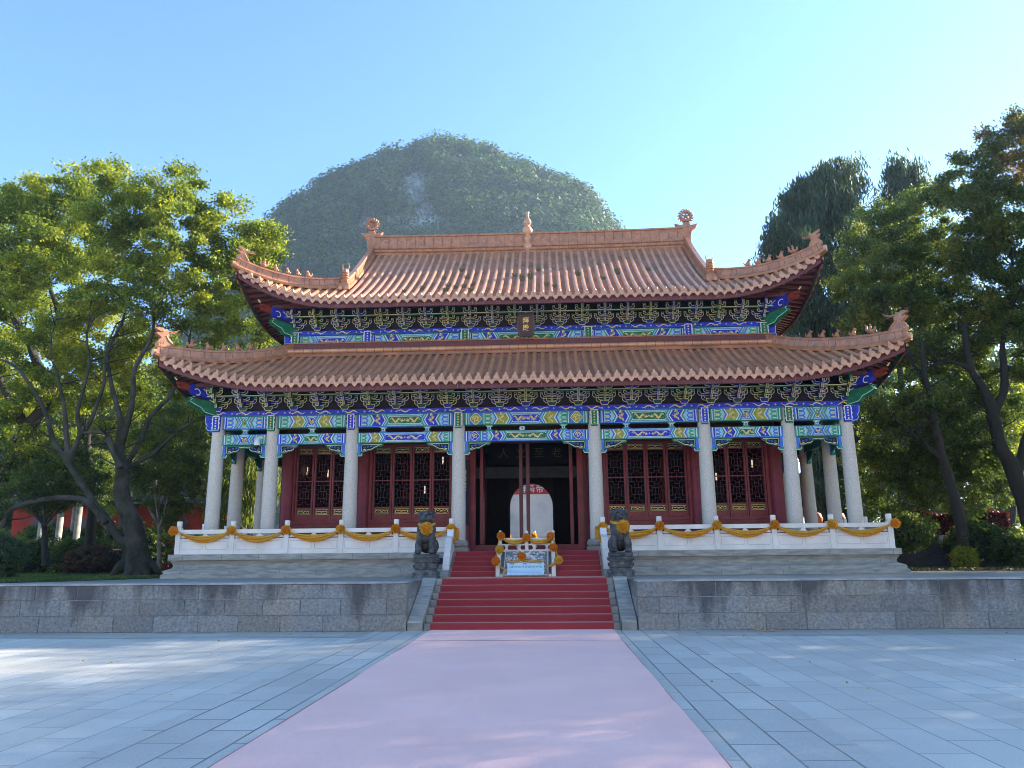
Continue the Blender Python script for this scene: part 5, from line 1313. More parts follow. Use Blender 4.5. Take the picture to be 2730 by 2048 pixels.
RM = [(-.20, -.05), (-.21, .02), (-.27, .06), (-.27, .14), (-.20, .17), (-.16, .18), (-.21, .22), (-.21, .30), (-.15, .33), (-.13, .34), (-.13, .70), (-.17, .72), (-.17, .78), (0, .82),
      (.17, .78), (.17, .72), (.13, .70), (.13, .34), (.15, .33), (.21, .30), (.21, .22), (.16, .18), (.20, .17), (.27, .14), (.27, .06), (.21, .02), (.20, -.05)]
mb.sweep(path, RM, RIDGE); q = mb.build('main_ridge', ur)
mb = MB(); x = -5.7
while x < 5.8:
    z = zt(x)-.08
    for sd in (-1, 1):
        yy = RYc+sd*.133; mb.bx(x-.006, x+.006, *sorted((yy, yy-sd*.004)), z+.34, z+.70, GROOVE)
        if sd < 0:
            mb.bx(x-.006, x+.006, RYc-.275, RYc-.27, z+.06, z+.14, GROOVE); mb.bx(x-.006, x+.006, RYc-.215, RYc-.21, z+.22, z+.30, GROOVE)
            fr = frame((x+.17, RYc-.131, z+.52)); mb.stroke([(.11*math.cos(t*2.2)-.0, .07*math.sin(t*3.1+x)) for t in np.linspace(0, 3, 12)], .014, fr, .004, TILE)
    x += .345
mb.build('ridge_joints', q)
for s in (-1, 1):                                                # end ornaments: shaft, winged base, flaming wheel
    mb = MB(); x = s*6.06; z0 = zr-.35; fr = frame((x, RYc, 0))
    solid([(-.13, z0), (.13, z0), (.14, z0+.7), (.20, z0+.98), (.36, z0+1.12), (.44, z0+1.28), (.30, z0+1.24), (.16, z0+1.22), (.10, z0+1.34), (-.10, z0+1.34), (-.16, z0+1.22), (-.30, z0+1.24), (-.44, z0+1.28), (-.36, z0+1.12), (-.20, z0+.98), (-.14, z0+.7)], .10, fr, RIDGE, mb, .92)
    for q_ in (-1, 1):
        for k in range(4): mb.tube([fr(q_*.08, z0+.98+.06*k, .10), fr(q_*(.24+.03*k), z0+1.04+.06*k, .10)], [.02, .01], TILE, 5)
    cz = z0+1.60; R_ = .255; n = 30
    for k in range(n):                                           # ring with flame tongues
        a0, a1 = 2*math.pi*k/n, 2*math.pi*(k+1)/n; am = (a0+a1)/2; f = frame((x, RYc, cz))
        mb.prism([(R_*.58*math.cos(a0), R_*.58*math.sin(a0)), (R_*.9*math.cos(a0), R_*.9*math.sin(a0)), (R_*.9*math.cos(a1), R_*.9*math.sin(a1)), (R_*.58*math.cos(a1), R_*.58*math.sin(a1))], f, -.075, .075, RIDGE)
        if k % 2 == 0: mb.tube([f(R_*.88*math.cos(am), R_*.88*math.sin(am), 0), f(R_*1.06*math.cos(am), R_*1.06*math.sin(am), 0), f(R_*1.22*math.cos(am+.16), R_*1.22*math.sin(am+.16), 0)], [.05, .035, .008], RIDGE, 6)
    for k in range(5): a = k*2*math.pi/5+.3; f = frame((x, RYc, cz)); mb.tube([f(0, 0, 0), f(R_*.7*math.cos(a), R_*.7*math.sin(a), 0)], .035, RIDGE, 6)
    mb.lathe([(.02, -.06), (.06, -.04), (.06, .04), (.02, .06)], (x, RYc, cz), RIDGE, 8)
    mb.build('ridge_end_ornament', ur)
mb = MB(); z = zr-.02; pr = [(.15, -.05), (.16, .0), (.185, .08), (.185, .20), (.13, .28), (.09, .31), (.13, .36), (.17, .44), (.17, .52), (.12, .60), (.08, .62), (.13, .66), (.185, .76), (.19, .86), (.13, .96), (.08, 1.0), (.07, 1.03), (.12, 1.07), (.15, 1.15), (.13, 1.25), (.08, 1.31), (.055, 1.40), (.06, 1.50), (.085, 1.58), (.03, 1.60)]
mb.lathe(pr, (0, RYc-.10, z), TILE, 20); mb.build('ridge_spire', ur)

# ---- painted dragon-head beams under the corners
for (X, Y, z, sc_) in ((9.28, CY, 6.30, 1.), (UX, UY, 9.22, 1.)):
    for s in (-1, 1):
        d = Vector((s, -1, 0)).normalized(); l = Vector((-d.y, d.x, 0)); o_ = Vector((s*X, Y-.0, z)); fr = lambda a, b, e_: o_+d*a+Vector((0, 0, b+a*.20))+l*e_
        mb = MB(); solid([(0, -.14), (.85, -.14), (.98, -.05), (.98, .10), (.85, .18), (0, .18)], .13, fr, BLUE, mb, .97)
        for e_ in (-1, 1):
            f = lambda a, b, k, e_=e_: fr(a, b, e_*(.132+k)); mb.stroke([(.78+.09*math.cos(t), -.06+.09*math.sin(t)) for t in np.linspace(.6, 5.0, 14)], .03, f, .004, WHITE)
            mb.stroke([(.15, .0), (.3, .08), (.45, .02), (.6, .09)], .04, f, .003, GOLD)
        q = mb.build('corner_beam', hall)
        mb = MB(); solid([(.96, -.06), (1.10, -.09), (1.28, -.07), (1.32, -.03), (1.18, -.02), (1.14, .0), (1.24, .02), (1.36, .04), (1.34, .09), (1.22, .11), (1.10, .13), (.96, .10)], .085, fr, mat('dragon_red', (.26, .035, .02), .5, .2, 20) if 'dragon_red' not in MATS else MATS['dragon_red'], mb, .9)
        for e_ in (-1, 1):
            f = lambda a, b, k, e_=e_: fr(a, b, e_*(.088+k)); mb.stroke([(1.0, .07), (1.1, .08), (1.2, .07)], .03, f, -.006, GOLD); mb.stroke([(1.0, .0), (1.12, -.01), (1.22, -.03)], .018, f, -.006, WHITE)
        mb.tube([fr(1.34, .14, 0), fr(1.42, .20, 0), fr(1.36, .23, 0)], [.03, .02, .008], GOLD, 6); mb.build('corner_dragon_head', q)
        mb = MB(); fr2 = lambda a, b, e_: o_+d*a+Vector((0, 0, b-.30+a*.12))+l*e_; solid([(0, -.30), (.50, -.26), (.62, -.14), (.78, -.10), (.98, -.02), (.92, .08), (.98, .12), (0, .12)], .11, fr2, GREEN, mb, .97)
        for e_ in (-1, 1): f = lambda a, b, k, e_=e_: fr2(a, b, e_*(.112+k)); mb.stroke([(0, -.28), (.50, -.24), (.62, -.12), (.78, -.08), (.96, -.01), (.90, .08), (.95, .11)], .025, f, .003, PTEAL)
        mb.build('corner_bracket_arm', hall)

# ---- security cameras
e = empty('security_camera', 'white dome security camera on the lower painted beam at left', 'security camera', (0, 0, 0)); p = at(685, 1187, 22.3)
mb = MB(); mb.lathe([(.05, .17), (.075, .14), (.085, .04), (.09, 0), (.085, -.01)], p, CWHITE, 16); mb.build('housing', e)
mb = MB(); mb.lathe([(.075, -.01), (.07, -.06), (.045, -.10), (.01, -.115)], p, CBLK, 16); mb.build('dome', e)
mb = MB(); mb.tube([p+np.array([0, 0, .15]), p+np.array([.03, .02, .22]), p+np.array([.09, .15, .24])], .03, CWHITE, 8); mb.build('bracket', e)
e = empty('security_camera', 'small round white security camera over the middle of the doorway', 'security camera', (0, 0, 0)); p = at(1392, 1142, 22.45)
mb = MB(); mb.lathe([(.02, -.06), (.075, -.05), (.085, 0), (.075, .05), (.02, .06)], p, CWHITE, 16); mb.build('housing', e); mb = MB(); mb.lathe([(.01, -.03), (.04, 0), (.01, .03)], p+np.array([0, -.065, 0]), CBLK, 12); mb.build('lens', e)

# ------------------------------------------------------------------ the court behind, seen through the arch
e = empty('marble_balustrade', 'white marble balustrade with pale garland seen through the arched back door', 'balustrade', (0, 0, 0))
for i in range(-3, 4): post_mb(-.1+1.2*i, 36.6, 1.75, .95).build('post', e)
for i in range(-3, 3): rail_panel(e, frame((-.1+1.2*i+.07, 36.6, 1.75)), 1.06)
g = empty('silk_garland', 'pale yellow garland on the far balustrade beyond the arch', 'garland', (0, 0, 0))
for i in range(-2, 2): swag_mb((-.1+1.2*i, 36.5, 2.45), (-.1+1.2*(i+1), 36.5, 2.45), .3, SILKY, SILKY, .04, i+9).build('swag', g)
for i in range(-2, 3): rosette_mb((-.1+1.2*i, 36.45, 2.5), .12, SILKY, SILK, seed=i+90).build('rosette', g)
mb = MB(); mb.bx(-4.5, 4.3, 36.5, 40, 1.03, 1.75, MARB); tag(mb.build('far_terrace_base'), 'pale stone terrace base beyond the arched back door', 'terrace')
HALLG = mat('backdrop_haze', (.90, .92, .88), .8, 0, .5, col2=(.50, .56, .56), bump=.3, bscale=3)  # pale mottled colour paints the bright haze of the court
RBAN = mat('banner_red', (.55, .05, .06), .6, .1, 4)
e = empty('court_backdrop', 'added pale hall standing in for the hazy bright court beyond the arch', 'hall', (0, 0, 0))  # added backdrop in place of the hazy tree-filled court
mb = MB(); mb.bx(-9, 9, 47, 55, 1.03, 7.0, HALLG); mb.build('wall', e)
mb = MB(); mb.add([(-10, 45.8, 6.6), (10, 45.8, 6.6), (10, 51, 9.4), (-10, 51, 9.4), (-10, 56.2, 6.6), (10, 56.2, 6.6)], [(0, 1, 2, 3), (3, 2, 5, 4), (0, 3, 4), (1, 5, 2)], RIDGE); mb.build('roof', e)
b = empty('red_banner', 'red banner with white lettering hung beyond the arched door', 'banner', (0, 0, 0))
mb = MB(); fr = frame((-.2, 38.2, 0)); mb.prism(R4(-2.4, 2.4, 4.52, 5.05), fr, -.02, 0, RBAN); q = mb.build('cloth', b)
mb = MB(); ptext('拜舜帝', .42, fr, .005, WHITE, mb, -.05, 4.76); r_ = mb.build('banner_lettering', q)
mb = MB(); 
for s in (-1, 1): mb.tube([(-.2+s*2.42, 38.2, 1.75), (-.2+s*2.42, 38.2, 5.1)], .03, SILV, 6)
mb.build('poles', b)
e = empty('incense_burner', 'small bronze burner standing between balustrade posts beyond arch', 'burner', (0, 0, 0))
mb = MB(); mb.lathe([(.12, 0), (.06, .1), (.06, .3), (.2, .4), (.22, .55), (.17, .62)], (-.9, 37.6, 1.75), LION, 14); mb.build('bowl', e)

# weeds rooted between the tiles of the upper roof
mb = MB(); rw = random.Random(12); WEED = mat('roof_weed', (.14, .13, .06), .9, .3, 20)
for k in range(26):
    x, t = rw.uniform(-4.2, 4.5), rw.uniform(.7, 3.4)
    if k > 14: x, t = rw.uniform(-4, 1), rw.uniform(.6, 2.6)
    c = uPf(-1, round(x/.272)*.272+.136, t)
    for j in range(34):
        a = rw.random()*6.28; r = rw.uniform(.02, .13); h = rw.uniform(.02, .16); b = c+Vector((r*math.cos(a)*.6, r*math.sin(a), r*math.sin(a)*.6)); w_ = .018
        mb.add([b+Vector((-w_, 0, 0)), b+Vector((w_, 0, 0)), b+Vector((math.cos(a)*.05, -.02, h))], [(0, 1, 2)], WEED)
q = mb.build('roof_weeds', ur); q['kind'] = 'stuff'
# ------------------------------------------------------------------ foliage tools
K = 2730/2211
def P2(x, y, Y): return at(x*K, y*K, Y)               # layout sheet pixel -> point at depth Y
def rad(r, Y): return r*K/FPX*Y*1.02
def leaf_mat(name, c1, c2, c3=None, trans=.38, scale=.7, rough=.5, isl=.34):
    m = bpy.data.materials.new(name); MATS[name] = m; m.use_nodes = True; nt = m.node_tree; b = nt.nodes['Principled BSDF']; out = nt.nodes['Material Output']
    tc = N(nt, 'ShaderNodeTexCoord'); n = N(nt, 'ShaderNodeTexNoise'); n.inputs['Scale'].default_value = scale; n.inputs['Detail'].default_value = 4; nt.links.new(tc.outputs['Object'], n.inputs['Vector'])
    geo = N(nt, 'ShaderNodeNewGeometry'); ad = N(nt, 'ShaderNodeMath', operation='MULTIPLY_ADD'); ad.inputs[1].default_value = isl; ad.inputs[2].default_value = -isl/2
    nt.links.new(geo.outputs['Random Per Island'], ad.inputs[0]); sm = N(nt, 'ShaderNodeMath', operation='ADD'); nt.links.new(n.outputs[0], sm.inputs[0]); nt.links.new(ad.outputs[0], sm.inputs[1])
    r = N(nt, 'ShaderNodeValToRGB'); e = r.color_ramp.elements; e[0].position = .34; e[0].color = (*c1, 1); e[1].position = .62; e[1].color = (*c2, 1)
    if c3: q = r.color_ramp.elements.new(.80); q.color = (*c3, 1)
    nt.links.new(sm.outputs[0], r.inputs[0]); nt.links.new(r.outputs[0], b.inputs['Base Color']); b.inputs['Roughness'].default_value = rough; b.inputs['Specular IOR Level'].default_value = .35
    tr = N(nt, 'ShaderNodeBsdfTranslucent'); hs = N(nt, 'ShaderNodeMix', data_type='RGBA', blend_type='MULTIPLY'); hs.inputs[0].default_value = 1; hs.inputs[7].default_value = (2.0, 2.0, .8, 1)
    nt.links.new(r.outputs[0], hs.inputs[6]); nt.links.new(hs.outputs[2], tr.inputs[0])
    mx = N(nt, 'ShaderNodeMixShader'); mx.inputs[0].default_value = trans; nt.links.new(b.outputs[0], mx.inputs[1]); nt.links.new(tr.outputs[0], mx.inputs[2]); nt.links.new(mx.outputs[0], out.inputs[0])
    return m
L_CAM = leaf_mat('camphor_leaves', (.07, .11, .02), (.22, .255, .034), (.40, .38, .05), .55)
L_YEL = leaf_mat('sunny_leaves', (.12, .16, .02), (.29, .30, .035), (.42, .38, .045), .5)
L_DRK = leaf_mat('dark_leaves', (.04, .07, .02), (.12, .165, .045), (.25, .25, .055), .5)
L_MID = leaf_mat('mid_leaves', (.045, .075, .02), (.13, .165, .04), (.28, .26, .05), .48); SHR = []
L_CYP = leaf_mat('cypress_sprays', (.022, .048, .026), (.055, .095, .045), (.09, .13, .05), .3, 1.2)
L_WEP = leaf_mat('weeping_sprays', (.06, .09, .015), (.20, .22, .03), (.32, .32, .05), .45, 1.5)
L_BRZ = leaf_mat('bronze_leaves', (.05, .06, .02), (.15, .12, .035), (.34, .18, .05), .4)
L_BOX = leaf_mat('clipped_leaves', (.035, .07, .03), (.08, .14, .06), None, .25, 2)
L_REDB = leaf_mat('reddish_shrub', (.045, .02, .015), (.13, .07, .03), (.2, .12, .04), .3, 2)
L_IVY = leaf_mat('red_ivy', (.05, .006, .006), (.15, .012, .014), (.05, .08, .02), .3, 1.6)
L_HILL = leaf_mat('hill_foliage', (.022, .05, .014), (.07, .12, .026), (.20, .22, .05), .35, .16, .6, .08)
L_HILB = leaf_mat('bare_scrub', (.05, .05, .035), (.10, .095, .07), None, .2, .05)
GR = np.random.default_rng(5); DENS = 2.6; LSZ = .95
def leaf_mesh(C, l, w, droop=0, flat=0, nrm=None):
    n = len(C); a = GR.normal(size=(n, 3))
    if droop: a = a*np.array([.35, .35, .4])+np.array([0, 0, -1])*droop
    if flat: a[:, 2] *= (1-flat)
    a /= np.linalg.norm(a, axis=1)[:, None]
    if nrm is not None: q = nrm/np.linalg.norm(nrm, axis=1)[:, None]; a = a-q*(a*q).sum(1)[:, None]*.85; a /= np.linalg.norm(a, axis=1)[:, None]
    b = np.cross(a, GR.normal(size=(n, 3)) if nrm is None else nrm/np.linalg.norm(nrm, axis=1)[:, None]+GR.normal(size=(n, 3))*.35); b /= np.linalg.norm(b, axis=1)[:, None]
    ls = l*GR.uniform(.65, 1.3, (n, 1)); ws = w*GR.uniform(.7, 1.25, (n, 1))
    return np.stack([C-a*ls/2, C+b*ws/2-a*ls*.08, C+a*ls/2, C-b*ws/2-a*ls*.08], 1)
def leaves_obj(name, V_, m, parent=None):
    n = len(V_); me = bpy.data.meshes.new(name); me.vertices.add(4*n); me.vertices.foreach_set('co', V_.reshape(-1).astype(np.float32))
    me.loops.add(4*n); me.loops.foreach_set('vertex_index', np.arange(4*n, dtype=np.int32)); me.polygons.add(n)
    me.polygons.foreach_set('loop_start', np.arange(0, 4*n, 4, dtype=np.int32)); me.polygons.foreach_set('loop_total', np.full(n, 4, dtype=np.int32)); me.update(calc_edges=True)
    me.materials.append(m); o = bpy.data.objects.new(name, me); SC.collection.objects.link(o)
    if parent: o.parent = parent; o.matrix_parent_inverse = Matrix.Translation(parent.location).inverted()
    return o
def clump_points(c, R, n, twigs=None, tw=.22, shell=.55, droop=0):
    """leaf centres: many small twig tufts spread through an ellipsoid, denser to the outside"""
    R = np.array(R, float) if hasattr(R, '__len__') else np.array([R, R, R*.85]); twigs = twigs or max(6, int(10*R.mean()**1.3/tw*.28))
    d = GR.normal(size=(twigs, 3)); d /= np.linalg.norm(d, axis=1)[:, None]; rr_ = (shell+(1-shell)*GR.random((twigs, 1))**.7)*GR.uniform(.8, 1.15, (twigs, 1)); T = c+d*R*rr_
    k = GR.integers(0, twigs, n); s = tw*GR.uniform(.6, 1.3, (twigs, 1)); off = GR.normal(size=(n, 3))*s[k]*np.array([1, 1, .7])
    if droop: off[:, 2] -= np.abs(GR.normal(size=n))*droop
    return T[k]+off
def crown(clumps, per, l, w, **kw):
    """clumps: (x, y, r, Y) in layout pixels"""
    lw = kw.pop('leafkw', {})
    C = []
    for cl in clumps:
        x, y, r, Y = cl[:4]; R = rad(r, Y); C.append(clump_points(P2(x, y, Y), (R, R*1.25, R*(cl[4] if len(cl) > 4 else .9)), int(DENS*per*(r/55)**2*(cl[5] if len(cl) > 5 else 1)), **kw))
    return leaf_mesh(np.concatenate(C), l*LSZ, w*LSZ, **lw)
def limb(mb, pts, r0, r1, m, Y=None, wob=.0, n=9):
    """pts (x,y[,Y]) in layout pixels -> smooth tapering limb"""
    Q = [Vector(P2(p[0], p[1], p[2] if len(p) > 2 else Y)) for p in pts]
    # Catmull-Rom refine
    R_ = []; 
    for i in range(len(Q)-1):
        p0, p1, p2, p3 = Q[max(i-1, 0)], Q[i], Q[i+1], Q[min(i+2, len(Q)-1)]
        for k in range(4):
            t = k/4; R_.append(.5*((2*p1)+(-p0+p2)*t+(2*p0-5*p1+4*p2-p3)*t*t+(-p0+3*p1-3*p2+p3)*t**3))
    R_.append(Q[-1]); N_ = len(R_)
    for i in range(1, N_-1): R_[i] = R_[i]+Vector((noise.noise(R_[i]*1.3), noise.noise(R_[i]*1.3+Vector((9, 0, 0))), 0))*wob
    rr_ = [(r0+(r1-r0)*(i/(N_-1))**.8)*(1+.10*noise.noise(R_[i]*3)) for i in range(N_)]
    mb.tube(R_, rr_, m, max(n, 12), rough=.16)
    return R_
def fuse(o, vox):
    """merge overlapping limbs into one continuous bark surface"""
    md = o.modifiers.new('r', 'REMESH'); md.mode = 'VOXEL'; md.voxel_size = vox; md.use_smooth_shade = True
    sm = o.modifiers.new('s', 'SMOOTH'); sm.iterations = 2; sm.factor = .5
    bpy.context.view_layer.update(); dg = bpy.context.evaluated_depsgraph_get(); me = bpy.data.meshes.new_from_object(o.evaluated_get(dg)); o.modifiers.clear(); o.data = me
def twigs(mb, pts, n, L, m, up=.5):
    for _ in range(n):
        p = pts[GR.integers(len(pts)//2, len(pts))]; d = Vector(GR.normal(size=3)); d.z = abs(d.z)*up+.2; d.normalize(); q = p+d*L*float(GR.uniform(.5, 1)); mb.tube([p, p.lerp(q, .5)+Vector(GR.normal(size=3)*.05), q], [.03, .018, .006], m, 4)

# ------------------------------------------------------------------ lawn and verge
mb = MB(); LW = [(-60, 16.9), (-11.1, 17.95), (-10.9, 18.6), (-10.75, 21.6), (-10.45, 24), (-10.3, 60), (-60, 60)]
sheet('lawn', [(-60, 17.5), (-13.5, 17.6), (-11.6, 19.4), (-10.6, 21.6), (-10.35, 24), (-10.3, 60), (-60, 60)], TZ+.012, GRASSM)
sheet('lawn', [(10.5, 24.0), (14, 23.2), (60, 21.5), (60, 60), (10.4, 60)], TZ+.012, EARTH)
def in_l(n):
    x = GR.uniform(-26, -10.5, n); y = GR.uniform(17.6, 30, n); ok = (y > 17.7+np.clip((x+13.5), 0, 9)*1.25) ; return x[ok], y[ok]
x, y = in_l(45000); C = np.stack([x, y, np.full(len(x), TZ+.035)], 1); L_GR = leaf_mat('grass_blades', (.035, .07, .015), (.10, .15, .03), (.2, .2, .05), .3, .8)
o = leaves_obj('grass', leaf_mesh(C, .09, .02, droop=1.2), L_GR); o['kind'] = 'stuff'
x = GR.uniform(10.6, 24, 9000); y = GR.uniform(23.6, 29, 9000); C = np.stack([x, y, TZ+.02+GR.random(9000)*.06+.10*np.clip(y-24, 0, 3)*0], 1)
o = leaves_obj('leaf_litter', leaf_mesh(C, .12, .06, flat=.7), leaf_mat('litter', (.03, .045, .015), (.10, .09, .04), (.25, .16, .07), .2, 1.5)); o['kind'] = 'stuff'

# ------------------------------------------------------------------ left: the great two-stemmed camphor tree
e = empty('camphor_tree', 'large mossy camphor tree with leaning double trunk beside the platform', 'tree', tuple(P2(290, 1240, 24.5)), 'trees left of the hall')
mb = MB(); TY = 24.5; tips = []
tips.append(limb(mb, [(296, 1252), (298, 1200), (285, 1130), (262, 1060), (262, 1010), (258, 960), (262, 900)], 0.419, 0.112, BARKM, TY, .06, 14))
tips.append(limb(mb, [(288, 1252), (275, 1190), (235, 1130), (190, 1070), (150, 1000), (120, 960), (100, 900), (70, 840), (30, 790), (-20, 770)], 0.173, 0.036, BARKM, TY, .06, 12))
tips.append(limb(mb, [(150, 1000), (172, 940), (168, 880), (190, 800), (188, 720), (200, 640)], 0.104, 0.031, BARKM, TY, .06, 10))
tips.append(limb(mb, [(172, 945), (200, 900), (225, 830), (228, 770), (250, 700)], 0.098, 0.025, BARKM, TY, .05, 9))
tips.append(limb(mb, [(150, 1000), (140, 900), (130, 830), (110, 760), (120, 690)], 0.098, 0.025, BARKM, TY, .05, 9))
tips.append(limb(mb, [(262, 1010), (240, 960), (225, 935), (180, 935)], 0.115, 0.061, BARKM, TY-.3, .04, 9))
tips.append(limb(mb, [(258, 960), (285, 880), (290, 800), (330, 720), (330, 640), (345, 560)], 0.126, 0.031, BARKM, TY, .06, 10))
tips.append(limb(mb, [(262, 1020), (300, 960), (325, 900), (370, 850), (400, 770), (420, 690), (470, 620)], 0.110, 0.025, BARKM, TY+.5, .06, 9))
tips.append(limb(mb, [(275, 1010), (330, 980), (380, 935), (430, 905), (500, 890)], 0.098, 0.020, BARKM, TY+.4, .05, 8))
tips.append(limb(mb, [(265, 940), (255, 880), (240, 820), (235, 760), (270, 680), (290, 600)], 0.115, 0.031, BARKM, TY+.3, .06, 9))
tips.append(limb(mb, [(230, 1130), (190, 1085), (150, 1075), (100, 1078), (50, 1090), (20, 1105), (5, 1140)], 0.115, 0.066, BARKM, TY-.8, .03, 9))
for (x, y, dx, dy) in ((280, 1235, -.5, -.3), (300, 1238, .5, -.35), (306, 1236, .55, .3), (288, 1240, .05, -.6)):     # root flare
    p = P2(x, y, TY); mb.tube([p+np.array([0, 0, .45]), p+np.array([dx*.5, dy*.5, .12]), (p[0]+dx, p[1]+dy, TZ-.05)], [.20, .17, .05], BARKM, 10)
q = mb.build('trunk', None); fuse(q, .035); q.parent = e; q.matrix_parent_inverse = Matrix.Translation(e.location).inverted()
mb = MB()
for t in tips: twigs(mb, t, 8, 1.3, BARK)
child(mb, 'branches', e)
mb = MB(); mb.lathe([(.02, -.02), (.14, -.015), (.14, .015), (.02, .02)], P2(253, 1187, TY-.95), mat('tree_tag', (.28, .22, .25), .5), 12, sy=.3); child(mb, 'tag', e)
cl = [(232, 365, 34, 24), (215, 420, 45, 24.5), (270, 405, 42, 25), (315, 430, 48, 24.6), (352, 400, 34, 24.2), (395, 385, 36, 25), (420, 425, 42, 25), (375, 460, 52, 24.3), (300, 490, 58, 25), (235, 485, 50, 24), (445, 480, 46, 25.5),
      (505, 440, 36, 25.4), (480, 500, 46, 25.6), (560, 495, 36, 26), (585, 500, 28, 26), (535, 530, 46, 26), (590, 540, 26, 26.2), (495, 560, 48, 25), (560, 580, 42, 26.4), (430, 540, 50, 25), (360, 540, 50, 24), (300, 580, 48, 24), (245, 560, 42, 24.8),
      (420, 610, 52, 24.6), (350, 630, 44, 24.2), (470, 640, 50, 25), (500, 690, 36, 25.4), (410, 690, 44, 24.8), (330, 690, 36, 24.4), (455, 720, 38, 26), (300, 650, 34, 24), (240, 640, 32, 25), (180, 480, 40, 25), (330, 470, 44, 24.5), (545, 600, 40, 26.5), (520, 640, 36, 26.5), (540, 560, 40, 27), (470, 560, 44, 26), (390, 570, 46, 25), (280, 540, 44, 25), (575, 620, 26, 27), (330, 585, 40, 26), (60, 700, 44, 25.5), (110, 740, 44, 26), (150, 800, 40, 25.8), (205, 850, 36, 26.5), (70, 830, 46, 26), (15, 780, 46, 26), (270, 760, 38, 25.6), (310, 720, 40, 26), (350, 740, 36, 26.2), (300, 820, 34, 27), (370, 800, 36, 26.6), (120, 880, 36, 27), (40, 900, 40, 26.5), (180, 660, 40, 25), (130, 700, 40, 25), (390, 840, 32, 27), (330, 870, 34, 27.5), (250, 640, 40, 25.5), (200, 600, 44, 25.5), (150, 560, 44, 25.5), (60, 960, 40, 27), (20, 990, 36, 27.5), (230, 930, 34, 27.5), (300, 960, 36, 28), (340, 930, 34, 28), (130, 940, 34, 28), (410, 900, 34, 28), (280, 880, 36, 27.5)]
o = leaves_obj('crown', crown(cl, 1350, .125, .062, tw=.17), L_CAM, e)
e = empty('camphor_tree', 'spreading camphor tree with dark branches at the left edge', 'tree', tuple(P2(60, 1230, 27)), 'trees left of the hall')
mb = MB(); TY = 27; tips = [limb(mb, [(-30, 1240), (-25, 1100), (10, 1000), (60, 930), (100, 860), (80, 780), (40, 700), (10, 640)], .42, .08, BARK, TY, .08, 10),
    limb(mb, [(100, 870), (125, 780), (130, 700), (110, 620), (100, 560)], .20, .05, BARK, TY, .06), limb(mb, [(60, 930), (20, 860), (-10, 800), (-50, 740)], .2, .06, BARK, TY, .06), limb(mb, [(90, 820), (60, 740), (30, 690), (0, 600)], .14, .05, BARK, TY-.5, .06)]
q = mb.build('trunk', None); fuse(q, .05); mb = MB()
for t in tips: twigs(mb, t, 10, 1.5, BARK)
child(mb, 'branches', e); q.parent = e; q.matrix_parent_inverse = Matrix.Translation(e.location).inverted()
cl = [(15, 425, 36, 27), (60, 425, 40, 27), (100, 400, 36, 26.6), (70, 460, 50, 27), (150, 400, 38, 26), (185, 395, 40, 26.5), (180, 440, 45, 27), (130, 460, 50, 26.6), (20, 500, 55, 27), (90, 530, 55, 26), (160, 520, 55, 27), (-20, 560, 60, 27), (40, 590, 60, 26.4),
      (120, 600, 50, 26), (-10, 650, 50, 27), (60, 660, 42, 27), (200, 540, 44, 27.4), (215, 560, 36, 28), (150, 650, 32, 27), (0, 460, 50, 28), (40, 540, 55, 28), (110, 500, 50, 27), (30, 610, 50, 28), (80, 640, 44, 28), (0, 700, 50, 28), (120, 560, 44, 28)]
leaves_obj('crown', crown(cl, 1300, .14, .07, tw=.19), L_CAM, e)
e = empty('camphor_tree', 'lower sunlit yellow green tree in front of the dark branches at left', 'tree', tuple(P2(200, 1200, 30)), 'trees left of the hall')
mb = MB(); t = limb(mb, [(190, 1225), (200, 1100), (190, 960), (215, 850), (240, 760)], .22, .05, BARK, 30, .1); twigs(mb, t, 14, 1.5, BARK); q = mb.build('trunk', None); q.parent = e; q.matrix_parent_inverse = Matrix.Translation(e.location).inverted()
cl = [(215, 680, 40, 26), (180, 720, 45, 26), (250, 740, 45, 26), (210, 790, 50, 26), (140, 760, 45, 26), (280, 800, 36, 26), (60, 760, 50, 28), (20, 820, 55, 28), (100, 830, 45, 28), (160, 850, 40, 28), (240, 850, 36, 28), (30, 900, 45, 29), (-10, 740, 45, 28), (300, 740, 30, 27)]
leaves_obj('crown', crown(cl, 1300, .135, .07, tw=.2), L_YEL, e)
# trees seen between the left eaves and further back
def back_tree(name, label, base, H, cl, m, per=1000, l=.18, w=.09, trunk=.2, bark=BARK, grp='trees behind the left garden', lk=None, **kw):
    e = empty(name, label, 'tree', tuple(P2(*base)), grp); mb = MB(); x, y, Y = base; t = limb(mb, [(x, y), (x+6, y-H*.35), (x-4, y-H*.7), (x+3, y-H)], trunk, .05, bark, Y, .15); twigs(mb, t, 14, 1.6, bark)
    q = mb.build('trunk', None); q.parent = e; q.matrix_parent_inverse = Matrix.Translation(e.location).inverted()
    leaves_obj('crown', crown(cl, per, l, w, leafkw=lk or {}, **kw), m, e); return e
back_tree('broadleaf_tree', 'bright yellow green tree showing between the left tips of both roofs', (560, 1200, 37), 500, [(560, 650, 45, 37), (600, 700, 45, 37), (540, 720, 50, 37), (590, 760, 50, 37), (500, 760, 45, 36), (620, 650, 30, 38), (470, 790, 40, 36), (530, 820, 50, 36), (440, 830, 45, 36)], L_YEL, 1100, .17, .085, grp=None)
back_tree('broadleaf_tree', 'dark green tree rising behind the left columns', (470, 1200, 40), 330, [(470, 880, 60, 40), (520, 940, 60, 40), (410, 900, 60, 40), (440, 970, 70, 40), (500, 1020, 60, 41), (380, 960, 60, 40)], L_MID, 1000, .2, .10)
back_tree('broadleaf_tree', 'shadowy broadleaf tree behind the red garden building', (330, 1200, 46), 400, [(330, 800, 70, 46), (250, 880, 70, 46), (380, 860, 70, 46), (300, 940, 80, 46), (200, 950, 70, 46), (420, 780, 60, 47)], L_MID, 1000, .24, .12)
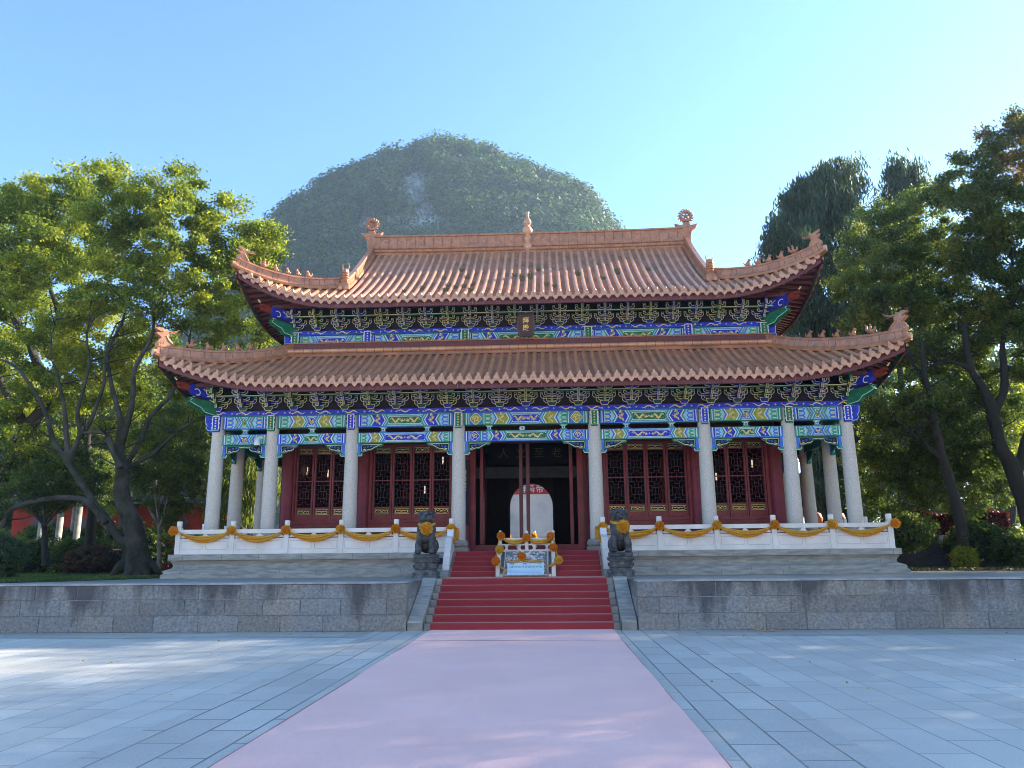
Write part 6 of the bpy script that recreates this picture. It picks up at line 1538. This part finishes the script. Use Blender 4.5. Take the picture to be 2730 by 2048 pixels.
back_tree('broadleaf_tree', 'dense tree closing the view at the far left edge', (60, 1200, 44), 400, [(60, 880, 75, 44), (-20, 850, 80, 44), (130, 900, 70, 44), (20, 960, 70, 44), (100, 990, 60, 44), (-30, 980, 60, 44)], L_MID, 1000, .24, .12)
for k, (x, w_) in enumerate(((40, 'leftmost'), (180, 'second from left'), (320, 'third from left'), (450, 'rightmost'))):
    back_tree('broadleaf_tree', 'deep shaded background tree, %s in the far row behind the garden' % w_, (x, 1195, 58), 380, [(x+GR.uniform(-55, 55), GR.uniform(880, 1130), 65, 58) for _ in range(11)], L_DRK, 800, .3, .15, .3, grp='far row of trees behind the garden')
back_tree('weeping_cypress', 'sunlit weeping cypress visible between the left gallery columns', (530, 1195, 38), 240, [(505, 960, 30, 38, 1.6), (550, 985, 34, 38, 1.8), (480, 1020, 34, 38, 1.8), (530, 1060, 38, 38, 1.6), (570, 1050, 30, 38, 1.6), (500, 1110, 36, 38, 1.4), (550, 1110, 34, 38, 1.4), (470, 1090, 30, 38)], L_WEP, 1500, .40, .07, .15, lk=dict(droop=1.2), tw=.2, droop=.3, grp=None)
for k, (x, lab) in enumerate(((70, 'left'), (150, 'middle'), (205, 'right'))):
    c = P2(x, 1180, 30.5); e0 = None; SHR.append((c, lab))
# small osmanthus with many stems
e = empty('osmanthus_tree', 'small round osmanthus tree on pale stem beside the platform', 'tree', tuple(P2(344, 1228, 26.5)))
mb = MB(); limb(mb, [(344, 1229), (343, 1190), (344, 1135)], .085, .06, BARKL, 26.5, .0, 8)
for k in range(9): limb(mb, [(344, 1140), (344+(k-4)*7, 1090), (344+(k-4)*14, 1020+abs(k-4)*6)], .035, .012, BARKL, 26.5+(k % 3-1)*.4, .0, 5)
q = mb.build('trunk', None); q.parent = e; q.matrix_parent_inverse = Matrix.Translation(e.location).inverted()
cl = [(380, 905, 36, 26.8), (345, 945, 44, 26.3), (400, 955, 44, 26.6), (320, 1000, 46, 26.4), (385, 1010, 52, 26.2), (420, 1020, 36, 27), (340, 1065, 46, 26.2), (400, 1075, 44, 26.5), (425, 1080, 22, 27), (310, 1060, 32, 27), (365, 1105, 32, 26.5), (300, 1020, 30, 27)]
leaves_obj('crown', crown(cl, 1250, .105, .055, tw=.13), L_MID, e)
e = empty('osmanthus_tree', 'low dark round osmanthus tree left of the leaning trunk', 'tree', tuple(P2(98, 1222, 27)))
mb = MB(); limb(mb, [(98, 1222), (97, 1180), (95, 1130)], .13, .09, BARK, 27, .0, 8)
for k in range(7): limb(mb, [(96, 1135), (96+(k-3)*12, 1095), (96+(k-3)*24, 1050)], .05, .02, BARK, 27+(k % 3-1)*.5, .0, 5)
q = mb.build('trunk', None); q.parent = e; q.matrix_parent_inverse = Matrix.Translation(e.location).inverted()
cl = [(100, 985, 55, 27), (50, 1010, 50, 27), (150, 1015, 50, 27), (20, 1045, 40, 27), (90, 1040, 60, 26.6), (160, 1060, 50, 27), (60, 1075, 40, 27), (190, 1045, 36, 27.5), (125, 1080, 36, 26.8), (235, 1045, 40, 31), (265, 1025, 38, 31), (215, 1010, 40, 31), (240, 1085, 30, 31)]
leaves_obj('crown', crown(cl, 1500, .11, .06, tw=.14), L_DRK, e)
def shrub(name, label, cat, c, R, m, n, l=.07, w=.045, tw=.05, core=None):
    e = empty(name, label, cat, (c[0], c[1], TZ)); pts = clump_points(np.array(c), R, n, twigs=max(40, n//40), tw=tw, shell=.86); pts[:, 2] = np.maximum(pts[:, 2], TZ+.03)
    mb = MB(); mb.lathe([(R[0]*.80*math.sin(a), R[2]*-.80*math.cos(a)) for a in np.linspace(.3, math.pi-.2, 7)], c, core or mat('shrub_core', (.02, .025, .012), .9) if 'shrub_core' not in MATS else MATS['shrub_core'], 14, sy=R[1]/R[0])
    child(mb, 'stems', e); leaves_obj('foliage', leaf_mesh(pts, l, w), m, e); return e
c = P2(0, 1192, 22.2); shrub('clipped_bush', 'clipped light green round bush at the left edge of the lawn', 'bush', (c[0]-.05, c[1], TZ+.62), (.72, .7, .62), L_BOX, 16000, .06, .035)
c = P2(215, 1190, 28); shrub('domed_shrub', 'reddish brown domed shrub behind the leaning trunk', 'shrub', (c[0], c[1], TZ+.45), (1.25, 1.0, .62), L_REDB, 14000, .07, .04)
c = P2(403, 1178, 30); shrub('flowering_shrub', 'small red flowering shrub in front of the red wall', 'shrub', (c[0], c[1], TZ+.55), (.5, .5, .5), leaf_mat('red_flowers', (.08, .03, .02), (.30, .05, .05), None, .3, 4), 5000, .07, .05)
DST0 = mat('grey_roof_tile', (.07, .065, .06), .8, .3, 3)
for c, lab in SHR: shrub('garden_shrub', 'dark garden shrub hiding the pavilion base, %s of three' % lab, 'shrub', (c[0], 30.5, TZ+.6), (.8, .6, .75), L_DRK, 6000, .10, .06, .08)
# dark hedge row in front of the red building
for k, (x, lab) in enumerate(((95, 'left part'), (200, 'middle part'), (300, 'right part'))):
    c = P2(x, 1180, 35.5); shrub('hedge', 'dark shaded hedge at the foot of the red building, %s' % lab, 'hedge', (c[0], 35.5, TZ+.95), (1.6, .8, 1.15), L_DRK, 12000, .11, .07, .08)
# red garden building and pavilion columns far left
WRED = mat('sunny_red_wall', (.52, .045, .02), .75, .2, 1.5)
e = empty('garden_building', 'red walled garden building half hidden behind the left trees', 'building', (0, 36, TZ))
x0, x1 = P2(30, 1100, 38)[0], P2(450, 1100, 38)[0]
mb = MB(); mb.bx(x0, x1, 38, 44, TZ, 4.2, WRED); child(mb, 'wall', e)
mb = MB(); mb.add([(x0-.8, 37.1, 4.2), (x1+.8, 37.1, 4.2), (x1+.3, 41, 5.4), (x0-.3, 41, 5.4), (x0-.8, 45, 4.2), (x1+.8, 45, 4.2)], [(0, 1, 2, 3), (3, 2, 5, 4), (0, 3, 4), (1, 5, 2), (0, 4, 5, 1)], DST0); child(mb, 'roof', e)
for k in range(4):
    x = x0+1.6+k*(x1-x0-3.2)/3; mb = MB(); fr = frame((x, 38, 0)); mb.prism(R4(-.65, .65, 2.6, 3.6), fr, -.05, .04, DRED); q = child(mb, 'window', e); mb = MB()
    for j in range(5): mb.prism(R4(-.6+.3*j-.02, -.6+.3*j+.02, 2.6, 3.6), fr, .04, .06, RED)
    for j in range(3): mb.prism(R4(-.62, .62, 2.7+.4*j, 2.74+.4*j), fr, .041, .059, RED)
    r_ = mb.build('window_frame'); r_.parent = q; r_.matrix_parent_inverse = q.matrix_parent_inverse
e = empty('garden_pavilion', 'open pavilion on white columns in the shade behind left trees', 'pavilion', tuple(P2(130, 1195, 33)))
xs_ = [P2(v, 1150, 33)[0] for v in (88, 127, 166)]
mb = MB(); mb.bx(xs_[0]-.6, xs_[2]+.6, 32.5, 35.6, TZ, TZ+.35, GRAN2); mb.bx(xs_[0]-.9, xs_[2]+.9, 32.1, 36, TZ, TZ+.18, GRAN2); child(mb, 'base', e)
for x in xs_:
    for y in (33, 35.3): mb = MB(); mb.lathe([(.19, 0), (.19, .1), (.135, .14), (.13, 2.6)], (x, y, TZ+.35), GRAN2, 14); child(mb, 'column', e)  # white columns in grey granite; their shade is put into the colour
mb = MB(); cx, cy = (xs_[0]+xs_[2])/2, 34.1; w_ = (xs_[2]-xs_[0])/2+.9; mb.bx(cx-w_+.5, cx+w_-.5, 32.7, 35.6, TZ+2.95, TZ+3.2, DRED)
mb.add([(cx-w_, 32.0, TZ+3.2), (cx+w_, 32.0, TZ+3.2), (cx+w_, 36.3, TZ+3.2), (cx-w_, 36.3, TZ+3.2), (cx, cy, TZ+4.8)], [(0, 1, 4), (1, 2, 4), (2, 3, 4), (3, 0, 4), (3, 2, 1, 0)], DST0); child(mb, 'roof', e)
e = empty('stone_table', 'pale round stone table in front of the pavilion columns', 'table', tuple(P2(120, 1180, 31))); c = P2(122, 1168, 31); mb = MB()
mb.lathe([(.10, 0), (.10, .6)], (c[0], 31, TZ), MARB, 12); child(mb, 'pedestal', e); mb = MB(); mb.lathe([(.42, 0), (.45, .04), (.42, .08)], (c[0], 31, TZ+.6), MARB, 18); child(mb, 'table_top', e)

# ------------------------------------------------------------------ right-hand trees
G = 'trees right of the hall'
e = back_tree('weeping_cypress', 'tall dark weeping cypress with a broad domed top right of hall', (1760, 1200, 40), 700,
    [(1745, 395, 34, 40), (1790, 372, 34, 40), (1832, 374, 32, 40), (1700, 450, 36, 40), (1760, 440, 60, 40), (1815, 445, 50, 40), (1680, 500, 36, 39), (1730, 520, 55, 39), (1800, 530, 65, 40), (1855, 480, 30, 40), (1680, 560, 30, 39, 1.6), (1720, 600, 45, 39, 1.5), (1780, 620, 60, 40, 1.4),
     (1840, 600, 55, 40), (1700, 660, 30, 39, 1.6), (1750, 700, 50, 40, 1.5), (1820, 700, 60, 40), (1730, 780, 40, 40, 1.5), (1800, 800, 60, 40, 1.4), (1760, 880, 50, 40, 1.5), (1850, 880, 60, 40, 1.4), (1790, 970, 60, 40, 1.5), (1860, 980, 60, 40), (1740, 1040, 50, 40), (1820, 1070, 60, 40)],
    L_CYP, 2100, .42, .075, .45, lk=dict(droop=1.1), tw=.26, droop=.45, grp=G)
back_tree('weeping_cypress', 'smaller domed weeping cypress behind the tall one', (1945, 1200, 42), 700, [(1930, 362, 24, 42), (1958, 370, 26, 42), (1925, 400, 22, 42), (1960, 410, 34, 42), (1935, 450, 34, 42), (1930, 510, 46, 42), (1960, 560, 55, 42), (1940, 640, 60, 42)], L_CYP, 2000, .42, .075, .35, lk=dict(droop=1.1), tw=.26, droop=.4, grp=G)
e = empty('camphor_tree', 'dense dark camphor tree overhanging the right end of lower roof', 'tree', tuple(P2(2080, 1200, 30)), G)
mb = MB(); TY = 29; tips = [limb(mb, [(2085, 1200), (2072, 1120), (2050, 1040), (2030, 970), (2015, 900), (2000, 820), (1990, 740)], .22, .07, BARK, 26, .05, 9), limb(mb, [(2040, 1000), (2000, 960), (1960, 930)], .07, .03, BARK, 26, .0, 6),
    limb(mb, [(2000, 830), (1960, 760), (1930, 700), (1900, 640)], .12, .05, BARK, 27, .05, 7)]
for t in tips: twigs(mb, t, 14, 1.4, BARK)
q = mb.build('trunk', None); q.parent = e; q.matrix_parent_inverse = Matrix.Translation(e.location).inverted()
cl = [(1990, 425, 36, 29), (2015, 450, 42, 29), (1960, 460, 40, 29), (1905, 455, 30, 29), (1870, 480, 34, 29), (1930, 500, 50, 29), (1990, 510, 56, 29), (2050, 520, 44, 29), (1850, 540, 44, 29), (1900, 570, 56, 28.5), (1970, 590, 62, 29), (2040, 600, 56, 29), (1840, 620, 46, 28.6), (1890, 660, 56, 28), (1960, 680, 60, 28.5), (2030, 690, 60, 29),
      (1990, 760, 56, 28), (1850, 700, 36, 28.4), (2060, 770, 56, 29), (1985, 840, 52, 26.5), (2050, 860, 56, 28), (1990, 900, 46, 26.5), (1940, 930, 40, 27.5), (2010, 960, 52, 27), (2070, 950, 56, 28), (1900, 960, 40, 29), (1940, 1010, 50, 29), (2010, 1040, 46, 28), (2080, 1030, 46, 28), (1890, 1040, 50, 30), (1960, 1080, 40, 29), (2120, 900, 50, 29), (1925, 760, 26, 27.6), (1940, 620, 55, 29.5), (1900, 520, 44, 29.5), (2080, 660, 50, 29.5), (2000, 640, 50, 29.5), (2090, 720, 50, 30), (2050, 800, 55, 30), (1980, 870, 50, 28.5), (2100, 830, 44, 30), (2090, 960, 50, 29), (1960, 970, 46, 29), (2020, 890, 50, 28), (1880, 900, 40, 29), (2000, 1000, 50, 29), (1870, 980, 40, 29.5), (1900, 1010, 44, 29), (2040, 1000, 50, 28.5), (2110, 1000, 50, 29), (2140, 960, 44, 29.5), (2060, 1080, 44, 29), (2120, 1070, 44, 29.5), (1930, 900, 44, 28.5), (1880, 1090, 40, 29.5), (2150, 1040, 40, 30), (2160, 880, 36, 30)]
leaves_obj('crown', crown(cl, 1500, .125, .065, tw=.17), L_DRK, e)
e = empty('camphor_tree', 'tall forked camphor tree with autumn tinted top at the right edge', 'tree', tuple(P2(2230, 1200, 27)), G)
mb = MB(); TY = 27; tips = [limb(mb, [(2235, 1215), (2225, 1120), (2190, 1020), (2160, 960), (2145, 900), (2130, 850), (2095, 790), (2080, 700)], .36, .10, BARK, TY, .05, 11), limb(mb, [(2195, 1030), (2215, 960), (2230, 880), (2235, 760), (2225, 640)], .24, .08, BARK, TY, .05, 9),
    limb(mb, [(2145, 900), (2170, 830), (2165, 740), (2190, 640), (2180, 520)], .17, .05, BARK, TY, .05, 8), limb(mb, [(2100, 800), (2050, 780), (2010, 790)], .09, .03, BARK, TY, .03, 6)]
q = mb.build('trunk', None); fuse(q, .04); mb = MB()
for t in tips: twigs(mb, t, 12, 1.5, BARK)
child(mb, 'branches', e); q.parent = e; q.matrix_parent_inverse = Matrix.Translation(e.location).inverted()
cl = [(2130, 640, 44, 28), (2200, 800, 40, 28), (2090, 560, 44, 27.5), (2170, 700, 40, 28), (2150, 530, 44, 28), (2075, 355, 30, 27), (2110, 380, 36, 27), (2060, 400, 36, 27), (2140, 330, 26, 27), (2130, 420, 42, 27), (2080, 450, 44, 27), (2180, 420, 42, 27), (2150, 480, 50, 27), (2100, 520, 40, 27), (2190, 520, 50, 27), (2230, 450, 50, 27), (2160, 580, 46, 27), (2110, 600, 40, 27.5), (2220, 590, 52, 27), (2180, 650, 50, 27), (2120, 680, 44, 28),
      (2240, 680, 50, 27), (2200, 730, 46, 27), (2130, 750, 42, 28), (2100, 840, 34, 28), (2240, 780, 40, 27)]
leaves_obj('crown', crown(cl, 1800, .13, .065, tw=.18), L_MID, e)
cl = [(2120, 290, 20, 27), (2160, 300, 30, 27), (2195, 270, 32, 27), (2180, 330, 42, 27), (2215, 260, 34, 27), (2225, 340, 50, 27), (2190, 380, 40, 27), (2240, 300, 44, 27), (2215, 300, 40, 27)]
leaves_obj('autumn_crown', crown(cl, 1000, .13, .065, tw=.16), L_BRZ, e)
back_tree('broadleaf_tree', 'yellow leaved tree glowing between trunks at the right edge', (2180, 1190, 44), 330, [(2170, 860, 40, 44), (2200, 910, 45, 44), (2150, 940, 40, 44), (2190, 980, 45, 44), (2140, 1010, 40, 44), (2215, 850, 35, 44)], L_YEL, 1000, .2, .1, grp=G)
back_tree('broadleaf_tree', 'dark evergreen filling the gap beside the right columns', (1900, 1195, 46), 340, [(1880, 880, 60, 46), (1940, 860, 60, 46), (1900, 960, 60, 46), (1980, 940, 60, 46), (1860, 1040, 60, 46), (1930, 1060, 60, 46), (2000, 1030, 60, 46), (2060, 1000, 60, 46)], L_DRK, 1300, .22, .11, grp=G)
for k, (x, w_) in enumerate(((1850, 'leftmost'), (1990, 'middle'), (2130, 'rightmost'))):
    back_tree('broadleaf_tree', 'deep shaded background tree, %s in the far row at right' % w_, (x, 1190, 60), 500, [(x+GR.uniform(-60, 60), GR.uniform(700, 1130), 65, 60) for _ in range(14)], L_DRK, 800, .32, .16, .3, grp='far row of trees at right')
back_tree('broadleaf_tree', 'dark leafy tree closing the right edge behind the forked trunk', (2230, 1195, 50), 360, [(2230, 880, 60, 50), (2190, 960, 60, 50), (2260, 1000, 60, 50), (2200, 1050, 60, 50), (2150, 1080, 50, 50), (2240, 1110, 60, 50), (2120, 1120, 45, 50), (2060, 1100, 50, 50), (1990, 1110, 50, 50), (1930, 1120, 45, 50)], L_MID, 1300, .24, .12, grp=G)
# unseen trees added beyond the right edge of the view to shade the court
def side_tree(x, y, H, R, m, label, n=23000, grp='trees beyond the right edge of the court'):
    e = empty('camphor_tree', label, 'tree', (x, y, 0), grp); mb = MB(); mb.tube([(x, y, 0), (x+.2, y-.1, H*.3), (x-.1, y+.2, H*.6), (x, y, H*.85)], [.45, .36, .2, .06], BARK, 10)
    for k in range(7):
        a = k*.9; mb.tube([(x, y, H*(.3+.06*k)), (x+math.cos(a)*R*.4, y+math.sin(a)*R*.4, H*(.42+.06*k)), (x+math.cos(a)*R*.75, y+math.sin(a)*R*.75, H*(.55+.05*k))], [.16, .1, .03], BARK, 6)
    child(mb, 'trunk', e); C = []
    for k in range(22):
        a = GR.uniform(0, 6.28); r = R*GR.uniform(.1, .8); C.append(clump_points(np.array([x+r*math.cos(a), y+r*math.sin(a), H*GR.uniform(.38, .95)]), R*.42, n//22, twigs=160, tw=.5, shell=.15))
    leaves_obj('crown', leaf_mesh(np.concatenate(C), .17, .11), m, e)
SIDE = [(19.5, 13.5, 15, 5.2, 'nearest'), (25, 19, 18, 5.6, 'beside the retaining wall'), (33, 14, 20, 6, 'behind the nearest pair'), (31, 26, 20, 6.2, 'farthest'), (27, 25.5, 18.5, 5.2, 'next to the planter'), (21.5, 19.8, 15.5, 4.4, 'nearest to the right platform corner'), (26, 30.5, 18.5, 5.6, 'behind the one next to the planter')]
for (x, y, H, R, w_) in SIDE: side_tree(x, y, H, R, L_DRK, 'tall unseen shade tree added beyond the right edge, %s' % w_)
# undergrowth, ivy wall and planter at right
DST = mat('dark_slate_wall', (.055, .06, .065), .7, 0, 3, col2=(.03, .033, .036), bump=.4, bscale=12, strch=(1, 1, 6))
e = empty('planter_wall', 'low dark slate planter wall right of the platform', 'wall', (13, 27, TZ))
xa, xb = P2(1930, 1190, 27)[0], P2(2180, 1190, 27)[0]
mb = MB(); 
for r_i in range(5): mb.bx(xa, xb, 27-.004*r_i, 27.5, TZ+.145*r_i+.004, TZ+.145*(r_i+1)-.004, DST)
mb.bx(xa, xb, 27.02, 27.4, TZ, TZ+.72, DST); mb.bx(xa-.05, xb+.05, 26.93, 27.5, TZ+.725, TZ+.79, DST)
mb.bx(xb-.02, xb+.28, 26.85, 27.5, TZ, TZ+.86, GRAN2); child(mb, 'slate_courses', e)
e0 = None
for k in range(5):
    p = P2(2035+27*k, 1160, 27.25); mb = MB(); mb.lathe([(.12, 0), (.165, .05), (.17, .14), (.165, .24), (.12, .30)], (p[0], 27.25, TZ+.792), GRAN2 if k else COPE, 14)
    o = mb.build('stone_stool'); tag(o, 'drum shaped stone stool on the dark planter wall, %s in its row of five' % ('first', 'second', 'third', 'fourth', 'last')[k], 'stone stool', 'stone stools on the planter wall')
e = empty('ivy_wall', 'low wall covered with red creeper behind the planter', 'ivy wall', (14, 31, TZ)); xa, xb = P2(1925, 1110, 31)[0], P2(2165, 1110, 31)[0]
mb = MB(); mb.bx(xa, xb, 31.1, 31.5, TZ, 3.0, mat('ivy_wall_brick', (.13, .02, .015), .8, .3, 4)); child(mb, 'brick_wall', e)
C = np.stack([GR.uniform(xa-.2, xb+.2, 16000), 31.02+GR.normal(size=16000)*.06, TZ+2.1*GR.random(16000)**.85], 1); C[:, 2] += .12*np.sin(C[:, 0]*2.3); leaves_obj('creeper', leaf_mesh(C, .12, .09), L_IVY, e)
for (x, y, Y, R, nm, lab, m, n) in ((2105, 1165, 26.4, (.75, .6, .55), 'round_shrub', 'dark glossy round shrub growing in front of the planter wall', L_DRK, 9000), (2195, 1185, 25.5, (.8, .7, .55), 'round_shrub', 'low spreading dark shrub at the right edge of the terrace', L_DRK, 9000),
                              (2082, 1207, 25.8, (.28, .28, .32), 'young_shrub', 'small bright green shrub at the foot of the thin trunk', L_YEL, 3000), (1955, 1150, 26.0, (.7, .6, .55), 'open_shrub', 'loose leafy shrub beside the right platform corner', L_MID, 5000), (1990, 1165, 27.6, (.5, .4, .8), 'open_shrub', 'upright leafy shrub behind the slate planter', L_MID, 5000)):
    c = P2(x, y, Y); shrub(nm, lab, 'shrub', (c[0], Y, max(c[2], TZ+R[2]*.8)), R, m, n, .10, .06, .09)
for k, px in enumerate((1515, 1690)):                          # lanterns behind the right gallery rail
    p = at(1650+(px-0)/2.873*1.0, 1060+930/2.873, 33.6) if False else at(1650+px/2.873, 1384, 33.4)
    mb = MB(); mb.lathe([(.05, -.30), (.2, -.22), (.27, 0), (.2, .22), (.05, .30)], (p[0], 33.45, p[2]), mat('orange_disc', (.50, .13, .06), .6, .2, 8) if 'orange_disc' not in MATS else MATS['orange_disc'], 18)
    mb.tube([(p[0], 33.45, p[2]-.30), (p[0], 33.45, PZ)], .03, GRAN2, 6); o = mb.build('round_lantern'); tag(o, 'orange round lantern behind the right gallery rail, %s of two' % ('left one', 'right one')[k], 'lantern', 'lanterns behind the gallery')

# ------------------------------------------------------------------ limestone hill with its wood
HY = 255
hp = [(430, 780), (510, 620), (570, 520), (598, 480), (622, 440), (660, 422), (700, 398), (740, 370), (780, 346), (812, 327), (838, 319), (864, 312), (900, 303), (960, 297), (1000, 299), (1030, 303), (1070, 322), (1110, 336), (1160, 356), (1200, 375), (1240, 394), (1270, 420), (1290, 448), (1310, 470), (1330, 500), (1350, 560), (1375, 700), (1420, 830)]
hx = np.array([P2(a, b, HY)[0] for a, b in hp]); hz = np.array([P2(a, b, HY)[2] for a, b in hp])
hx = np.r_[hx[0]-90, hx[0]-50, hx, hx[-1]+30]; hz = np.r_[30, 62, hz, 12]
def hill_pt(x, v, back=False):
    x = -30+(x+30)*1.03; zt = float(np.interp(x, hx, hz))-8.0+4.2*noise.noise(Vector((x*.09, 2.2, 0)))+2.4*noise.noise(Vector((x*.25, 5.2, 0))); z = zt*(1-(1-v)**1.55)
    w = 60+.35*abs(x+30); y = HY-w*(1-v)**1.1*(1 if not back else -1.2)
    n_ = noise.noise(Vector((x*.035, z*.035, 3)))*9+noise.noise(Vector((x*.12, z*.06, 7)))*3
    return Vector((x, y+n_*(1-v*.7), z))
ROCK = bpy.data.materials.new('limestone'); ROCK.use_nodes = True; nt = ROCK.node_tree; b = nt.nodes['Principled BSDF']; b.inputs['Roughness'].default_value = .9
tc = N(nt, 'ShaderNodeTexCoord'); mp = N(nt, 'ShaderNodeMapping'); mp.inputs['Scale'].default_value = (1, 1, .13); nt.links.new(tc.outputs['Object'], mp.inputs[0])
n = N(nt, 'ShaderNodeTexNoise'); n.inputs['Scale'].default_value = .32; n.inputs['Detail'].default_value = 8; n.inputs['Roughness'].default_value = .7; nt.links.new(mp.outputs[0], n.inputs['Vector'])
r = N(nt, 'ShaderNodeValToRGB'); q = r.color_ramp.elements; q[0].position = .42; q[0].color = (.06, .07, .06, 1); q[1].position = .68; q[1].color = (.36, .37, .35, 1); nt.links.new(n.outputs[0], r.inputs[0]); nt.links.new(r.outputs[0], b.inputs['Base Color'])
mb = MB(); nx_, nv_ = 120, 40; X = np.linspace(hx[0], hx[-1], nx_+1)
for bk in (False, True):
    P = [hill_pt(x, v, bk) for x in X for v in np.linspace(0, 1, nv_+1)]
    mb.add(P, [(i*(nv_+1)+j, (i+1)*(nv_+1)+j, (i+1)*(nv_+1)+j+1, i*(nv_+1)+j+1) for i in range(nx_) for j in range(nv_)], ROCK, True)
o = mb.build('hill'); o['kind'] = 'structure'
cliffs = [(P2(898, 410, HY), 2.2, 6.0), (P2(912, 460, HY), 1.0, 5), (P2(790, 488, HY), 1.5, 2)]
C, CB, CN = [], [], []
for i in range(4800):
    x = GR.uniform(hx[2]-30, hx[-2]); v = GR.random()**.75
    if i < 700: v = 1-GR.random()*.03
    p = np.array(hill_pt(x, v)); f = (1.55-CH)
    # is the spot on a bare cliff? compare direction from the court
    d = (p-np.array([CX, 0, CH])); d = d/d[1]*HY+np.array([CX, 0, CH]); R = 2.0+4.8*GR.random()**2; bare = any(((d[0]-c[0])/(a+R*.8))**2+((d[2]-c[2])/(b_+R*.8))**2 < 1+.4*noise.noise(Vector((x*.4, v*30, 0))) for c, a, b_ in cliffs)
    if bare: continue
    n = int(34*(R/2.6)**1.7); off = GR.normal(size=(n, 3)); off /= np.linalg.norm(off, axis=1)[:, None]; off *= GR.uniform(.6, 1, (n, 1))*R; off[:, 2] = off[:, 2]*.8+R*.3; off[:, 1] -= R*.3
    dst = CB if (noise.noise(Vector((x*.03, v*4, 5))) > .15 and v < .6 and x < -48) else C
    dst.append(p+off)
    if dst is C: CN.append(off)
C = np.concatenate(C); V_ = leaf_mesh(C, 1.15, .95, nrm=np.concatenate(CN))
o = leaves_obj('hill_wood', V_, L_HILL); o['kind'] = 'stuff'
if CB:
    o = leaves_obj('hill_scrub', leaf_mesh(np.concatenate(CB), 1.9, .45, droop=.9), L_HILB); o['kind'] = 'stuff'

# silk lets some light through
for nm in ('orange_silk', 'yellow_silk', 'orange_silk_deep'):
    m = MATS[nm]; nt = m.node_tree; b = nt.nodes['Principled BSDF']; out = nt.nodes['Material Output']; src = b.inputs['Base Color'].links[0].from_socket
    tr = N(nt, 'ShaderNodeBsdfTranslucent'); mx = N(nt, 'ShaderNodeMixShader'); mx.inputs[0].default_value = .55; nt.links.new(src, tr.inputs[0]); nt.links.new(b.outputs[0], mx.inputs[1]); nt.links.new(tr.outputs[0], mx.inputs[2]); nt.links.new(mx.outputs[0], out.inputs[0])

# ------------------------------------------------------------------ unseen gate hall, added so its pale walls bounce light onto the temple
CREAMW = mat('cream_plaster', (.84, .74, .58), .85, .12, .8)
e = empty('bounce_hall', 'unseen cream gate hall added behind the viewer to bounce light', 'gate hall', (0, -20, 0))
mb = MB(); mb.bx(-34, 34, -28, -19, 0, 9.0, CREAMW); child(mb, 'wall', e)
mb = MB(); mb.add([(-36, -17.5, 8.8), (36, -17.5, 8.8), (34, -23.5, 13), (-34, -23.5, 13), (-36, -29.5, 8.8), (36, -29.5, 8.8)], [(1, 0, 3, 2), (2, 3, 4, 5), (0, 4, 3), (1, 2, 5), (0, 1, 5, 4)], PAN); child(mb, 'roof', e)
for x in (-24, -12, 0, 12, 24):
    mb = MB(); fr = frame((x, -19, 0), (-1, 0, 0), (0, 1, 0)); mb.prism(R4(-1.5, 1.5, 0, 4.2), fr, -.1, .08, RED); child(mb, 'door', e)

C = np.stack([np.r_[GR.uniform(-12, -2.5, 8), GR.uniform(2.5, 12, 16)], GR.uniform(8, 17, 24), np.full(24, .022)], 1)
o = leaves_obj('fallen_leaves', leaf_mesh(C, .06, .035, flat=.85), L_YEL); o['kind'] = 'stuff'
# ------------------------------------------------------------------ thin haze that softens the far hill
HZ = bpy.data.materials.new('air_haze'); HZ.use_nodes = True; nt = HZ.node_tree; nt.nodes.clear()
pv = nt.nodes.new('ShaderNodeVolumePrincipled'); ou = nt.nodes.new('ShaderNodeOutputMaterial'); nt.links.new(pv.outputs[0], ou.inputs['Volume'])
pv.inputs['Color'].default_value = (.62, .82, 1, 1); pv.inputs['Density'].default_value = .00045; pv.inputs['Anisotropy'].default_value = .35
mb = MB(); mb.bx(-1600, 1600, -650, 2600, -1.03, 175, HZ)
o = mb.build('haze'); o['kind'] = 'stuff'
